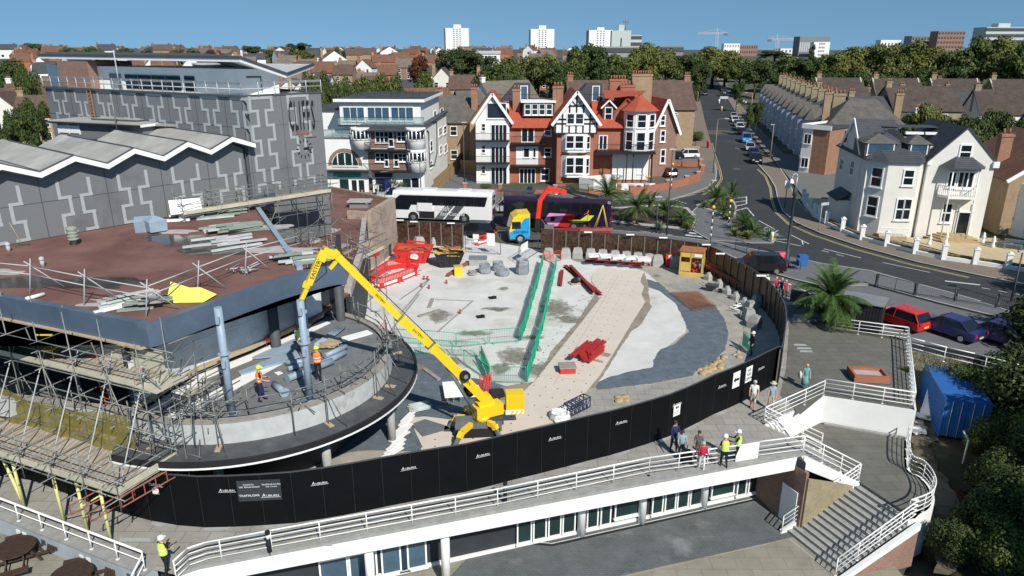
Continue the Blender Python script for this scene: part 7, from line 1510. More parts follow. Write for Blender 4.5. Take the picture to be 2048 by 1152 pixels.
x0,x1=X(1045,1.5),X(1107,1.5); z0,z1=Zz(229,1075,1.5),Zz(205,1075,1.5); b=MB(); b.T=f.M; b.box(x0,1.3,z0-.3,x1,4.6,z1,'slate'); b.box(x0-.3,1.,z1,x1+.2,4.6,z1+.25,'white_paint'); b.T=None; part('dormer',b,M0)
for k in range(4): a=x0+.35+k*(x1-x0-.4)/4; window(M0,f,a,z0+.05,a+.62*(x1-x0)/4,z1-.25,1.3,1,2,.12)
# central gable
d=-3.; g0,g1=X(1110,d),X(1192,d); zg=Zz(240,1110,d); za=Zz(184,1160,d); zu=Zz(267,1150,d)
vol(M0,f,g0,g1,d,8,zu,zg,za,'y','white_wall','tile_orange',.55,rake='white_paint'); vol(M0,f,g0+.3,g1-.3,d+.5,2,0,zu,None,'x','brick_red','felt_dark',0)
b=MB(); b.T=f.M; y=d-.03; w=g1-g0
for z,h in((zu,.22),(zu+1.35,.2),(zg+.1,.2)): b.box(g0,y-.04,z-h/2,g1,y+.02,z+h/2,'black_trim')
for k in range(7): x=g0+w*k/6; b.box(x-.1,y-.05,zu,x+.1,y+.02,zg+.1,'black_trim')
for k in range(1,6): x=g0+w*k/6; top=zg+(za-zg)*(1-abs(x-(g0+g1)/2)/(w/2))-.35; b.box(x-.1,y-.05,zg,x+.1,y+.02,top,'black_trim')
b.box(g0+w*.2,y-.05,zg+(za-zg)*.48,g1-w*.2,y+.02,zg+(za-zg)*.48+.2,'black_trim')
for e in(-1,1): xm=(g0+g1)/2; b.beam((xm+e*w*.45,y-.02,zg+.2),(xm+e*w*.3,y-.02,zg+(za-zg)*.36),.16,.1,'black_trim'); b.beam((xm,y-.02,zg+(za-zg)*.5),(xm+e*w*.13,y-.02,zg+(za-zg)*.72),.14,.1,'black_trim')
b.T=None; part('half_timbering',b,M0)
W_(M0,f,1135,228,1148,247,d,rows=2,fw=.14); W_(M0,f,1152,228,1166,247,d,rows=2,fw=.14)
for z0v,z1v in((272,300),(316,350)):
    zA,zB=Zz(z1v,1150,d),Zz(z0v,1150,d); b=MB(); b.T=f.M; c0,c1=X(1122,d),X(1182,d); b.prism([(c0,d+.6),(c0+.9,d-.5),(c1-.9,d-.5),(c1,d+.6)],zA-.3,zB+.3,'white_wall'); b.T=None; part('bay',b,M0)
    for u0,u1 in((1133,1147),(1151,1166)): W_(M0,f,u0,z0v,u1,z1v-4,d-.5,rows=2,fw=.12)
    bf=Fr(f.W(c1-.9,d-.5,0),f.W(c1,d+.6,0)); window(M0,bf,.35,zA+.2,1.05,zB-.1,0,1,2,.1)
b=MB(); b.T=f.M; b.box(X(1148,d-.6)-.6,d-.12+.55,Zz(312,1150,d),X(1148,d-.6)+.6,d+.5-.02,Zz(300,1150,d),'light_grey'); b.T=None; part('stone_plaque',b,M0)
# left wing windows and balconies
W_(M0,f,975,207,1012,236,0,cols=1,gm='glass',fw=.1)
for v0,v1 in((248,280),(292,327),(333,368)):
    W_(M0,f,964,v0,970,v0+13,0,fw=.08,rows=2); W_(M0,f,983,v0+2,1013,v1,0,cols=4,rows=1,fw=.1,gm='glass')
for v in(281,326): balc(M0,f,xa,xb,Zz(v,985,-1),1.2)
W_(M0,f,1044,254,1067,283,.6,cols=2,fw=.14); W_(M0,f,1090,252,1101,270,.6,rows=2,fw=.14); b=MB(); b.T=f.M; b.box(X(1032),.5,Zz(330,1050),X(1077),.62,Zz(294,1050),'white_wall'); b.T=None; part('white_panel',b,M0)
W_(M0,f,1048,297,1058,314,.5,fw=.1); W_(M0,f,1067,297,1071,314,.5,fw=.06); W_(M0,f,1090,297,1101,312,.6,rows=2,fw=.14); W_(M0,f,1040,338,1070,366,.6,cols=4,fw=.12); W_(M0,f,1083,338,1097,360,.6,rows=2,fw=.14)
for v in(287,332): balc(M0,f,X(1022,-1),X(1092,-1),Zz(v,1060,-.7),1.2,.6)
# right part
x=X(1213,2); b=MB(); b.T=f.M; zA=Zz(241,1213,1.6); vv=zA+1.9; b.box(x-.85,1.5,zA-.2,x+.85,4.4,vv,'slate'); b.add([(x-.85,1.5,vv),(x+.85,1.5,vv),(x,1.5,vv+.85)],[(0,1,2)],'slate'); b.slab([(x-1.15,1.2,vv-.2),(x,1.2,vv+.95),(x,4.4,vv+.95),(x-1.15,4.4,vv-.2)],-.1,'tile_orange'); b.slab([(x+1.15,1.2,vv-.2),(x,1.2,vv+.95),(x,4.4,vv+.95),(x+1.15,4.4,vv-.2)],.1,'tile_orange'); b.beam((x-1.15,1.15,vv-.15),(x,1.15,vv+1.),.08,.2,'white_paint'); b.beam((x+1.15,1.15,vv-.15),(x,1.15,vv+1.),.08,.2,'white_paint'); b.T=None; part('dormer',b,M0); window(M0,f,x-.45,zA+.1,x+.45,vv-.1,1.5,1,2,.12)
W_(M0,f,1199,272,1213,298,.6,cols=2,fw=.14); zb1=Zz(302,1240,-1.2); balc(M0,f,X(1195,-2),X(1312,-2),zb1,2.4,.6)
b=MB(); b.T=f.M; b.box(xd-.3,-2,zb1-.4,X(1312,-2),.6,zb1-.18,'black_trim'); 
for u in(1225,1255,1268,1306): xx=X(u,-1.7); b.tube((xx,-1.6,0),(xx,-1.6,zb1-.2),.08,'black_trim',6)
b.T=None; part('verandah',b,M0); b=MB(); b.T=f.M; b.box(X(1225),.45,.5,X(1300),.62,zb1-.5,'white_wall'); b.T=None; part('white_panel',b,M0)
W_(M0,f,1228,316,1241,346,.5,rows=2,fw=.13); W_(M0,f,1276,316,1286,346,.5,rows=2,fw=.13); r=f.rect(1199,314,1215,349,.6); b=MB(); b.T=f.M; b.box(r[0],.5,r[1],r[2],.6,r[3],'timber_door'); b.T=None; part('door',b,M0)
# corner turret
tx,ty=X(1278,-.6),.6; b=MB(); b.T=f.M; zt1=Zz(222,1280,-.8); oc=lambda r_:[(tx+r_*math.cos(PI/8+PI/4*k),ty+r_*math.sin(PI/8+PI/4*k)) for k in range(8)]
b.prism(oc(2.35),zb1,zt1,'white_wall'); b.T=None; part('turret_wall',b,M0); b=MB(); b.T=f.M; o=oc(2.9); zc=zt1+2.2; b.add([(p[0],p[1],zt1) for p in o]+[(tx,ty+.5,zc)],[(i,(i+1)%8,8) for i in range(8)]+[tuple(range(8))[::-1]],'tile_orange'); b.slab([(tx-5,ty+.2,zt1+1.6),(tx,ty+.2,zc-.1),(tx+1.5,5,zc+.2),(tx-5,5,zc+.2)],.1,'tile_orange'); b.T=None; part('turret_roof',b,M0)
for k in(4,5,6,7):
    p,q=oc(2.35)[k],oc(2.35)[(k+1)%8]; tf=Fr(f.W(p[0],p[1],0),f.W(q[0],q[1],0)); window(M0,tf,.35,zt1-2.2,tf.L-.35,zt1-.5,0,1,2,.1); window(M0,tf,.35,zb1+.2,tf.L-.35,zb1+2.6,0,1,2,.1)
fs=Fr(f.W(xe,.6,0),f.W(xe+3.2,14,0)); SD=M0; vol(M0,fs,0,13,0,7,0,ze2,ze2+4,'x','brick_red','tile_orange',.3)
for u0,v0,u1,v1 in((1301,256,1310,276),(1301,308,1310,330)): W_(M0,fs,u0,v0,u1,v1,0,rows=2,fw=.2)
fs2=Fr(f.W(xe+1.6,6,0),f.W(xe+5.2,6.5,0)); vol(M0,fs2,0,fs2.L,0,14,0,ze2-.5,ze2+3.6,'y','brick_brown','tile_pinkred',.5,rake='white_paint')
for v0,v1 in((232,250),(262,282),(300,325)): W_(M0,fs2,1322,v0,1329,v1,0,rows=2,fw=.16)
for u,v,w_,dd,m,p_,yy in((1033,178,1.1,.9,'brick_orange',2,3.2),(1116,172,1.5,1.0,'brick_orange',3,2.8),(1236,158,2.6,1.2,'brick_red',6,8.),(1255,170,2.2,1.2,'brick_red',4,6.5),(1284,148,3.2,1.4,'brick_buff',8,13)):
    s,z=f.px(u,v,yy); chim(M0,f,s,yy,ze2,z,w_,dd,m,p_)
b=MB(); b.prism([tuple(f.W(X(a,dd),dd,0))[:2] for a,dd in((1160,-3.6),(1190,-5.5),(1225,-5.5),(1225,-1))],0,1.6,'white_wall'); b.wall([f.W(X(1225),-5.3,0),f.W(X(1300),-5.3,0)],0,1.,.25,'white_wall'); part('front_terrace',b,M0)
# ---- villa
VA,VB=Vector((37.3,75.35,0)),Vector((50.1,73.3,0)); f=Fr(VA,VB); VI=thing('villa','large cream villa with steep gables, grey slate roof and white balcony','villa',VA,0)
X=lambda u,d=0:f.px(u,400,d)[0]; Zz=lambda v,u=1900,d=0:f.px(u,v,d)[1]
g0,g1=X(1843,-.9),X(1975,-.9); ge=Zz(322,1850,-.9); ga=Zz(257,1938,-.9)
vol(VI,f,g0,g1,-.9,9,0,ge,ga,'y','cream_render','slate',.12); e1=Zz(318,1770,0)
vol(VI,f,0,g0,0,11,0,e1,e1+2.8,'x','cream_render','slate',.3,hip=3.5,hip2=3.5)
fl=Fr(f.W(-.1,11,0),f.W(-.1,.1,0)); vol(VI,fl,1,9,0,4,0,e1,zat(1708,243,VA+Vector((0,4,0))),'y','cream_render','slate',.1,rake='white_paint')
b=MB(); b.T=f.M; by=X(1762,-1.1); b.prism([(.2,0),(1.6,-1.5),(X(1838,-1.5)-.5,-1.5),(X(1840)-.05,0)],0,e1,'cream_render'); b.T=None; part('bay',b,VI)
b=MB(); b.T=f.M; b.add([(-.1,-.1,e1-.1),(1.5,-1.85,e1-.1),(X(1838,-1.5)-.3,-1.85,e1-.1),(X(1840)+.1,-.1,e1-.1),(1.2,2.2,e1+1.5),(X(1838)-.6,2.2,e1+1.5)],[(0,1,4),(1,2,5,4),(2,3,5),(0,4,5,3)],'slate'); b.T=None; part('bay_roof',b,VI)
for u0,v0,u1,v1,dd in((1736,288,1786,309,.6),(1822,290,1853,311,.6)): 
    r=f.rect(u0,v0,u1,v1,dd); b=MB(); b.T=f.M; b.box(r[0]-.3,dd,r[1]-.4,r[2]+.3,dd+4,r[3]+.15,'dark_grey'); xm=(r[0]+r[2])/2; b.add([(r[0]-.5,dd-.2,r[3]+.1),(r[2]+.5,dd-.2,r[3]+.1),(r[2]+.5,dd+3.2,r[3]+.1),(r[0]-.5,dd+3.2,r[3]+.1),(xm,dd+1.2,r[3]+1.0)],[(0,1,4),(1,2,4),(2,3,4),(3,0,4)],'tile_grey'); b.T=None; part('dormer',b,VI); window(VI,f,*r,dd,1,1,.1,gm='glass_blue')
W_(VI,f,1861,294,1868,306,1.2,fw=.08)
b=MB(); b.T=f.M; b.slab([(2.5,4.8,e1+2.82),(9,4.8,e1+2.82),(9,7,e1+2.82),(2.5,7,e1+2.82)],.08,'slate'); 
for x in(4.5,6.5): b.box(x,3.6,e1+2.2,x+1.8,4.0,e1+2.45,'white_paint')
b.T=None; part('flat_roof',b,VI)
for u0,v0,u1,v1,dd,c_,rw in((1808,341,1826,369,-1.5,1,2),(1793,399,1805,438,-1.5,1,2),(1808,399,1820,438,-1.5,1,2),(1921,291,1941,317,-.9,1,2),(1897,345,1910,372,-.9,2,1),(1917,345,1945,375,-.9,3,1),(1885,408,1901,443,-.9,1,2)): W_(VI,f,u0,v0,u1,v1,dd,cols=c_,rows=rw,fw=.14)
bf=Fr(f.W(.2,0,0),f.W(1.6,-1.5,0)); 
for v0,v1 in((336,372),(395,432)): r=bf.rect(1745,v0,1760,v1); window(VI,bf,.5,r[1],1.55,r[3],0,1,2,.14)
r=f.rect(1914,425,1936,465,-.9); b=MB(); b.T=f.M; b.box(r[0],-1.0,.6,r[2],-.9,r[3],'win_dark'); b.box(r[0]-.3,-1.02,.5,r[0],-.88,r[3]+.9,'white_paint'); b.box(r[2],-1.02,.5,r[2]+.3,-.88,r[3]+.9,'white_paint'); b.box(r[0]-.3,-1.02,r[3],r[2]+.3,-.88,r[3]+.15,'white_paint'); b.T=None; part('door',b,VI)
x0,x1=X(1880,-1.8),X(1958,-1.8); zb=Zz(393,1915,-2); b=MB(); b.T=f.M; b.prism([(x0,-.9),(x0+.6,-2.2),(x1-.6,-2.2),(x1,-.9)],zb-.25,zb,'white_paint'); 
pp=[(x0,-.9),(x0+.6,-2.15),(x1-.6,-2.15),(x1,-.9)]
b.T=None; bb=part('balcony',b,VI); b=MB()
for (a,c) in zip(pp,pp[1:]):
    A_,B_=f.W(a[0],a[1],zb),f.W(c[0],c[1],zb); n=max(4,int((B_-A_).length/.2))
    for k in range(n+1): p=A_.lerp(B_,k/n); b.tube(p,p+UP*.95,.03,'white_paint',5)
    b.beam(A_+UP*.98,B_+UP*.98,.1,.07,'white_paint')
part('balustrade',b,bb); b=MB()
for a in pp[1:3]: p=f.W(a[0],a[1],0.5); b.tube(p,Z(p,zb+2.9),.07,'white_paint',8)
part('balcony_post',b,VI); b=MB(); b.T=f.M; zq=zb+2.9; b.add([(x0-.4,-.85,zq),(x0+.4,-2.6,zq),(x1-.4,-2.6,zq),(x1+.4,-.85,zq),(x0+1.1,-.9,zq+1.),(x1-1.1,-.9,zq+1.)],[(0,1,4),(1,2,5,4),(2,3,5),(3,2,1,0)],'slate'); b.T=None; part('balcony_roof',b,VI)
b=MB(); b.T=f.M; q0,q1=X(1771,-2.9),X(1828,-2.9); b.box(q0,-2.9,0,q1,-1.4,.55,'sand')
for k in range(22): x=q0+(q1-q0)*k/21; b.box(x-.03,-2.9,.55,x+.03,-2.84,1.4,'white_paint')
b.box(q0-.05,-2.93,1.38,q1+.05,-2.8,1.46,'white_paint'); b.T=None; part('terrace_balustrade',b,VI)
b=MB(); b.T=f.M; xm=X(1925,-2)
for k in range(4): b.prism([(xm-2.6+.4*k,-.9),(xm-1.9+.4*k,-2.9+.4*k),(xm+1.9-.4*k,-2.9+.4*k),(xm+2.6-.4*k,-.9)],.12+.15*k,.27+.15*k,'sand')
b.T=None; part('front_steps',b,VI)
b=MB(); b.T=f.M; b.box(g0-.1,-1.0,ge-.4,g0+.25,-.8,ge+.1,'white_paint'); b.box(g1-.25,-1.2,ge-.5,g1+.3,-.7,ge+.1,'white_paint'); b.T=None; part('corbel',b,VI)
W_(VI,fl,1690,262,1697,286,0,rows=2,fw=.1); W_(VI,fl,1681,318,1688,340,0,rows=2,fw=.1); W_(VI,fl,1702,322,1709,350,0,rows=2,fw=.1)
b=MB(); b.T=fl.M; b.box(3.5,-1.3,0,7.5,0,2.9,'cream_render'); b.slab([(3.3,-1.5,2.85),(7.7,-1.5,2.85),(7.7,0,3.7),(3.3,0,3.7)],.1,'slate'); b.T=None; part('side_porch',b,VI)
for i,(u,v) in enumerate(((1606,402),(1611,411),(1619,421),(1628,433),(1637,437),(1652,448),(1684,463),(1723,479),(1772,492),(1829,507),(1886,519),(1949,528),(2014,538))):
    p=G(u,v,.12); b=MB(); b.ob(p+UP*.7,(.42,.42,1.4),'white_paint',-.3); b.ob(p+UP*1.42,(.54,.54,.1),'white_paint',-.3); b.lathe(p+UP*1.46,[(.22,0),(.16,.12),(.02,.2)],'white_paint',10); single('gate_pier',b,'white pier with domed cap along the villa forecourt','pier','white piers round the villa forecourt')
pr_=[G(u,v,.12) for u,v in((1606,402),(1628,433),(1652,448),(1684,463),(1723,479),(1772,492),(1829,507),(1886,519),(1949,528),(2014,538),(2080,548))]
b=MB(); b.wall(pr_,.12,.35,.3,'white_paint'); single('low_wall',b,'low white wall between the villa piers','wall')
b=MB(); b.wall([p+Vector((.25,.45,0)) for p in pr_[2:]],.12,.5,.5,'hedge'); o=part('flower_bed',b); tag(o,'low dry hedge behind the white villa wall','hedge')
for u,v in((1858,490),(1891,487),(1965,487),(1889,462),(1985,495)): p=G(u,v,.13); b=MB(); b.lathe(p,[(.2,0),(.2,.25),(.12,.3),(.14,.6),(.2,.75),(.1,.95),(.12,1.05),(.02,1.2)],'white_paint',10); single('statue',b,'small white garden statue on the villa forecourt','statue','white statues round the villa steps')
b=MB(); p=G(2025,497,.13); b.T=Matrix.Translation(p)@Matrix.Rotation(-.6,4,'Z'); [b.box(-.8,-.25+.12*k,.42,.8,-.17+.12*k,.46,'white_paint') for k in range(4)]; [b.box(-.8,.22,.55+.13*k,.8,.26,.62+.13*k,'white_paint') for k in range(3)]; [b.box(x-.04,-.25,0,x+.04,.25,.42,'white_paint') for x in(-.7,.7)]; b.T=None; single('garden_bench',b,'white slatted bench at the right of the villa forecourt','bench')
# ---- house at the right edge
f=Fr(G(1995,470),G(1995,470)+Vector((11,-1.5,0))); t=thing('house','house with brown tiled roof and white bay windows at the right edge','house',f.A); vol(t,f,0,11,0,12,0,6.2,10.2,'y','brick_buff','tile_rust',.5,rake='white_paint'); b=MB(); b.T=f.M; b.prism([(1.2,0),(1.9,-1.1),(7,-1.1),(7.6,0)],0,5.6,'white_wall'); b.T=None; part('bay',b,t)
for x in(2.1,3.5,5.1): window(t,f,x,3.3,x+1.1,5.2,-1.1,1,2,.12); window(t,f,x,.5,x+1.1,2.6,-1.1,1,2,.12)
chim(t,f,1.2,5,6,10.2,1.2,.9,'brick_orange',2)
f=Fr(Vector((58,86,0)),Vector((74,84,0))); t=thing('house','house with orange brown hipped roof beyond the right edge villa','house',f.A); vol(t,f,0,16,0,9,0,5.5,9,'x','brick_buff','tile_rust',.4,hip=3)
# ---- brick flat roofed block behind the villa
f=Fr(Vector((32.2,93,0)),Vector((35.6,88.5,0))); t=thing('flat_block','brown brick block with flat roof and deep white fascia behind the villa','house',f.A)
A=GT(1597,345); A=Vector((A.x,A.y,0)); f=Fr(A,GT(1648,352)); vol(t,f,0,f.L,0,14,0,zat(1610,255,A),None,'x','brick_orange','felt_dark',.2,flat=True); zr_=zat(1610,255,A)
b=MB(); b.T=f.M; b.box(-.25,-.3,zr_-.1,f.L+.3,-.2,zr_+.6,'white_paint'); b.box(-.3,-.3,zr_-.1,-.2,14,zr_+.6,'white_paint'); b.box(-.06,-.06,0,1.6,0,zr_,'white_wall'); b.T=None; part('white_fascia',b,t)
for z in(1,zr_-2.4): window(t,f,.3,z,1.4,z+1.4,-.06,2,1,.08); [window(t,Fr(f.W(0,14,0),f.W(0,0,0)),x,z,x+1.1,z+1.3,0,1,1,.1) for x in(2,4.5,7,10)]
# ================= town =================
def shouse(name,label,loc,rz,L,D,ze,zr,axis,wm,rm,ch=1,wins=2,hip=0,cat='house',grp=None,cm='brick_buff',sticks=None,far=False):
    f=Fr((0,0),(1,0)); f.M=Matrix.Translation(loc)@Matrix.Rotation(rz,4,'Z')
    t=thing(name,label,cat,loc,rz,grp); f.W=lambda x,y,z:f.M@Vector((x,y,z))
    vol(t,f,-L/2,L/2,0,D,-1,ze,zr,axis,wm,rm,.3,hip=hip)
    for k in range(ch): chim(t,f,(-L/2+.5 if k==0 else L/2-.5),D*.5,ze,zr+1.1,1.1,.8,cm,3)
    for k in range(wins):
        x=-L/2+L*(k+.5)/wins
        for z in((.9,ze-2.1) if ze>4.5 else (.9,)): window(t,f,x-.5,z,x+.5,z+1.4,0,1,2,.1)
    return t
# terraced row along the right of the side street
def row_house():
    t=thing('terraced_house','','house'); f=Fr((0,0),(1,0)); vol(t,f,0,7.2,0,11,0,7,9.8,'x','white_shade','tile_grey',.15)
    vol(t,f,4.6,10-3.0,10,16,0,5.2,7,'y','brick_yellow','tile_grey',.1)
    b=MB(); b.prism([(.7,0),(1.4,-1.1),(3.5,-1.1),(4.2,0)],0,7.2,'white_shade'); part('bay',b,t); b=MB(); b.add([(.4,.3,7.1),(1.2,-1.4,7.1),(3.7,-1.4,7.1),(4.5,.3,7.1),(2.45,-.2,9.1),(2.45,2.6,9.1)],[(0,1,4),(1,2,4),(2,3,4),(0,4,5),(3,5,4)],'tile_grey'); part('bay_roof',b,t)
    for z in(.8,4.1): window(t,f,1.6,z,3.3,z+2.2,-1.1,2,2,.12); bf=Fr((.7,0),(1.4,-1.1)); window(t,bf,.25,z,1.0,z+2.2,0,1,2,.1); window(t,f,5.2,z if z>2 else .2,6.2,z+2.2,0,1,2,.12)
    b=MB(); b.slab([(7.05,-.2,6.9),(7.05,5.5,9.95),(7.05,11.2,6.9),(7.05,11.2,6.5),(7.05,-.2,6.5)],.25,'toe_board'); part('party_wall',b,t)
    b=MB(); b.box(-.5,3.6,8.2,.5,5.6,11.5,'brick_yellow'); b.box(-.6,3.5,11.1,.6,5.7,11.3,'brick_yellow'); c=part('chimney',b,t); b=MB(); [b.tube((x,y,11.5),(x,y,12.1),.13,'chimney_pot',6) for x in(-.25,.25) for y in(3.9,4.6,5.3)]; part('chimney_pots',b,c)
    return t
RH=Rep(row_house())
ords=['nearest','second','third','fourth','fifth','sixth','seventh','eighth','ninth','tenth','farthest']
for k in range(11):
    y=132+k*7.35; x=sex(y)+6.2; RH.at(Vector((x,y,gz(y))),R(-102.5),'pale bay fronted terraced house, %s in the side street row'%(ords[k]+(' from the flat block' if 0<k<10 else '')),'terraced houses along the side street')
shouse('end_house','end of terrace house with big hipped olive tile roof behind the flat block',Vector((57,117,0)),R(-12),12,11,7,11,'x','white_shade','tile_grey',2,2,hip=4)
zc_=[('white_house','low white house with slate roof and broad white chimneys behind the villa',(66,128,0),-.1,13,7,5.3,8,'white_wall','slate',2,2,'white_wall'),('house','brown roofed house with buff side wall behind the bushes',(85,150,0),.0,14,10,7,11.5,'brick_yellow','tile_dark',1,2,'brick_yellow'),('house','dark roofed house left of the buff one above the villa',(72,158,0),0,11,9,7,11,'brick_buff','tile_dark',1,1,'brick_yellow'),
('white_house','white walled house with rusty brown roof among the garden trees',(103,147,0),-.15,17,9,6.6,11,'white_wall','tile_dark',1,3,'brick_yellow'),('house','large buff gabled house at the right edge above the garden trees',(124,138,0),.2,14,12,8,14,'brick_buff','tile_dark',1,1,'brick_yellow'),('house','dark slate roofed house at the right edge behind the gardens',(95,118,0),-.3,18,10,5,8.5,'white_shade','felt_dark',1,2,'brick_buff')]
for n_,l,p,rz,L,D,ze,zr,wm,rm,ch,wi,cm in zc_: shouse(n_,l,Vector(p)+UP*gz(p[1]),rz,L,D,ze,zr,'x',wm,rm,ch,wi,cm=cm)
TP=Rep(shouse('terraced_house','dark roofed terraced house with pale parapets in the row below the right hand trees',(0,0,0),0,11,10,7.5,11.5,'x','brick_yellow','tile_dark',1,2,cm='brick_yellow',grp='terrace with pale parapets below the right hand trees'))
for x in(-5.6,5.4): b=MB(); b.slab([(x,-.3,7.3),(x,5,11.75),(x,10.3,7.3),(x,10.3,6.9),(x,5,11.3),(x,-.3,6.9)],.28,'toe_board'); part('parapet',b,TP.o,world=False)
for k in range(7): TP.at(Vector((84+k*13.5,188-k*2.5,gz(186))),-.12)
TQ=Rep(shouse('terraced_house','grey brown roofed terraced house in the back row behind the side street houses',(0,0,0),0,8,9,6.5,9.5,'x','brick_yellow','slate',1,2,cm='brick_yellow',grp='back row behind the side street houses'))
for k in range(9): TQ.at(Vector((74+k*4+(k%3)*9,150+k*7,gz(150+k*7))),R(78) if k%2 else -.1)
# behind the mansion and the apartments
for n_,l,p,rz,L,D,ze,zr,ax,wm,rm,ch,wi,hip in [('house','buff brick house with steep brown roof between apartments and mansion',(-10,124,0),0,6.5,12,7,11,'x','brick_buff','tile_grey',1,1,0),('house','house with rusty red roof just left of the mansion',(-4,120,0),0,6,14,7.5,11.5,'y','brick_buff','tile_rust',1,1,0),('house','long brown tiled house directly behind the mansion roofs',(23,140,0),.05,24,11,8,13,'x','brick_buff','tile_brown',2,3,0),('house','white bay fronted house with brown roof above the drives',(34.5,160,0),0,8,9,7,10.5,'x','brick_brown','tile_rust',1,2,0),('garage','low garage with red tiled roof beside the light blue car',(39.5,178,0),0,5,5,2.6,4.3,'x','white_wall','tile_rust',0,1,0),
('white_house','white gabled house with rusty roof above the apartment roof terrace',(-19,168,0),R(35),15,10,6,10,'x','white_wall','tile_rust',0,0,0),('house','blue clad loft house beside the white gable',(-8,176,0),R(20),9,8,6,9,'x','pipe_navy','tile_grey',0,2,0),('white_house','white gabled house with tall cream chimney left of the dark trees',(1,182,0),R(40),15,9,6.5,11,'x','white_wall','tile_taupe',1,1,0),('office','curved white low office among the dark trees',(-16,300,5),0,22,12,8,9,'x','white_wall','light_grey',0,6,0),
('extension','pale rear block with blue grey flat roof behind the apartment terrace',(-35,128,0),0,22,14,7.5,8,'x','white_wall','slate',0,2,0),('extension','long low flat roofed block between theatre and apartments',(-28,112,0),0,14,14,9.5,9.9,'x','white_wall','slate',0,2,0),
('house','navy gabled house with white trim at the far left edge',(-112,157,0),R(15),11,9,6,10,'y','pipe_navy','tile_rust',1,2,0),('house','brown roofed house with tall white chimney left of the theatre tower',(-98,200,0),R(-10),20,12,6,11,'x','brick_buff','tile_rust',1,2,0),('house','grey brown roofed house at the left edge below the white chimney',(-115,180,0),R(10),18,10,6,10.5,'x','white_wall','tile_brown',1,2,0),('house','low house with red brick annex beside the theatre corner',(-92,150,0),R(5),9,8,4,7,'x','white_wall','tile_grey',1,1,0)]:
    shouse(n_,l,Vector(p)+UP*gz(p[1]),rz,L,D,ze,zr,ax,wm,rm,ch,wi,hip=hip,cm='white_wall' if 'white chimney' in l or 'cream' in l else 'brick_orange')
# far rows of small houses: eight kinds, near ones with parts, far ones too small to show any
rng=random.Random(5)
kinds=[('tile_rust','white_wall','y','gabled white fronted house with rust red roof'),('tile_brown','brick_buff','x','buff brick house with brown roof'),('tile_taupe','brick_brown','x','brown brick house with taupe roof'),('slate','white_wall','x','white house with slate grey roof'),('tile_rust','brick_red','x','red brick house with rust red roof'),('tile_brown','cream_render','y','cream gabled house with brown roof')]
protos=[]
for i,(rm,wm,ax,l) in enumerate(kinds):
    g='%ss in the rows beyond the theatre and apartments'%l; protos.append((Rep(shouse('terraced_house',l+' in the rows beyond the theatre',(0,0,0),0,7.6,9,5.6,9.2,ax,wm,rm,1,2,grp=g,cm=['brick_orange','brick_buff'][i%2])),g))
far=[]
for i,(rm,wm,ax,l) in enumerate(kinds):
    b=MB(); L,D,ze,zr=12,10,6,10.2; b.box(-L/2,0,-1,L/2,D,ze,wm)
    if ax=='x': b.add([(-L/2,-.3,ze),(L/2,-.3,ze),(L/2,D/2,zr),(-L/2,D/2,zr),(-L/2,D+.3,ze),(L/2,D+.3,ze)],[(0,1,2,3),(3,2,5,4)],rm); b.add([(-L/2,0,ze),(-L/2,D,ze),(-L/2,D/2,zr),(L/2,0,ze),(L/2,D,ze),(L/2,D/2,zr)],[(0,2,1),(3,4,5)],wm)
    else: b.add([(-L/2-.2,-.4,ze),(0,-.4,zr),(L/2+.2,-.4,ze),(-L/2-.2,D,ze),(0,D,zr),(L/2+.2,D,ze)],[(0,1,4,3),(1,2,5,4)],rm); b.add([(-L/2,0,ze),(L/2,0,ze),(0,0,zr)],[(0,1,2)],wm); b.box(-1,-.03,3.5,1,0,5,'win_dark')
    b.box(-L/2+.2,4.5,ze,-L/2+1.3,5.5,zr+1.1,'brick_brown' if i%2 else 'brick_buff'); b.box(L/2-2.4,4.4,ze,L/2-1.4,5.2,zr+.7,'tile_rust'); b.box(-3,-.04,1,-1.5,0,2.6,'win_dark'); b.box(1.5,-.04,1,3,0,2.6,'win_dark')
    o=part('distant_house',b); g='distant '+l+'s on the skyline'; tag(o,'distant '+l+' near the skyline','house',g); far.append((Rep(o),g))
cnt=0
for y in (150,172,196,224,256,292,334):
    x=-.76*y+rng.uniform(-3,3); gap=0
    while x<.06*y:
        u=1024+1430*x/(y*.948+ (H-5)*.318); st=8.2
        hid=(90<u<560 and y<300) or (y<175 and x>-52) or (y<200 and -30<x) or u<-20
        if not hid and rng.random()<.86:
            r,g=protos[rng.randrange(6)]; r.at(Vector((x,y+rng.uniform(-2,2),gz(y))),rng.uniform(-.15,.15)+(.25 if x<-.35*y else 0)+(PI/2 if rng.random()<.12 else 0),sc_=(1,1,rng.uniform(.9,1.15))); cnt+=1
        x+=st*(1.0 if rng.random()<.8 else 2.2)
cf=0
for y in (385,435,490,550,615,700,820,980):
    x=-.77*y
    while x<.08*y+ (0 if y<600 else .0):
        if rng.random()<.72: r,g=far[rng.choice((0,1,1,2,2,3,4,4,5))]; r.at(Vector((x,y+rng.uniform(-14,14),gz(y)+rng.uniform(-1.8,.6))),rng.uniform(-.7,.7),sc_=(rng.uniform(.75,1.2),.9,rng.uniform(.8,1.))); cf+=1
        x+=(12+y*.012)*rng.uniform(.9,1.7)
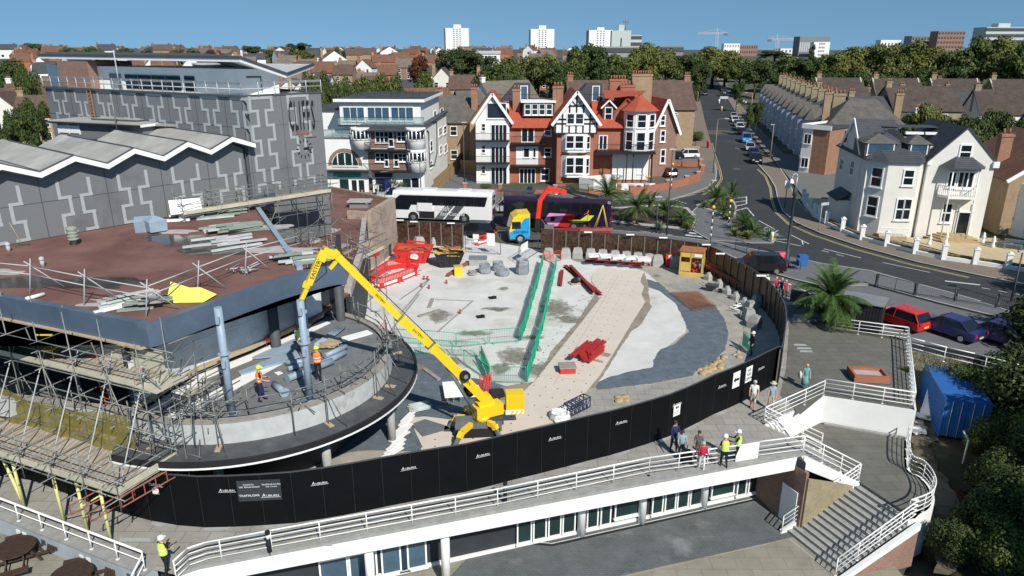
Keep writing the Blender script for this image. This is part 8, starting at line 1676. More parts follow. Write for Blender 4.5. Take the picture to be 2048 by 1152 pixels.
# towers and distant blocks
def tower(name,label,u0,u1,vt,vb,Y,m,m2='win_dark',fl=12,cols=5,side=None,cap=None,band=False):
    p=atY(u0,vb,Y); q=atY(u1,vb,Y); w=q.x-p.x; h=atY(u0,vt,Y).z; f=Fr((p.x,Y),(q.x,Y)); t=thing(name,label,'tower block',Vector((p.x+w/2,Y,10))); z0=8
    b=MB(); b.T=f.M; b.box(0,0,z0,w,w*.55,h,m); 
    if side: b.box(-w*.06,.3,z0,0,w*.5,h-.6,side)
    if cap: b.box(w*.35,w*.1,h,w*.65,w*.4,h+cap,m)
    b.T=None; part('wall',b,t); fh=(h-z0)/fl
    for k in range(fl):
        b=MB(); b.T=f.M; z=z0+fh*(k+.35)
        if band: b.box(0,-.4,z,w,0,z+fh*.5,m2)
        else:
            for c in range(cols): x=w*(.3+.4*(c+.5)/cols) if cols<6 else w*(c+.5)/cols; b.box(x-w*.028,-.3,z,x+w*.028,0,z+fh*.4,m2)
        b.T=None; part('window_row',b,t)
    return t
tower('tower_block','white tower block farthest left on the skyline',892,938,56,110,900,'white_wall','mid_grey',14,3,'dark_grey',4); tower('tower_block','white tower block in the middle of the skyline',1061,1108,58,112,900,'white_wall','mid_grey',14,3,'dark_grey',4)
tower('tower_block','white slab block partly behind the grey office tower',1177,1224,60,100,900,'white_wall','mid_grey',12,3,'dark_grey',3); t=tower('office_tower','pale grey office tower with dark slot and roof mast',1222,1260,61,110,700,'alu_strip','black_trim',1,1,None,5); b=MB(); p=atY(1251,62,702); b.tube(p-UP*3,p+UP*11,.6,'mid_grey',5); [b.tube(p+Vector((x,0,5)),p+Vector((x,0,11)),.35,'mid_grey',4) for x in(-2,2)]; b.box(p.x-2.5,p.y-1,p.z+8,p.x+2.5,p.y+1,p.z+8.6,'mid_grey'); part('mast',b,t)
tower('office_block','lower banded pale office beside the mast tower',1258,1282,70,105,720,'alu_strip','dark_grey',4,1,band=True); tower('concrete_hall','wide brown concrete hall among the trees',1198,1290,93,125,520,'concrete_old','dark_grey',2,1,band=True); tower('concrete_hall','long low grey building right of the office tower',1318,1366,92,115,600,'mid_grey','dark_grey',2,1,band=True)
tower('office_block','dark ribbed office block right of the second crane',1596,1656,73,110,760,'mid_grey','light_grey',1,14); tower('apartment_tower','white stepped block below the ribbed office',1625,1657,84,112,740,'white_wall','mid_grey',5,4); tower('apartment_block_far','white and red flats left of the cranes gap',1446,1478,87,112,800,'white_wall','brick_red',3,6); tower('apartment_block_far','dark red flats beside the white ones on the skyline',1478,1514,90,112,800,'brick_brown','dark_grey',3,8); tower('apartment_block_far','low white flats under the second crane',1560,1622,97,110,800,'white_wall','mid_grey',2,8)
tower('apartment_block_far','dark grey flats left of the red brown tower',1820,1874,72,100,640,'mid_grey','dark_grey',5,9); tower('apartment_tower','red brown tower above the right hand trees',1870,1924,62,105,620,'brick_brown','dark_grey',7,9); tower('office_tower','white banded tower block farthest right on the skyline',1965,2043,54,100,620,'alu_strip','dark_grey',6,1,None,3,band=True); tower('apartment_block_far','low white flats showing above the trees left of the grey flats',1760,1800,80,95,640,'white_wall','dark_grey',2,6)
def tcrane(u,v0,v1,j0,j1,Y,label):
    t=thing('tower_crane',label,'crane',atY(u,v1,Y)); p=atY(u,v1,Y); q=atY(u,v0,Y); b=MB(); s=1.2; w_=.3
    for dx in(-s,s): b.beam(Vector((p.x+dx,Y,8)),Vector((q.x+dx,Y,q.z)),w_*1.4,w_*1.4,'crane_pink')
    n=10
    for k in range(n): z0=8+(q.z-8)*k/n; z1=8+(q.z-8)*(k+1)/n; b.beam((p.x-s,Y,z0),(p.x+s,Y,z1),w_,w_,'crane_pink')
    part('mast',b,t); b=MB(); c,d=atY(j0,v0+6,Y),atY(j1,v0+6,Y)
    for dz in(0,1.6): b.beam(Vector((c.x,Y,q.z-2+dz)),Vector((d.x,Y,q.z-2+dz)),w_,w_,'crane_pink')
    for k in range(14): x=c.x+(d.x-c.x)*k/14; b.beam((x,Y,q.z-2),(x+(d.x-c.x)/14,Y,q.z-.4),w_*.7,w_*.7,'crane_pink')
    b.beam((q.x,Y,q.z+3),(c.x*.7+q.x*.3,Y,q.z),.15,.15,'crane_pink'); b.beam((q.x,Y,q.z+3),(d.x*.7+q.x*.3,Y,q.z),.15,.15,'crane_pink'); b.tube((q.x,Y,q.z-2),(q.x,Y,q.z+4),.4,'crane_pink',4); part('jib',b,t); b=MB(); e=d if abs(d.x-q.x)<abs(c.x-q.x) else c; b.ob((e.x+(q.x-e.x)*.2,Y,q.z-2.5),(4,1.5,2.5),'crane_grey'); part('counterweight',b,t)
tcrane(1434,64,92,1396,1456,850,'pale pink tower crane farther left on the skyline'); tcrane(1554,76,106,1536,1600,800,'pale pink tower crane by the ribbed office block')
# ================= vegetation =================
def leafmat(n,c,v=.45): mat(n,c,.75,isl=v,spec=.15)
leafmat('leaf_dark',(.045,.066,.022)); leafmat('leaf_olive',(.12,.125,.035)); leafmat('leaf_mid',(.07,.095,.027)); leafmat('leaf_copper',(.09,.04,.02)); leafmat('leaf_light',(.11,.14,.03)); leafmat('leaf_red',(.1,.04,.03)); leafmat('palm_green',(.055,.1,.025),.5); leafmat('palm_dry',(.3,.21,.12),.3)
mat('bark',(.07,.055,.04),.95,nv=.3,ns=4)
def leaves(b,rg,clumps,n,sz,m,m2=None,fill=.6):
    tot=sum(r*r for c,r,_ in clumps)
    for c,r,sq in clumps:
        k=int(n*r*r/tot)
        for _ in range(k):
            th=rg.uniform(0,2*PI); cz=rg.uniform(-.55,1); s_=math.sqrt(1-cz*cz); rr=r*(fill+(1-fill)*rg.random()*1.3) if rg.random()<.8 else r*rg.uniform(.2,1)
            d=Vector((s_*math.cos(th),s_*math.sin(th),cz*sq)); p=c+d*rr; a=(d+Vector((rg.uniform(-1,1),rg.uniform(-1,1),rg.uniform(-.6,1)))*.8).normalized(); u=a.orthogonal().normalized(); w=a.cross(u); q=rg.uniform(0,PI); e=(u*math.cos(q)+w*math.sin(q))*sz*rg.uniform(.6,1.3); g=(w*math.cos(q)-u*math.sin(q))*sz*rg.uniform(.5,.9)
            b.add([p-e,p+g*.8,p+e,p-g*.8],[(0,1,2,3)],m2 if m2 and rg.random()<.25 else m)
def tree_proto(seed,rad,hgt,n,sz,m,m2=None,kind='broad',trunk=True,name='tree'):
    rg=random.Random(seed); t=thing(name,'','tree'); cl=[]
    if kind=='broad':
        for k in range(24): a=rg.uniform(0,6.28); r0=rg.uniform(.1,.8)*rad; z=hgt*(rg.uniform(.36,.92)-.12*(r0/rad)); cl.append((Vector((r0*math.cos(a),r0*math.sin(a),z)),rad*rg.uniform(.17,.36),.85))
        cl.append((Vector((0,0,hgt*.62)),rad*.5,.9))
    elif kind=='tall':
        for k in range(12): z=hgt*(.3+.62*k/12); r0=rad*.35*(1-k/16); a=rg.uniform(0,6.28); cl.append((Vector((r0*math.cos(a),r0*math.sin(a),z)),rad*rg.uniform(.35,.6)*(1.1-k/16),1.1))
    elif kind=='bush':
        for k in range(10): a=rg.uniform(0,6.28); r0=rg.uniform(.1,.65)*rad; cl.append((Vector((r0*math.cos(a),r0*math.sin(a),hgt*rg.uniform(.2,.65))),rad*rg.uniform(.3,.5),hgt/rad*.6))
    b=MB(); b.tube((0,0,-1),(0,0,hgt*.55),rad*.07+.03,'bark',7,r2=rad*.03+.02)
    for c,r,_ in cl[:8]: b.tube((0,0,hgt*rg.uniform(.2,.45)),c,rad*.025+.015,'bark',5,r2=rad*.01+.01)
    part('trunk',b,t); b=MB(); leaves(b,rg,cl,n,sz,m,m2); part('crown',b,t); return Rep(t)
TR={'dark':tree_proto(1,6,12,5600,.34,'leaf_dark','leaf_mid'),'mid':tree_proto(2,6,11,5600,.34,'leaf_mid','leaf_olive'),'olive':tree_proto(3,6,12,5600,.34,'leaf_olive','leaf_light'),'copper':tree_proto(4,5,10,3800,.34,'leaf_copper'),'tall':tree_proto(5,4,13,3600,.34,'leaf_dark','leaf_mid','tall'),'round':tree_proto(6,6,9,5000,.34,'leaf_mid','leaf_dark')}
SZ={'dark':(6,12),'mid':(6,11),'olive':(6,12),'copper':(5,10),'tall':(4,13),'round':(6,9)}
desc={'dark':'dark green spreading tree','mid':'mid green leafy tree','olive':'olive green tree with yellowing leaves','copper':'copper brown leaved tree','tall':'narrow dark upright tree','round':'low rounded green tree'}
def tr(u,vt,Y,w,k,where):
    z=gz(Y); X=(u-1024)/F*(Y*.948+(H-z-6)*.318); h=max(3,(atY(u,vt,Y).z-z)); r,hh=SZ[k]; s=w/2*(Y/F)/r*1.15
    lab=(desc[k]+' '+where); TR[k].at(Vector((X,Y,z)),random.uniform(0,6.28),lab,desc[k]+'s '+where,(s,s,h/hh))
W1='in the belt behind the mansion'; W2='in the belt behind the side street houses'; W3='among the far roofs on the left'; W4='in the gardens behind the villa'; W5='behind the apartment block roof'
for a in [(880,112,330,60,'tall'),(905,92,300,80,'dark'),(925,96,290,80,'dark'),(955,106,300,70,'dark'),(985,120,215,80,'dark'),(1010,112,215,80,'mid'),(1045,112,230,80,'olive'),(1075,112,225,70,'mid'),(1100,108,240,80,'olive'),(1125,118,215,70,'dark'),(1150,95,250,70,'mid'),(1168,82,255,80,'dark'),(1200,105,240,70,'dark'),(1235,108,240,80,'mid'),(1270,95,250,80,'olive'),(1300,84,260,80,'olive'),(1330,100,270,70,'mid'),(1015,140,190,60,'dark'),(1140,140,195,60,'dark'),(1210,125,200,70,'dark')]: tr(*a,W1)
for a in [(1365,104,280,70,'dark'),(1392,108,290,60,'dark'),(1425,92,300,90,'olive'),(1450,100,300,70,'olive'),(1400,125,250,40,'dark'),(1480,118,290,70,'mid'),(1510,122,260,60,'dark'),(1540,115,280,70,'dark'),(1575,110,280,80,'mid'),(1620,82,330,26,'tall'),(1612,112,270,70,'dark'),(1655,108,270,80,'mid'),(1690,92,270,90,'olive'),(1720,90,280,90,'mid'),(1750,88,270,90,'olive'),(1790,86,280,80,'mid'),(1815,78,260,80,'olive'),(1850,92,270,80,'olive'),(1890,95,260,80,'dark'),(1930,90,250,80,'olive'),(1960,72,240,100,'mid'),(2000,70,240,90,'olive'),(2040,80,230,80,'mid'),(1560,140,235,60,'dark'),(1640,140,230,70,'dark'),(1700,135,225,80,'dark'),(1770,130,225,80,'mid'),(1840,130,225,70,'dark'),(1900,125,225,70,'dark'),(1475,160,220,26,'dark'),(1455,158,330,50,'dark'),(1430,150,380,60,'dark'),(1405,148,400,60,'dark'),(1385,165,215,28,'dark'),(1550,100,500,60,'dark')]: tr(*a,W2)
for a in [(20,112,190,70,'dark'),(62,130,165,44,'round'),(40,205,105,60,'dark'),(75,190,115,50,'dark'),(5,225,100,50,'dark'),(180,92,420,40,'mid'),(205,98,330,36,'mid'),(140,94,480,36,'mid'),(245,95,500,34,'mid'),(300,98,520,34,'round'),(355,97,420,40,'mid'),(385,97,430,40,'mid'),(430,98,380,36,'copper'),(505,90,520,40,'dark'),(540,98,460,40,'mid'),(562,92,560,30,'dark'),(598,84,520,44,'dark'),(600,100,420,60,'mid'),(635,97,520,30,'dark'),(672,97,440,34,'round'),(706,94,500,32,'dark'),(728,96,520,30,'dark'),(760,104,600,40,'round'),(790,103,560,40,'mid'),(842,98,560,30,'tall'),(820,106,500,40,'round'),(110,100,560,40,'dark'),(30,88,700,60,'dark'),(70,86,760,60,'mid'),(400,94,760,50,'dark'),(860,106,420,40,'olive')]: tr(*a,W3)
for a in [(836,110,230,56,'copper'),(628,142,150,44,'mid'),(655,150,160,50,'round'),(720,150,150,60,'mid'),(755,146,155,70,'mid'),(790,146,150,60,'mid'),(850,138,190,40,'mid'),(690,160,140,40,'round')]: tr(*a,W5)
for a in [(1850,205,118,70,'olive'),(1815,225,120,60,'mid'),(1875,235,112,60,'dark'),(1915,230,112,70,'dark'),(1955,225,110,80,'dark'),(2000,212,112,80,'dark'),(2040,225,104,70,'dark'),(1790,240,112,50,'dark'),(1940,255,100,60,'mid'),(1500,205,165,20,'mid'),(1515,200,170,24,'dark')]: tr(*a,W4)
# near shrubs and trees of the shaded garden
NB={'a':tree_proto(21,2.6,4.6,10500,.1,'leaf_dark','leaf_mid','bush'),'b':tree_proto(22,2.2,3.2,8000,.085,'leaf_mid','leaf_light','bush'),'c':tree_proto(23,2.,2.,5500,.08,'leaf_red','leaf_dark','bush')}
for o_,n_ in (('a','leafy_tree'),('b','shrub'),('c','red_shrub')): NB[o_].o.name=n_; WM[n_]=Matrix(); 
for k,x,y,z,s,l in [('a',36.,42.,-3.3,1.7,'big dark leafy tree at the right edge beside the parked cars'),('a',31.2,37.5,-3.3,1.35,'dark leafy tree overhanging the blue container'),('a',36.5,38.5,-3.3,1.7,'dense tree at the right edge level with the container'),('b',30.2,35.2,-3.3,1.15,'bright green shrub right of the blue container'),('b',29.6,40.8,-2.6,.95,'yellowish shrub by the white verge fence'),('b',33.,34.,-3.3,1.2,'green shrub at the right edge below the container'),('c',27.3,31.3,-3.3,1.2,'reddish brown shrub below the container'),('c',30.5,30.0,-3.3,1.3,'dark red shrub at the right edge'),('b',28.2,33.4,-3.3,.7,'small shrub at the foot of the blue container'),('a',30,28.6,-3.3,1.,'dark green bush behind the lower brown one'),('b',40.5,43.5,-.5,1.5,'tall shrub hiding the farthest parked car'),('a',41,36,-3.3,2.4,'large tree just inside the right edge shading the garden'),('b',24.6,40.6,-.5,.25,'tiny weed clump on the verge bank')]: NB[k].at(Vector((x,y,z)),random.uniform(0,6.28),l,None,(s,s,s))
for x,y,s,k,l in ((30,20.,1.,'dark','dark spreading tree outside the right edge shading the lower garden'),(33.5,26.5,1.,'dark','second dark spreading tree outside the right edge nearer the container'),(30,11,1.1,'mid','mid green tree outside the lower right corner'),(50,51,.9,'olive','olive tree outside the right edge shading the main road'),(46,45,.7,'mid','mid green tree outside the right edge behind the parked cars'),(58,60,1.,'dark','dark tree outside the right edge beside the villa road')): TR[k].at(Vector((x,y,-3.4 if y<30 else -.5)),x,l,None,(s,s,s))
for u,v,s,k,l in ((1985,1010,.75,'a','dark bush under the red shrubs at the right edge'),(1960,1085,.7,'a','dark bush in the deep shade near the bottom right'),(2030,1080,.9,'a','dark leafy bush in the bottom right corner'),(1905,1120,.5,'a','small dark bush at the bottom edge beyond the curved wall'),(2040,990,1.,'a','dark leafy bush at the right edge above the corner one'),(2010,905,.9,'b','green bush around the upper cordyline head'),(1950,905,.45,'b','weedy clump behind the pale post'),(2000,1150,.9,'b','green bush cut by the bottom edge'),(1935,1000,.35,'c','small reddish bush on the garden floor'),(2025,820,1.1,'a','dark bush right of the container doors'),(2012,800,.8,'b','bright green bush beside the container roof'),(1990,860,.8,'a','dark bush in front of the container side'),(2046,740,1.3,'a','leafy dark bush at the right edge level with the container roof'),(2060,770,1.7,'a','tall dark tree beside the parked cars at the right edge'),(1965,735,.6,'b','green shrub between fence and container')): NB[k].at(G(u,v,-3.35),u,l,None,(s,s,s))
# palms
def palm(c,h,n,L,label,name='palm_tree',droop=1.,skirt=0,leafw=.32):
    t=thing(name,label,'palm tree',c); rg=random.Random(int(c.x*10)); b=MB(); b.lathe(c,[(.28,0),(.22,h*.3),(.25,h*.6),(.34,h)],'palm_trunk',9); part('trunk',b,t)
    def frond(b,a,el,L,m):
        p=c+UP*h; d=Vector((math.cos(a)*math.cos(el),math.sin(a)*math.cos(el),math.sin(el))); st=L/9; side=Vector((-math.sin(a),math.cos(a),0))
        for k in range(9):
            q=p+d*st; w_=L*leafw*math.sin(PI*(k+1.4)/11.5); b.tube(p,q,.02*(1-k/10)+.006,m,3,cap=False)
            for j in range(4):
                r_=p.lerp(q,j/4)
                for e in(-1,1): tip=r_+side*e*w_*.55+d*w_*.55-UP*w_*.25; b.add([r_,r_+d*st*.22,tip],[(0,1,2)],m)
            p=q; d=(d-UP*.13*droop).normalized()
    b=MB()
    for k in range(n): frond(b,k*2.4+rg.uniform(-.3,.3),rg.uniform(-.15,1.35),L*rg.uniform(.8,1.1),'palm_green')
    part('crown',b,t)
    if skirt:
        b=MB(); [frond(b,k*2.1,rg.uniform(-.9,-.3),L*.75,'palm_dry') for k in range(skirt)]; part('dry_fronds',b,t)
mat('palm_trunk',(.13,.09,.06),.95,nv=.3,ns=6,bump=.5)
palm(G(1655,645,0),1.9,84,2.8,'big date palm arching over the white railing and black shed')
palm(G(1214,425,.13),2.2,34,2.9,'palm nearest the purple coach on the planted island',skirt=8); palm(G(1272,447,.13),1.9,34,2.5,'palm with a skirt of dry fronds in the middle of the island',skirt=16)
for u,v,h,n,L,l in ((1330,440,1.,30,1.9,'bushy green fan palm on the island beside the dry palm'),(1365,450,.7,34,1.9,'low broad palm at the right end of the planted island'),(1300,428,1.3,24,1.8,'green palm at the back of the planted island'),(1432,410,.9,34,2.,'dark bushy palm on the corner island'),(1462,398,.9,28,1.8,'light green palm at the top of the corner island'),(1448,432,.6,26,1.5,'small palm nearest the crossing on the corner island'),(1488,462,.7,32,1.8,'spiky palm left of the agave by the white bollard'),(1506,470,.4,26,1.6,'low grassy palm beside the agave')): palm(G(u,v,.13),h,n,L,l,'fan_palm',.7)
def spiky(u,v,r_,n,m,label,name='agave',z=.13,w=.09):
    c=G(u,v,z); b=MB(); rg=random.Random(u)
    for k in range(n):
        a=k*2.4; el=rg.uniform(.2,1.4); d=Vector((math.cos(a)*math.cos(el),math.sin(a)*math.cos(el),math.sin(el))); s_=Vector((-math.sin(a),math.cos(a),0))*w; mid=c+d*r_*.55; b.add([c-s_*.6,c+s_*.6,mid+s_,mid-s_],[(0,1,2,3)],m); b.add([mid-s_,mid+s_,c+d*r_-UP*r_*.15],[(0,1,2)],m)
    single(name,b,label,'plant')
leafmat('agave_leaf',(.2,.27,.16),.3); leafmat('flax_leaf',(.16,.17,.06),.4)
for u,v,r_,n,m,l in ((1540,476,1.5,34,'agave_leaf','pale grey green agave near the island tip'),(1318,458,1.2,30,'agave_leaf','pale agave at the front of the palm island'),(1470,472,1.2,50,'flax_leaf','yellow green flax clump left of the agave'),(1495,476,1.1,50,'flax_leaf','second flax clump touching the agave'),(1375,458,1.,40,'flax_leaf','small flax clump at the end of the palm island'),(1410,415,1.1,40,'flax_leaf','brownish spiky clump on the corner island'),(1455,440,1.,36,'flax_leaf','spiky clump beside the refuge paving')): spiky(u,v,r_,n,m,l)
spiky(2030,880,1.3,60,'palm_green','bright spiky cordyline head at the right edge','cordyline',-2.2,.05); spiky(2038,930,1.2,60,'palm_green','lower spiky cordyline head at the right edge','cordyline',-2.6,.05)
def bushat(u,v,s,l,k='b',z=.1): p=GT(u,v) if v<395 else G(u,v,z); NB[k].at(p,u*.1,l,None,(s,s,s*.8))
for u,v,s,l in ((1372,298,.7,'green hedge shrub on the upper drive wall'),(1392,282,.9,'clipped shrub by the dark blue car'),(1349,300,.6,'small shrub beside the tan wall'),(798,384,.9,'potted bay tree outside the shops'),(1145,383,.5,'flower bed shrub under the mansion bay'),(970,380,.4,'low shrub in the mansion front garden'),(1272,380,.4,'small shrub behind the iron gate')): bushat(u,v,s,l)
b=MB(); rg=random.Random(9)
for k in range(900): p=G(rg.uniform(1815,1925),rg.uniform(705,742),-.55); a=rg.uniform(0,6); b.add([p,p+Vector((.05*math.cos(a),.05*math.sin(a),.0)),p+Vector((.06*math.sin(a),.05,.16))],[(0,1,2)],'leaf_olive')
part('bank_grass',b,kind='stuff')
for k,(x,y,s) in enumerate(((25,18.5,.95),(31,24,.9))): TR['tall'].at(Vector((x+1.5,y-2,-3.4)),k,'tall dark tree outside the lower right edge, %s from the steps'%('nearer','farther')[k],None,(s*1.3,s*1.3,s))
# ================= people =================
for n_,c_ in dict(skin=(.5,.3,.22),navy_cloth=(.02,.03,.09),black_cloth=(.015,.015,.018),white_cloth=(.7,.7,.66),blue_cloth=(.12,.25,.45),paleblue_cloth=(.25,.36,.42),teal_cloth=(.13,.33,.33),red_cloth=(.5,.02,.06),grey_cloth=(.12,.1,.1),denim=(.03,.04,.1),hair_grey=(.45,.43,.4),hair_brown=(.06,.03,.02),hair_blond=(.5,.38,.2),orange_cloth=(.8,.2,.03),beige_cloth=(.5,.45,.35)).items(): mat(n_,c_,.8,nv=.15,ns=8)
def person(loc,rz,shirt,trous,label,h=1.75,hat=None,vest=None,hair='hair_brown',shorts=False,step=.12,arms=((.15,.3),(.15,.3)),bare=True,skirt=False,lean=0,s=None):
    """local +x is the way the body faces; arms = (forward swing, elbow bend) for left and right"""
    t=thing('person',label,'person',loc,rz); V=[];E_=[];Rr=[]
    def v(x,y,z,r,par=None):
        V.append((x,y,z)); Rr.append(r); 
        if par is not None: E_.append((par,len(V)-1))
        return len(V)-1
    pel=v(0,0,.93,.13); wa=v(.01+lean*.2,0,1.1,.115,pel); ch=v(.0+lean*.5,0,1.32,.13,wa); nk=v(.01+lean*.7,0,1.48,.055,ch); hd=v(.03+lean*.85,0,1.6,.085,nk); tp=v(.02+lean*.9,0,1.7,.075,hd); v(.12+lean*.85,0,1.6,.018,hd)
    for e in(-1,1):
        hp_=v(0,e*.09,.88,.09,pel); kn=v(e*step*.5+.03,e*.1,.48,.062,hp_); an_=v(e*step-.02,e*.1,.09,.042,kn); v(e*step+.15,e*.11,.035,.036,an_)
        f_,bn=arms[0 if e>0 else 1]; sh=v(lean*.55,e*.17,1.41,.062,ch); ex,ez=lean*.5+.28*math.sin(f_),1.41-.28*math.cos(f_); el=v(ex,e*.23,ez,.043,sh); g=f_+bn; wx,wz=ex+.25*math.sin(g),ez-.25*math.cos(g); wr=v(wx,e*.21,wz,.028,el)
        px,pz=wx+.07*math.sin(g),wz-.07*math.cos(g); pm=v(px,e*.205,pz,.033,wr)
        for i in range(4): o=(i-1.5)*.019; l=.075-.008*abs(i-1); a=v(px+.04*math.sin(g)+o*math.cos(g),e*.2,pz-.04*math.cos(g)+o*math.sin(g),.009,pm); v(px+l*math.sin(g+.5)+o*math.cos(g),e*.19,pz-l*math.cos(g+.5)+o*math.sin(g),.008,a)
        a=v(wx+.05*math.sin(g)+.035*math.cos(g),e*.19,wz-.05*math.cos(g)+.035*math.sin(g),.01,wr); v(wx+.085*math.sin(g)+.04*math.cos(g),e*.18,wz-.085*math.cos(g)+.04*math.sin(g),.009,a)
    me=bpy.data.meshes.new('b'); me.from_pydata(V,E_,[]); o=bpy.data.objects.new('b',me); col.objects.link(o); sk_=o.modifiers.new('s','SKIN'); o.modifiers.new('u','SUBSURF').levels=1
    for i,q in enumerate(me.skin_vertices[0].data): q.radius=(Rr[i],Rr[i]*(1.25 if i in(0,1,2) else 1)); q.use_root=(i==0)
    dg=bpy.context.evaluated_depsgraph_get(); m2=bpy.data.meshes.new_from_object(o.evaluated_get(dg)); bpy.data.objects.remove(o); bpy.data.meshes.remove(me)
    k=h/1.78; ms=['skin',shirt,trous,'black_cloth']; [m2.materials.append(MT[x]) for x in ms]
    for p in m2.polygons:
        x,y,z=p.center; p.use_smooth=True
        if z>1.47: i=0
        elif abs(y)>.185 and z<1.42: i=0 if (bare and z<1.22) or z<.98 else 1
        elif z>.95: i=1
        elif z<.1: i=3
        elif abs(y)>.165 and z>.6: i=0 
        else: i=0 if (shorts and z<.5) else 2
        p.material_index=i
    for q in m2.vertices: q.co*=k
    m2.update(); bo=bpy.data.objects.new('body',m2); col.objects.link(bo); bo.parent=t; WM[bo.name]=WM[t.name]
    M=WM[t.name]@Matrix.Scale(k,4); hx=.02+lean*.88
    for e in(-1,1): b=MB(); b.T=M; b.ball((hx+.1,e*.032,1.625),.011,'black_cloth',6,4); b.T=None; part('eye',b,t)
    b=MB(); b.T=M
    if hat=='straw': b.lathe((hx,0,1.68),[(.2,0),(.19,.02),(.1,.03),(.09,.11),(.03,.13)],'beige_cloth',14); nm='sun_hat'
    elif hat: b.lathe((hx,0,1.65),[(.135,.0),(.122,.02),(.12,.06),(.09,.12),(.02,.145)],hat,14); b.ob((hx+.12,0,1.66),(.1,.16,.015),hat); nm='hard_hat'
    else: b.ball((hx-.012,0,1.655),.108,hair,10,6,sx=1,sz=.98); nm='hair'
    if nm=='hair': b.v=[p for p in b.v]
    b.T=None; part(nm,b,t)
    if vest:
        b=MB(); b.T=M; pr=[(0,.98,.15,.185),(0,1.12,.145,.178),(0,1.3,.155,.19),(0,1.42,.12,.17),(0,1.47,.07,.1)]; n=16; vs=[]
        for _,z,a,c in pr: vs+=[(lean*(z-.93)+a*math.cos(2*PI*i/n),c*math.sin(2*PI*i/n),z) for i in range(n)]
        b.add(vs,[(j*n+i,j*n+(i+1)%n,(j+1)*n+(i+1)%n,(j+1)*n+i) for j in range(4) for i in range(n)],vest,True); b.T=None; vp=part('vest',b,t)
        b=MB(); b.T=M
        for z in(1.06,1.2): b.add([(lean*(z-.93)+.153*math.cos(2*PI*i/n),.19*math.sin(2*PI*i/n),z+dz) for dz in(0,.04) for i in range(n)],[(i,(i+1)%n,n+(i+1)%n,n+i) for i in range(n)],'reflect',True)
        b.T=None; part('reflective_band',b,vp)
    if skirt: b=MB(); b.T=M; b.lathe((0,0,0),[(.24,.35),(.2,.6),(.16,.95)],trous,14); b.T=None; part('skirt',b,t)
    return t
mat('reflect',(.75,.76,.72),.3)
def face(u,v,tu,tv,z=0): a=G(u,v,z); c=G(tu,tv,z); return math.atan2(c.y-a.y,c.x-a.x)
wk=dict(trous='black_cloth'); WH='white_paint'
person(G(524,802,4.02),R(20),'black_cloth','navy_cloth','worker in orange vest and yellow helmet standing left on the terrace',1.75,'hivis_yellow','hivis_orange',arms=((.3,.9),(.3,.9)))
person(G(638,762,4.02),R(100),'black_cloth','black_cloth','worker in orange vest with yellow helmet guiding the held column',1.8,'hivis_yellow','hivis_orange',arms=((.9,.5),(.6,.7)))
person(G(603,712,4.02),R(-60),'white_cloth','black_cloth','worker in yellow vest reaching up beside the held column',1.75,'black_cloth','hivis_yellow',arms=((2.,.3),(.4,.5)))
person(G(334,1150,0),R(65),'black_cloth','black_cloth','worker in yellow vest and white helmet near the bottom left corner',1.78,WH,'hivis_yellow',arms=((.5,1.2),(.5,1.2)))
person(G(1446,937,0),R(100),'black_cloth','black_cloth','worker in yellow vest and white helmet with arms hanging by the railing',1.82,WH,'hivis_yellow',lean=.06)
person(G(1472,925,0),R(170),'black_cloth','black_cloth','worker in yellow vest and white helmet farther right looking left',1.8,WH,'hivis_yellow',arms=((.7,1.1),(.7,1.1)))
person(G(1346,905,0),R(-70),'navy_cloth','denim','person in dark blue jacket standing closest to the black hoarding',1.82,arms=((.3,1.),(.3,.6)),bare=False)
person(G(1361,918,0),R(-95),'paleblue_cloth','black_cloth','person in light blue shirt holding a bag beside the dark jacket',1.62,arms=((.4,1.2),(.4,.8)))
person(G(1394,918,0),R(-100),'grey_cloth','grey_cloth','person in grey brown top half hidden behind the red jacket',1.6,bare=False)
person(G(1402,942,0),R(-95),'red_cloth','white_cloth','grey haired person in red jacket and white trousers by the railing',1.62,hair='hair_grey',arms=((.4,1.3),(.4,1.3)),bare=False)
person(G(1504,818,0),R(-110),'white_cloth','beige_cloth','man in white shirt and shorts walking past the arrow sign',1.8,shorts=True,step=.2,hair='hair_grey')
person(G(1540,820,0),R(-95),'paleblue_cloth','beige_cloth','man in straw hat, pale shirt and shorts walking on the promenade',1.75,'straw',shorts=True,step=.18)
person(G(1608,778,0),R(-95),'teal_cloth','teal_cloth','blond woman in a long turquoise dress with a white bag',1.65,hair='hair_blond',skirt=True,step=.15)
person(G(1176,465,0)+Vector((0,.4,.96)),R(180),'orange_cloth','orange_cloth','worker in full orange suit and white helmet on the lorry bed',1.75,WH,bare=False,arms=((.5,.6),(.5,.6)))
for u,v,sh,tr_,l,ht in ((1531,572,'white_cloth','denim','person in white top at the bend of the hoarding',None),(1549,578,'red_cloth','denim','person in red top with rucksack near the palm',None),(1560,580,'navy_cloth','denim','person in navy top between two in red near the palm',None),(1568,584,'red_cloth','grey_cloth','person in red jacket closest to the big palm',None)): person(G(u,v+14,0),R(-80),sh,tr_,l,1.65,ht,hair='hair_grey')
person(G(743,394,.13),R(-60),'black_cloth','black_cloth','person in black outside the blue fronted shop',1.7,bare=False); person(G(752,391,.13),R(60),'white_cloth','denim','person in white shirt outside the blue fronted shop',1.75,hair='hair_grey'); person(G(757,391,.13),R(200),'white_cloth','beige_cloth','person in white shirt and beige trousers by the shop door',1.75)
person(GT(1486,210)+UP*.1,R(-90),'white_cloth','denim','person in white walking on the far pavement of the side street',1.75); person(GT(1491,212)+UP*.1,R(-90),'white_cloth','grey_cloth','second person in white on the far pavement of the side street',1.7)
person(G(1530,700,0)+Vector((-1.2,-.9,0)),R(200),'black_cloth','black_cloth','worker with white helmet in the shadow inside the hoarding',1.7,WH,bare=False)
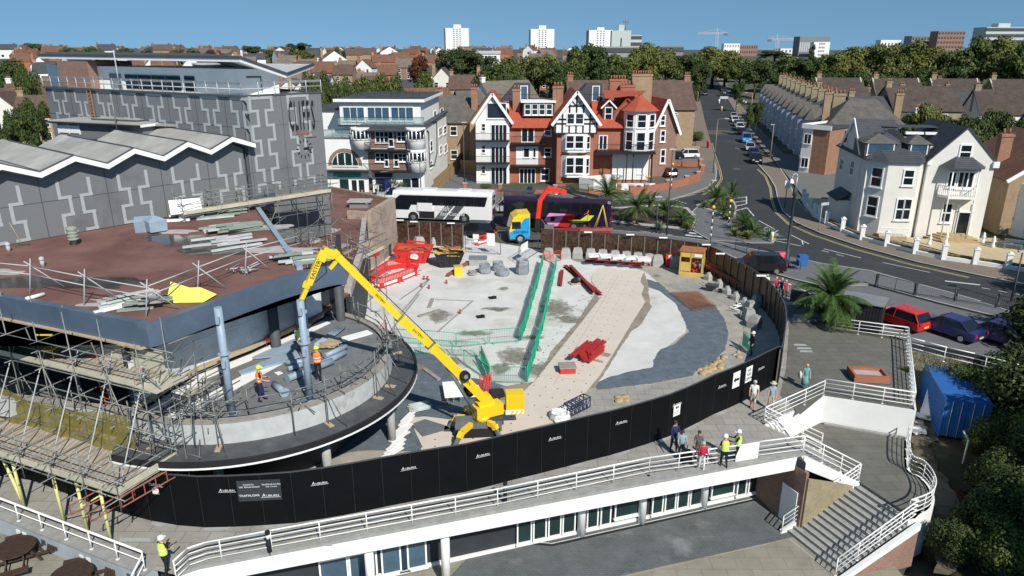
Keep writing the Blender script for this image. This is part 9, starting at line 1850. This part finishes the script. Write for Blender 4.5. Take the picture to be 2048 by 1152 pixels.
c=G(1607,765,0); b=MB(); b.ball(c+Vector((-.32,-.1,.55)),.2,'bag_white',8,6,sx=.5,sz=1.3); single('shopping_bag',b,'white bag hanging from the arm of the blond woman','bag')
c=G(1372,925,0); b=MB(); b.ob(c+UP*.35,(.45,.3,.55),'black_cloth',.3); b.tube(c+UP*.6,c+UP*.95,.02,'black_cloth'); single('shopping_trolley',b,'black wheeled shopping bag beside the light blue shirt','bag')
# ---------------------------------------------------------------- light
w=bpy.data.worlds.new('World'); sc.world=w; w.use_nodes=True; nt=w.node_tree
bg=nt.nodes['Background']; sk=nt.nodes.new('ShaderNodeTexSky'); sk.sky_type='NISHITA'; sk.sun_disc=False
EL=R(41); AZ=R(154)      # compass style from +Y, clockwise
sk.sun_elevation=EL; sk.sun_rotation=AZ; sk.altitude=20; sk.air_density=1.; sk.dust_density=.0; sk.ozone_density=1.2
bg.inputs['Strength'].default_value=.1
tcw=nt.nodes.new('ShaderNodeTexCoord'); sp=nt.nodes.new('ShaderNodeSeparateXYZ'); cb=nt.nodes.new('ShaderNodeCombineXYZ'); ma=nt.nodes.new('ShaderNodeMath'); ma.inputs[1].default_value=.3
nt.links.new(tcw.outputs['Generated'],sp.inputs[0]); nt.links.new(sp.outputs[0],cb.inputs[0]); nt.links.new(sp.outputs[1],cb.inputs[1]); nt.links.new(sp.outputs[2],ma.inputs[0]); nt.links.new(ma.outputs[0],cb.inputs[2]); nt.links.new(cb.outputs[0],sk.inputs[0])
tn=nt.nodes.new('ShaderNodeMix'); tn.data_type='RGBA'; tn.blend_type='MULTIPLY'; tn.inputs[0].default_value=1; tn.inputs[7].default_value=(.93,1.18,1.13,1); nt.links.new(sk.outputs[0],tn.inputs[6]); nt.links.new(tn.outputs[2],bg.inputs[0])
l=bpy.data.lights.new('sun','SUN'); l.energy=4.6; l.angle=R(.53); l.color=(1,.955,.88); lo=bpy.data.objects.new('sun',l); col.objects.link(lo)
sd=Vector((math.sin(AZ)*math.cos(EL),math.cos(AZ)*math.cos(EL),math.sin(EL))); lo.rotation_euler=sd.to_track_quat('Z','Y').to_euler(); lo.location=sd*80+Vector((0,40,0))
sc.view_settings.view_transform='Standard'; sc.view_settings.look='None'; sc.view_settings.exposure=.15; sc.view_settings.gamma=1
sc.render.engine='CYCLES'
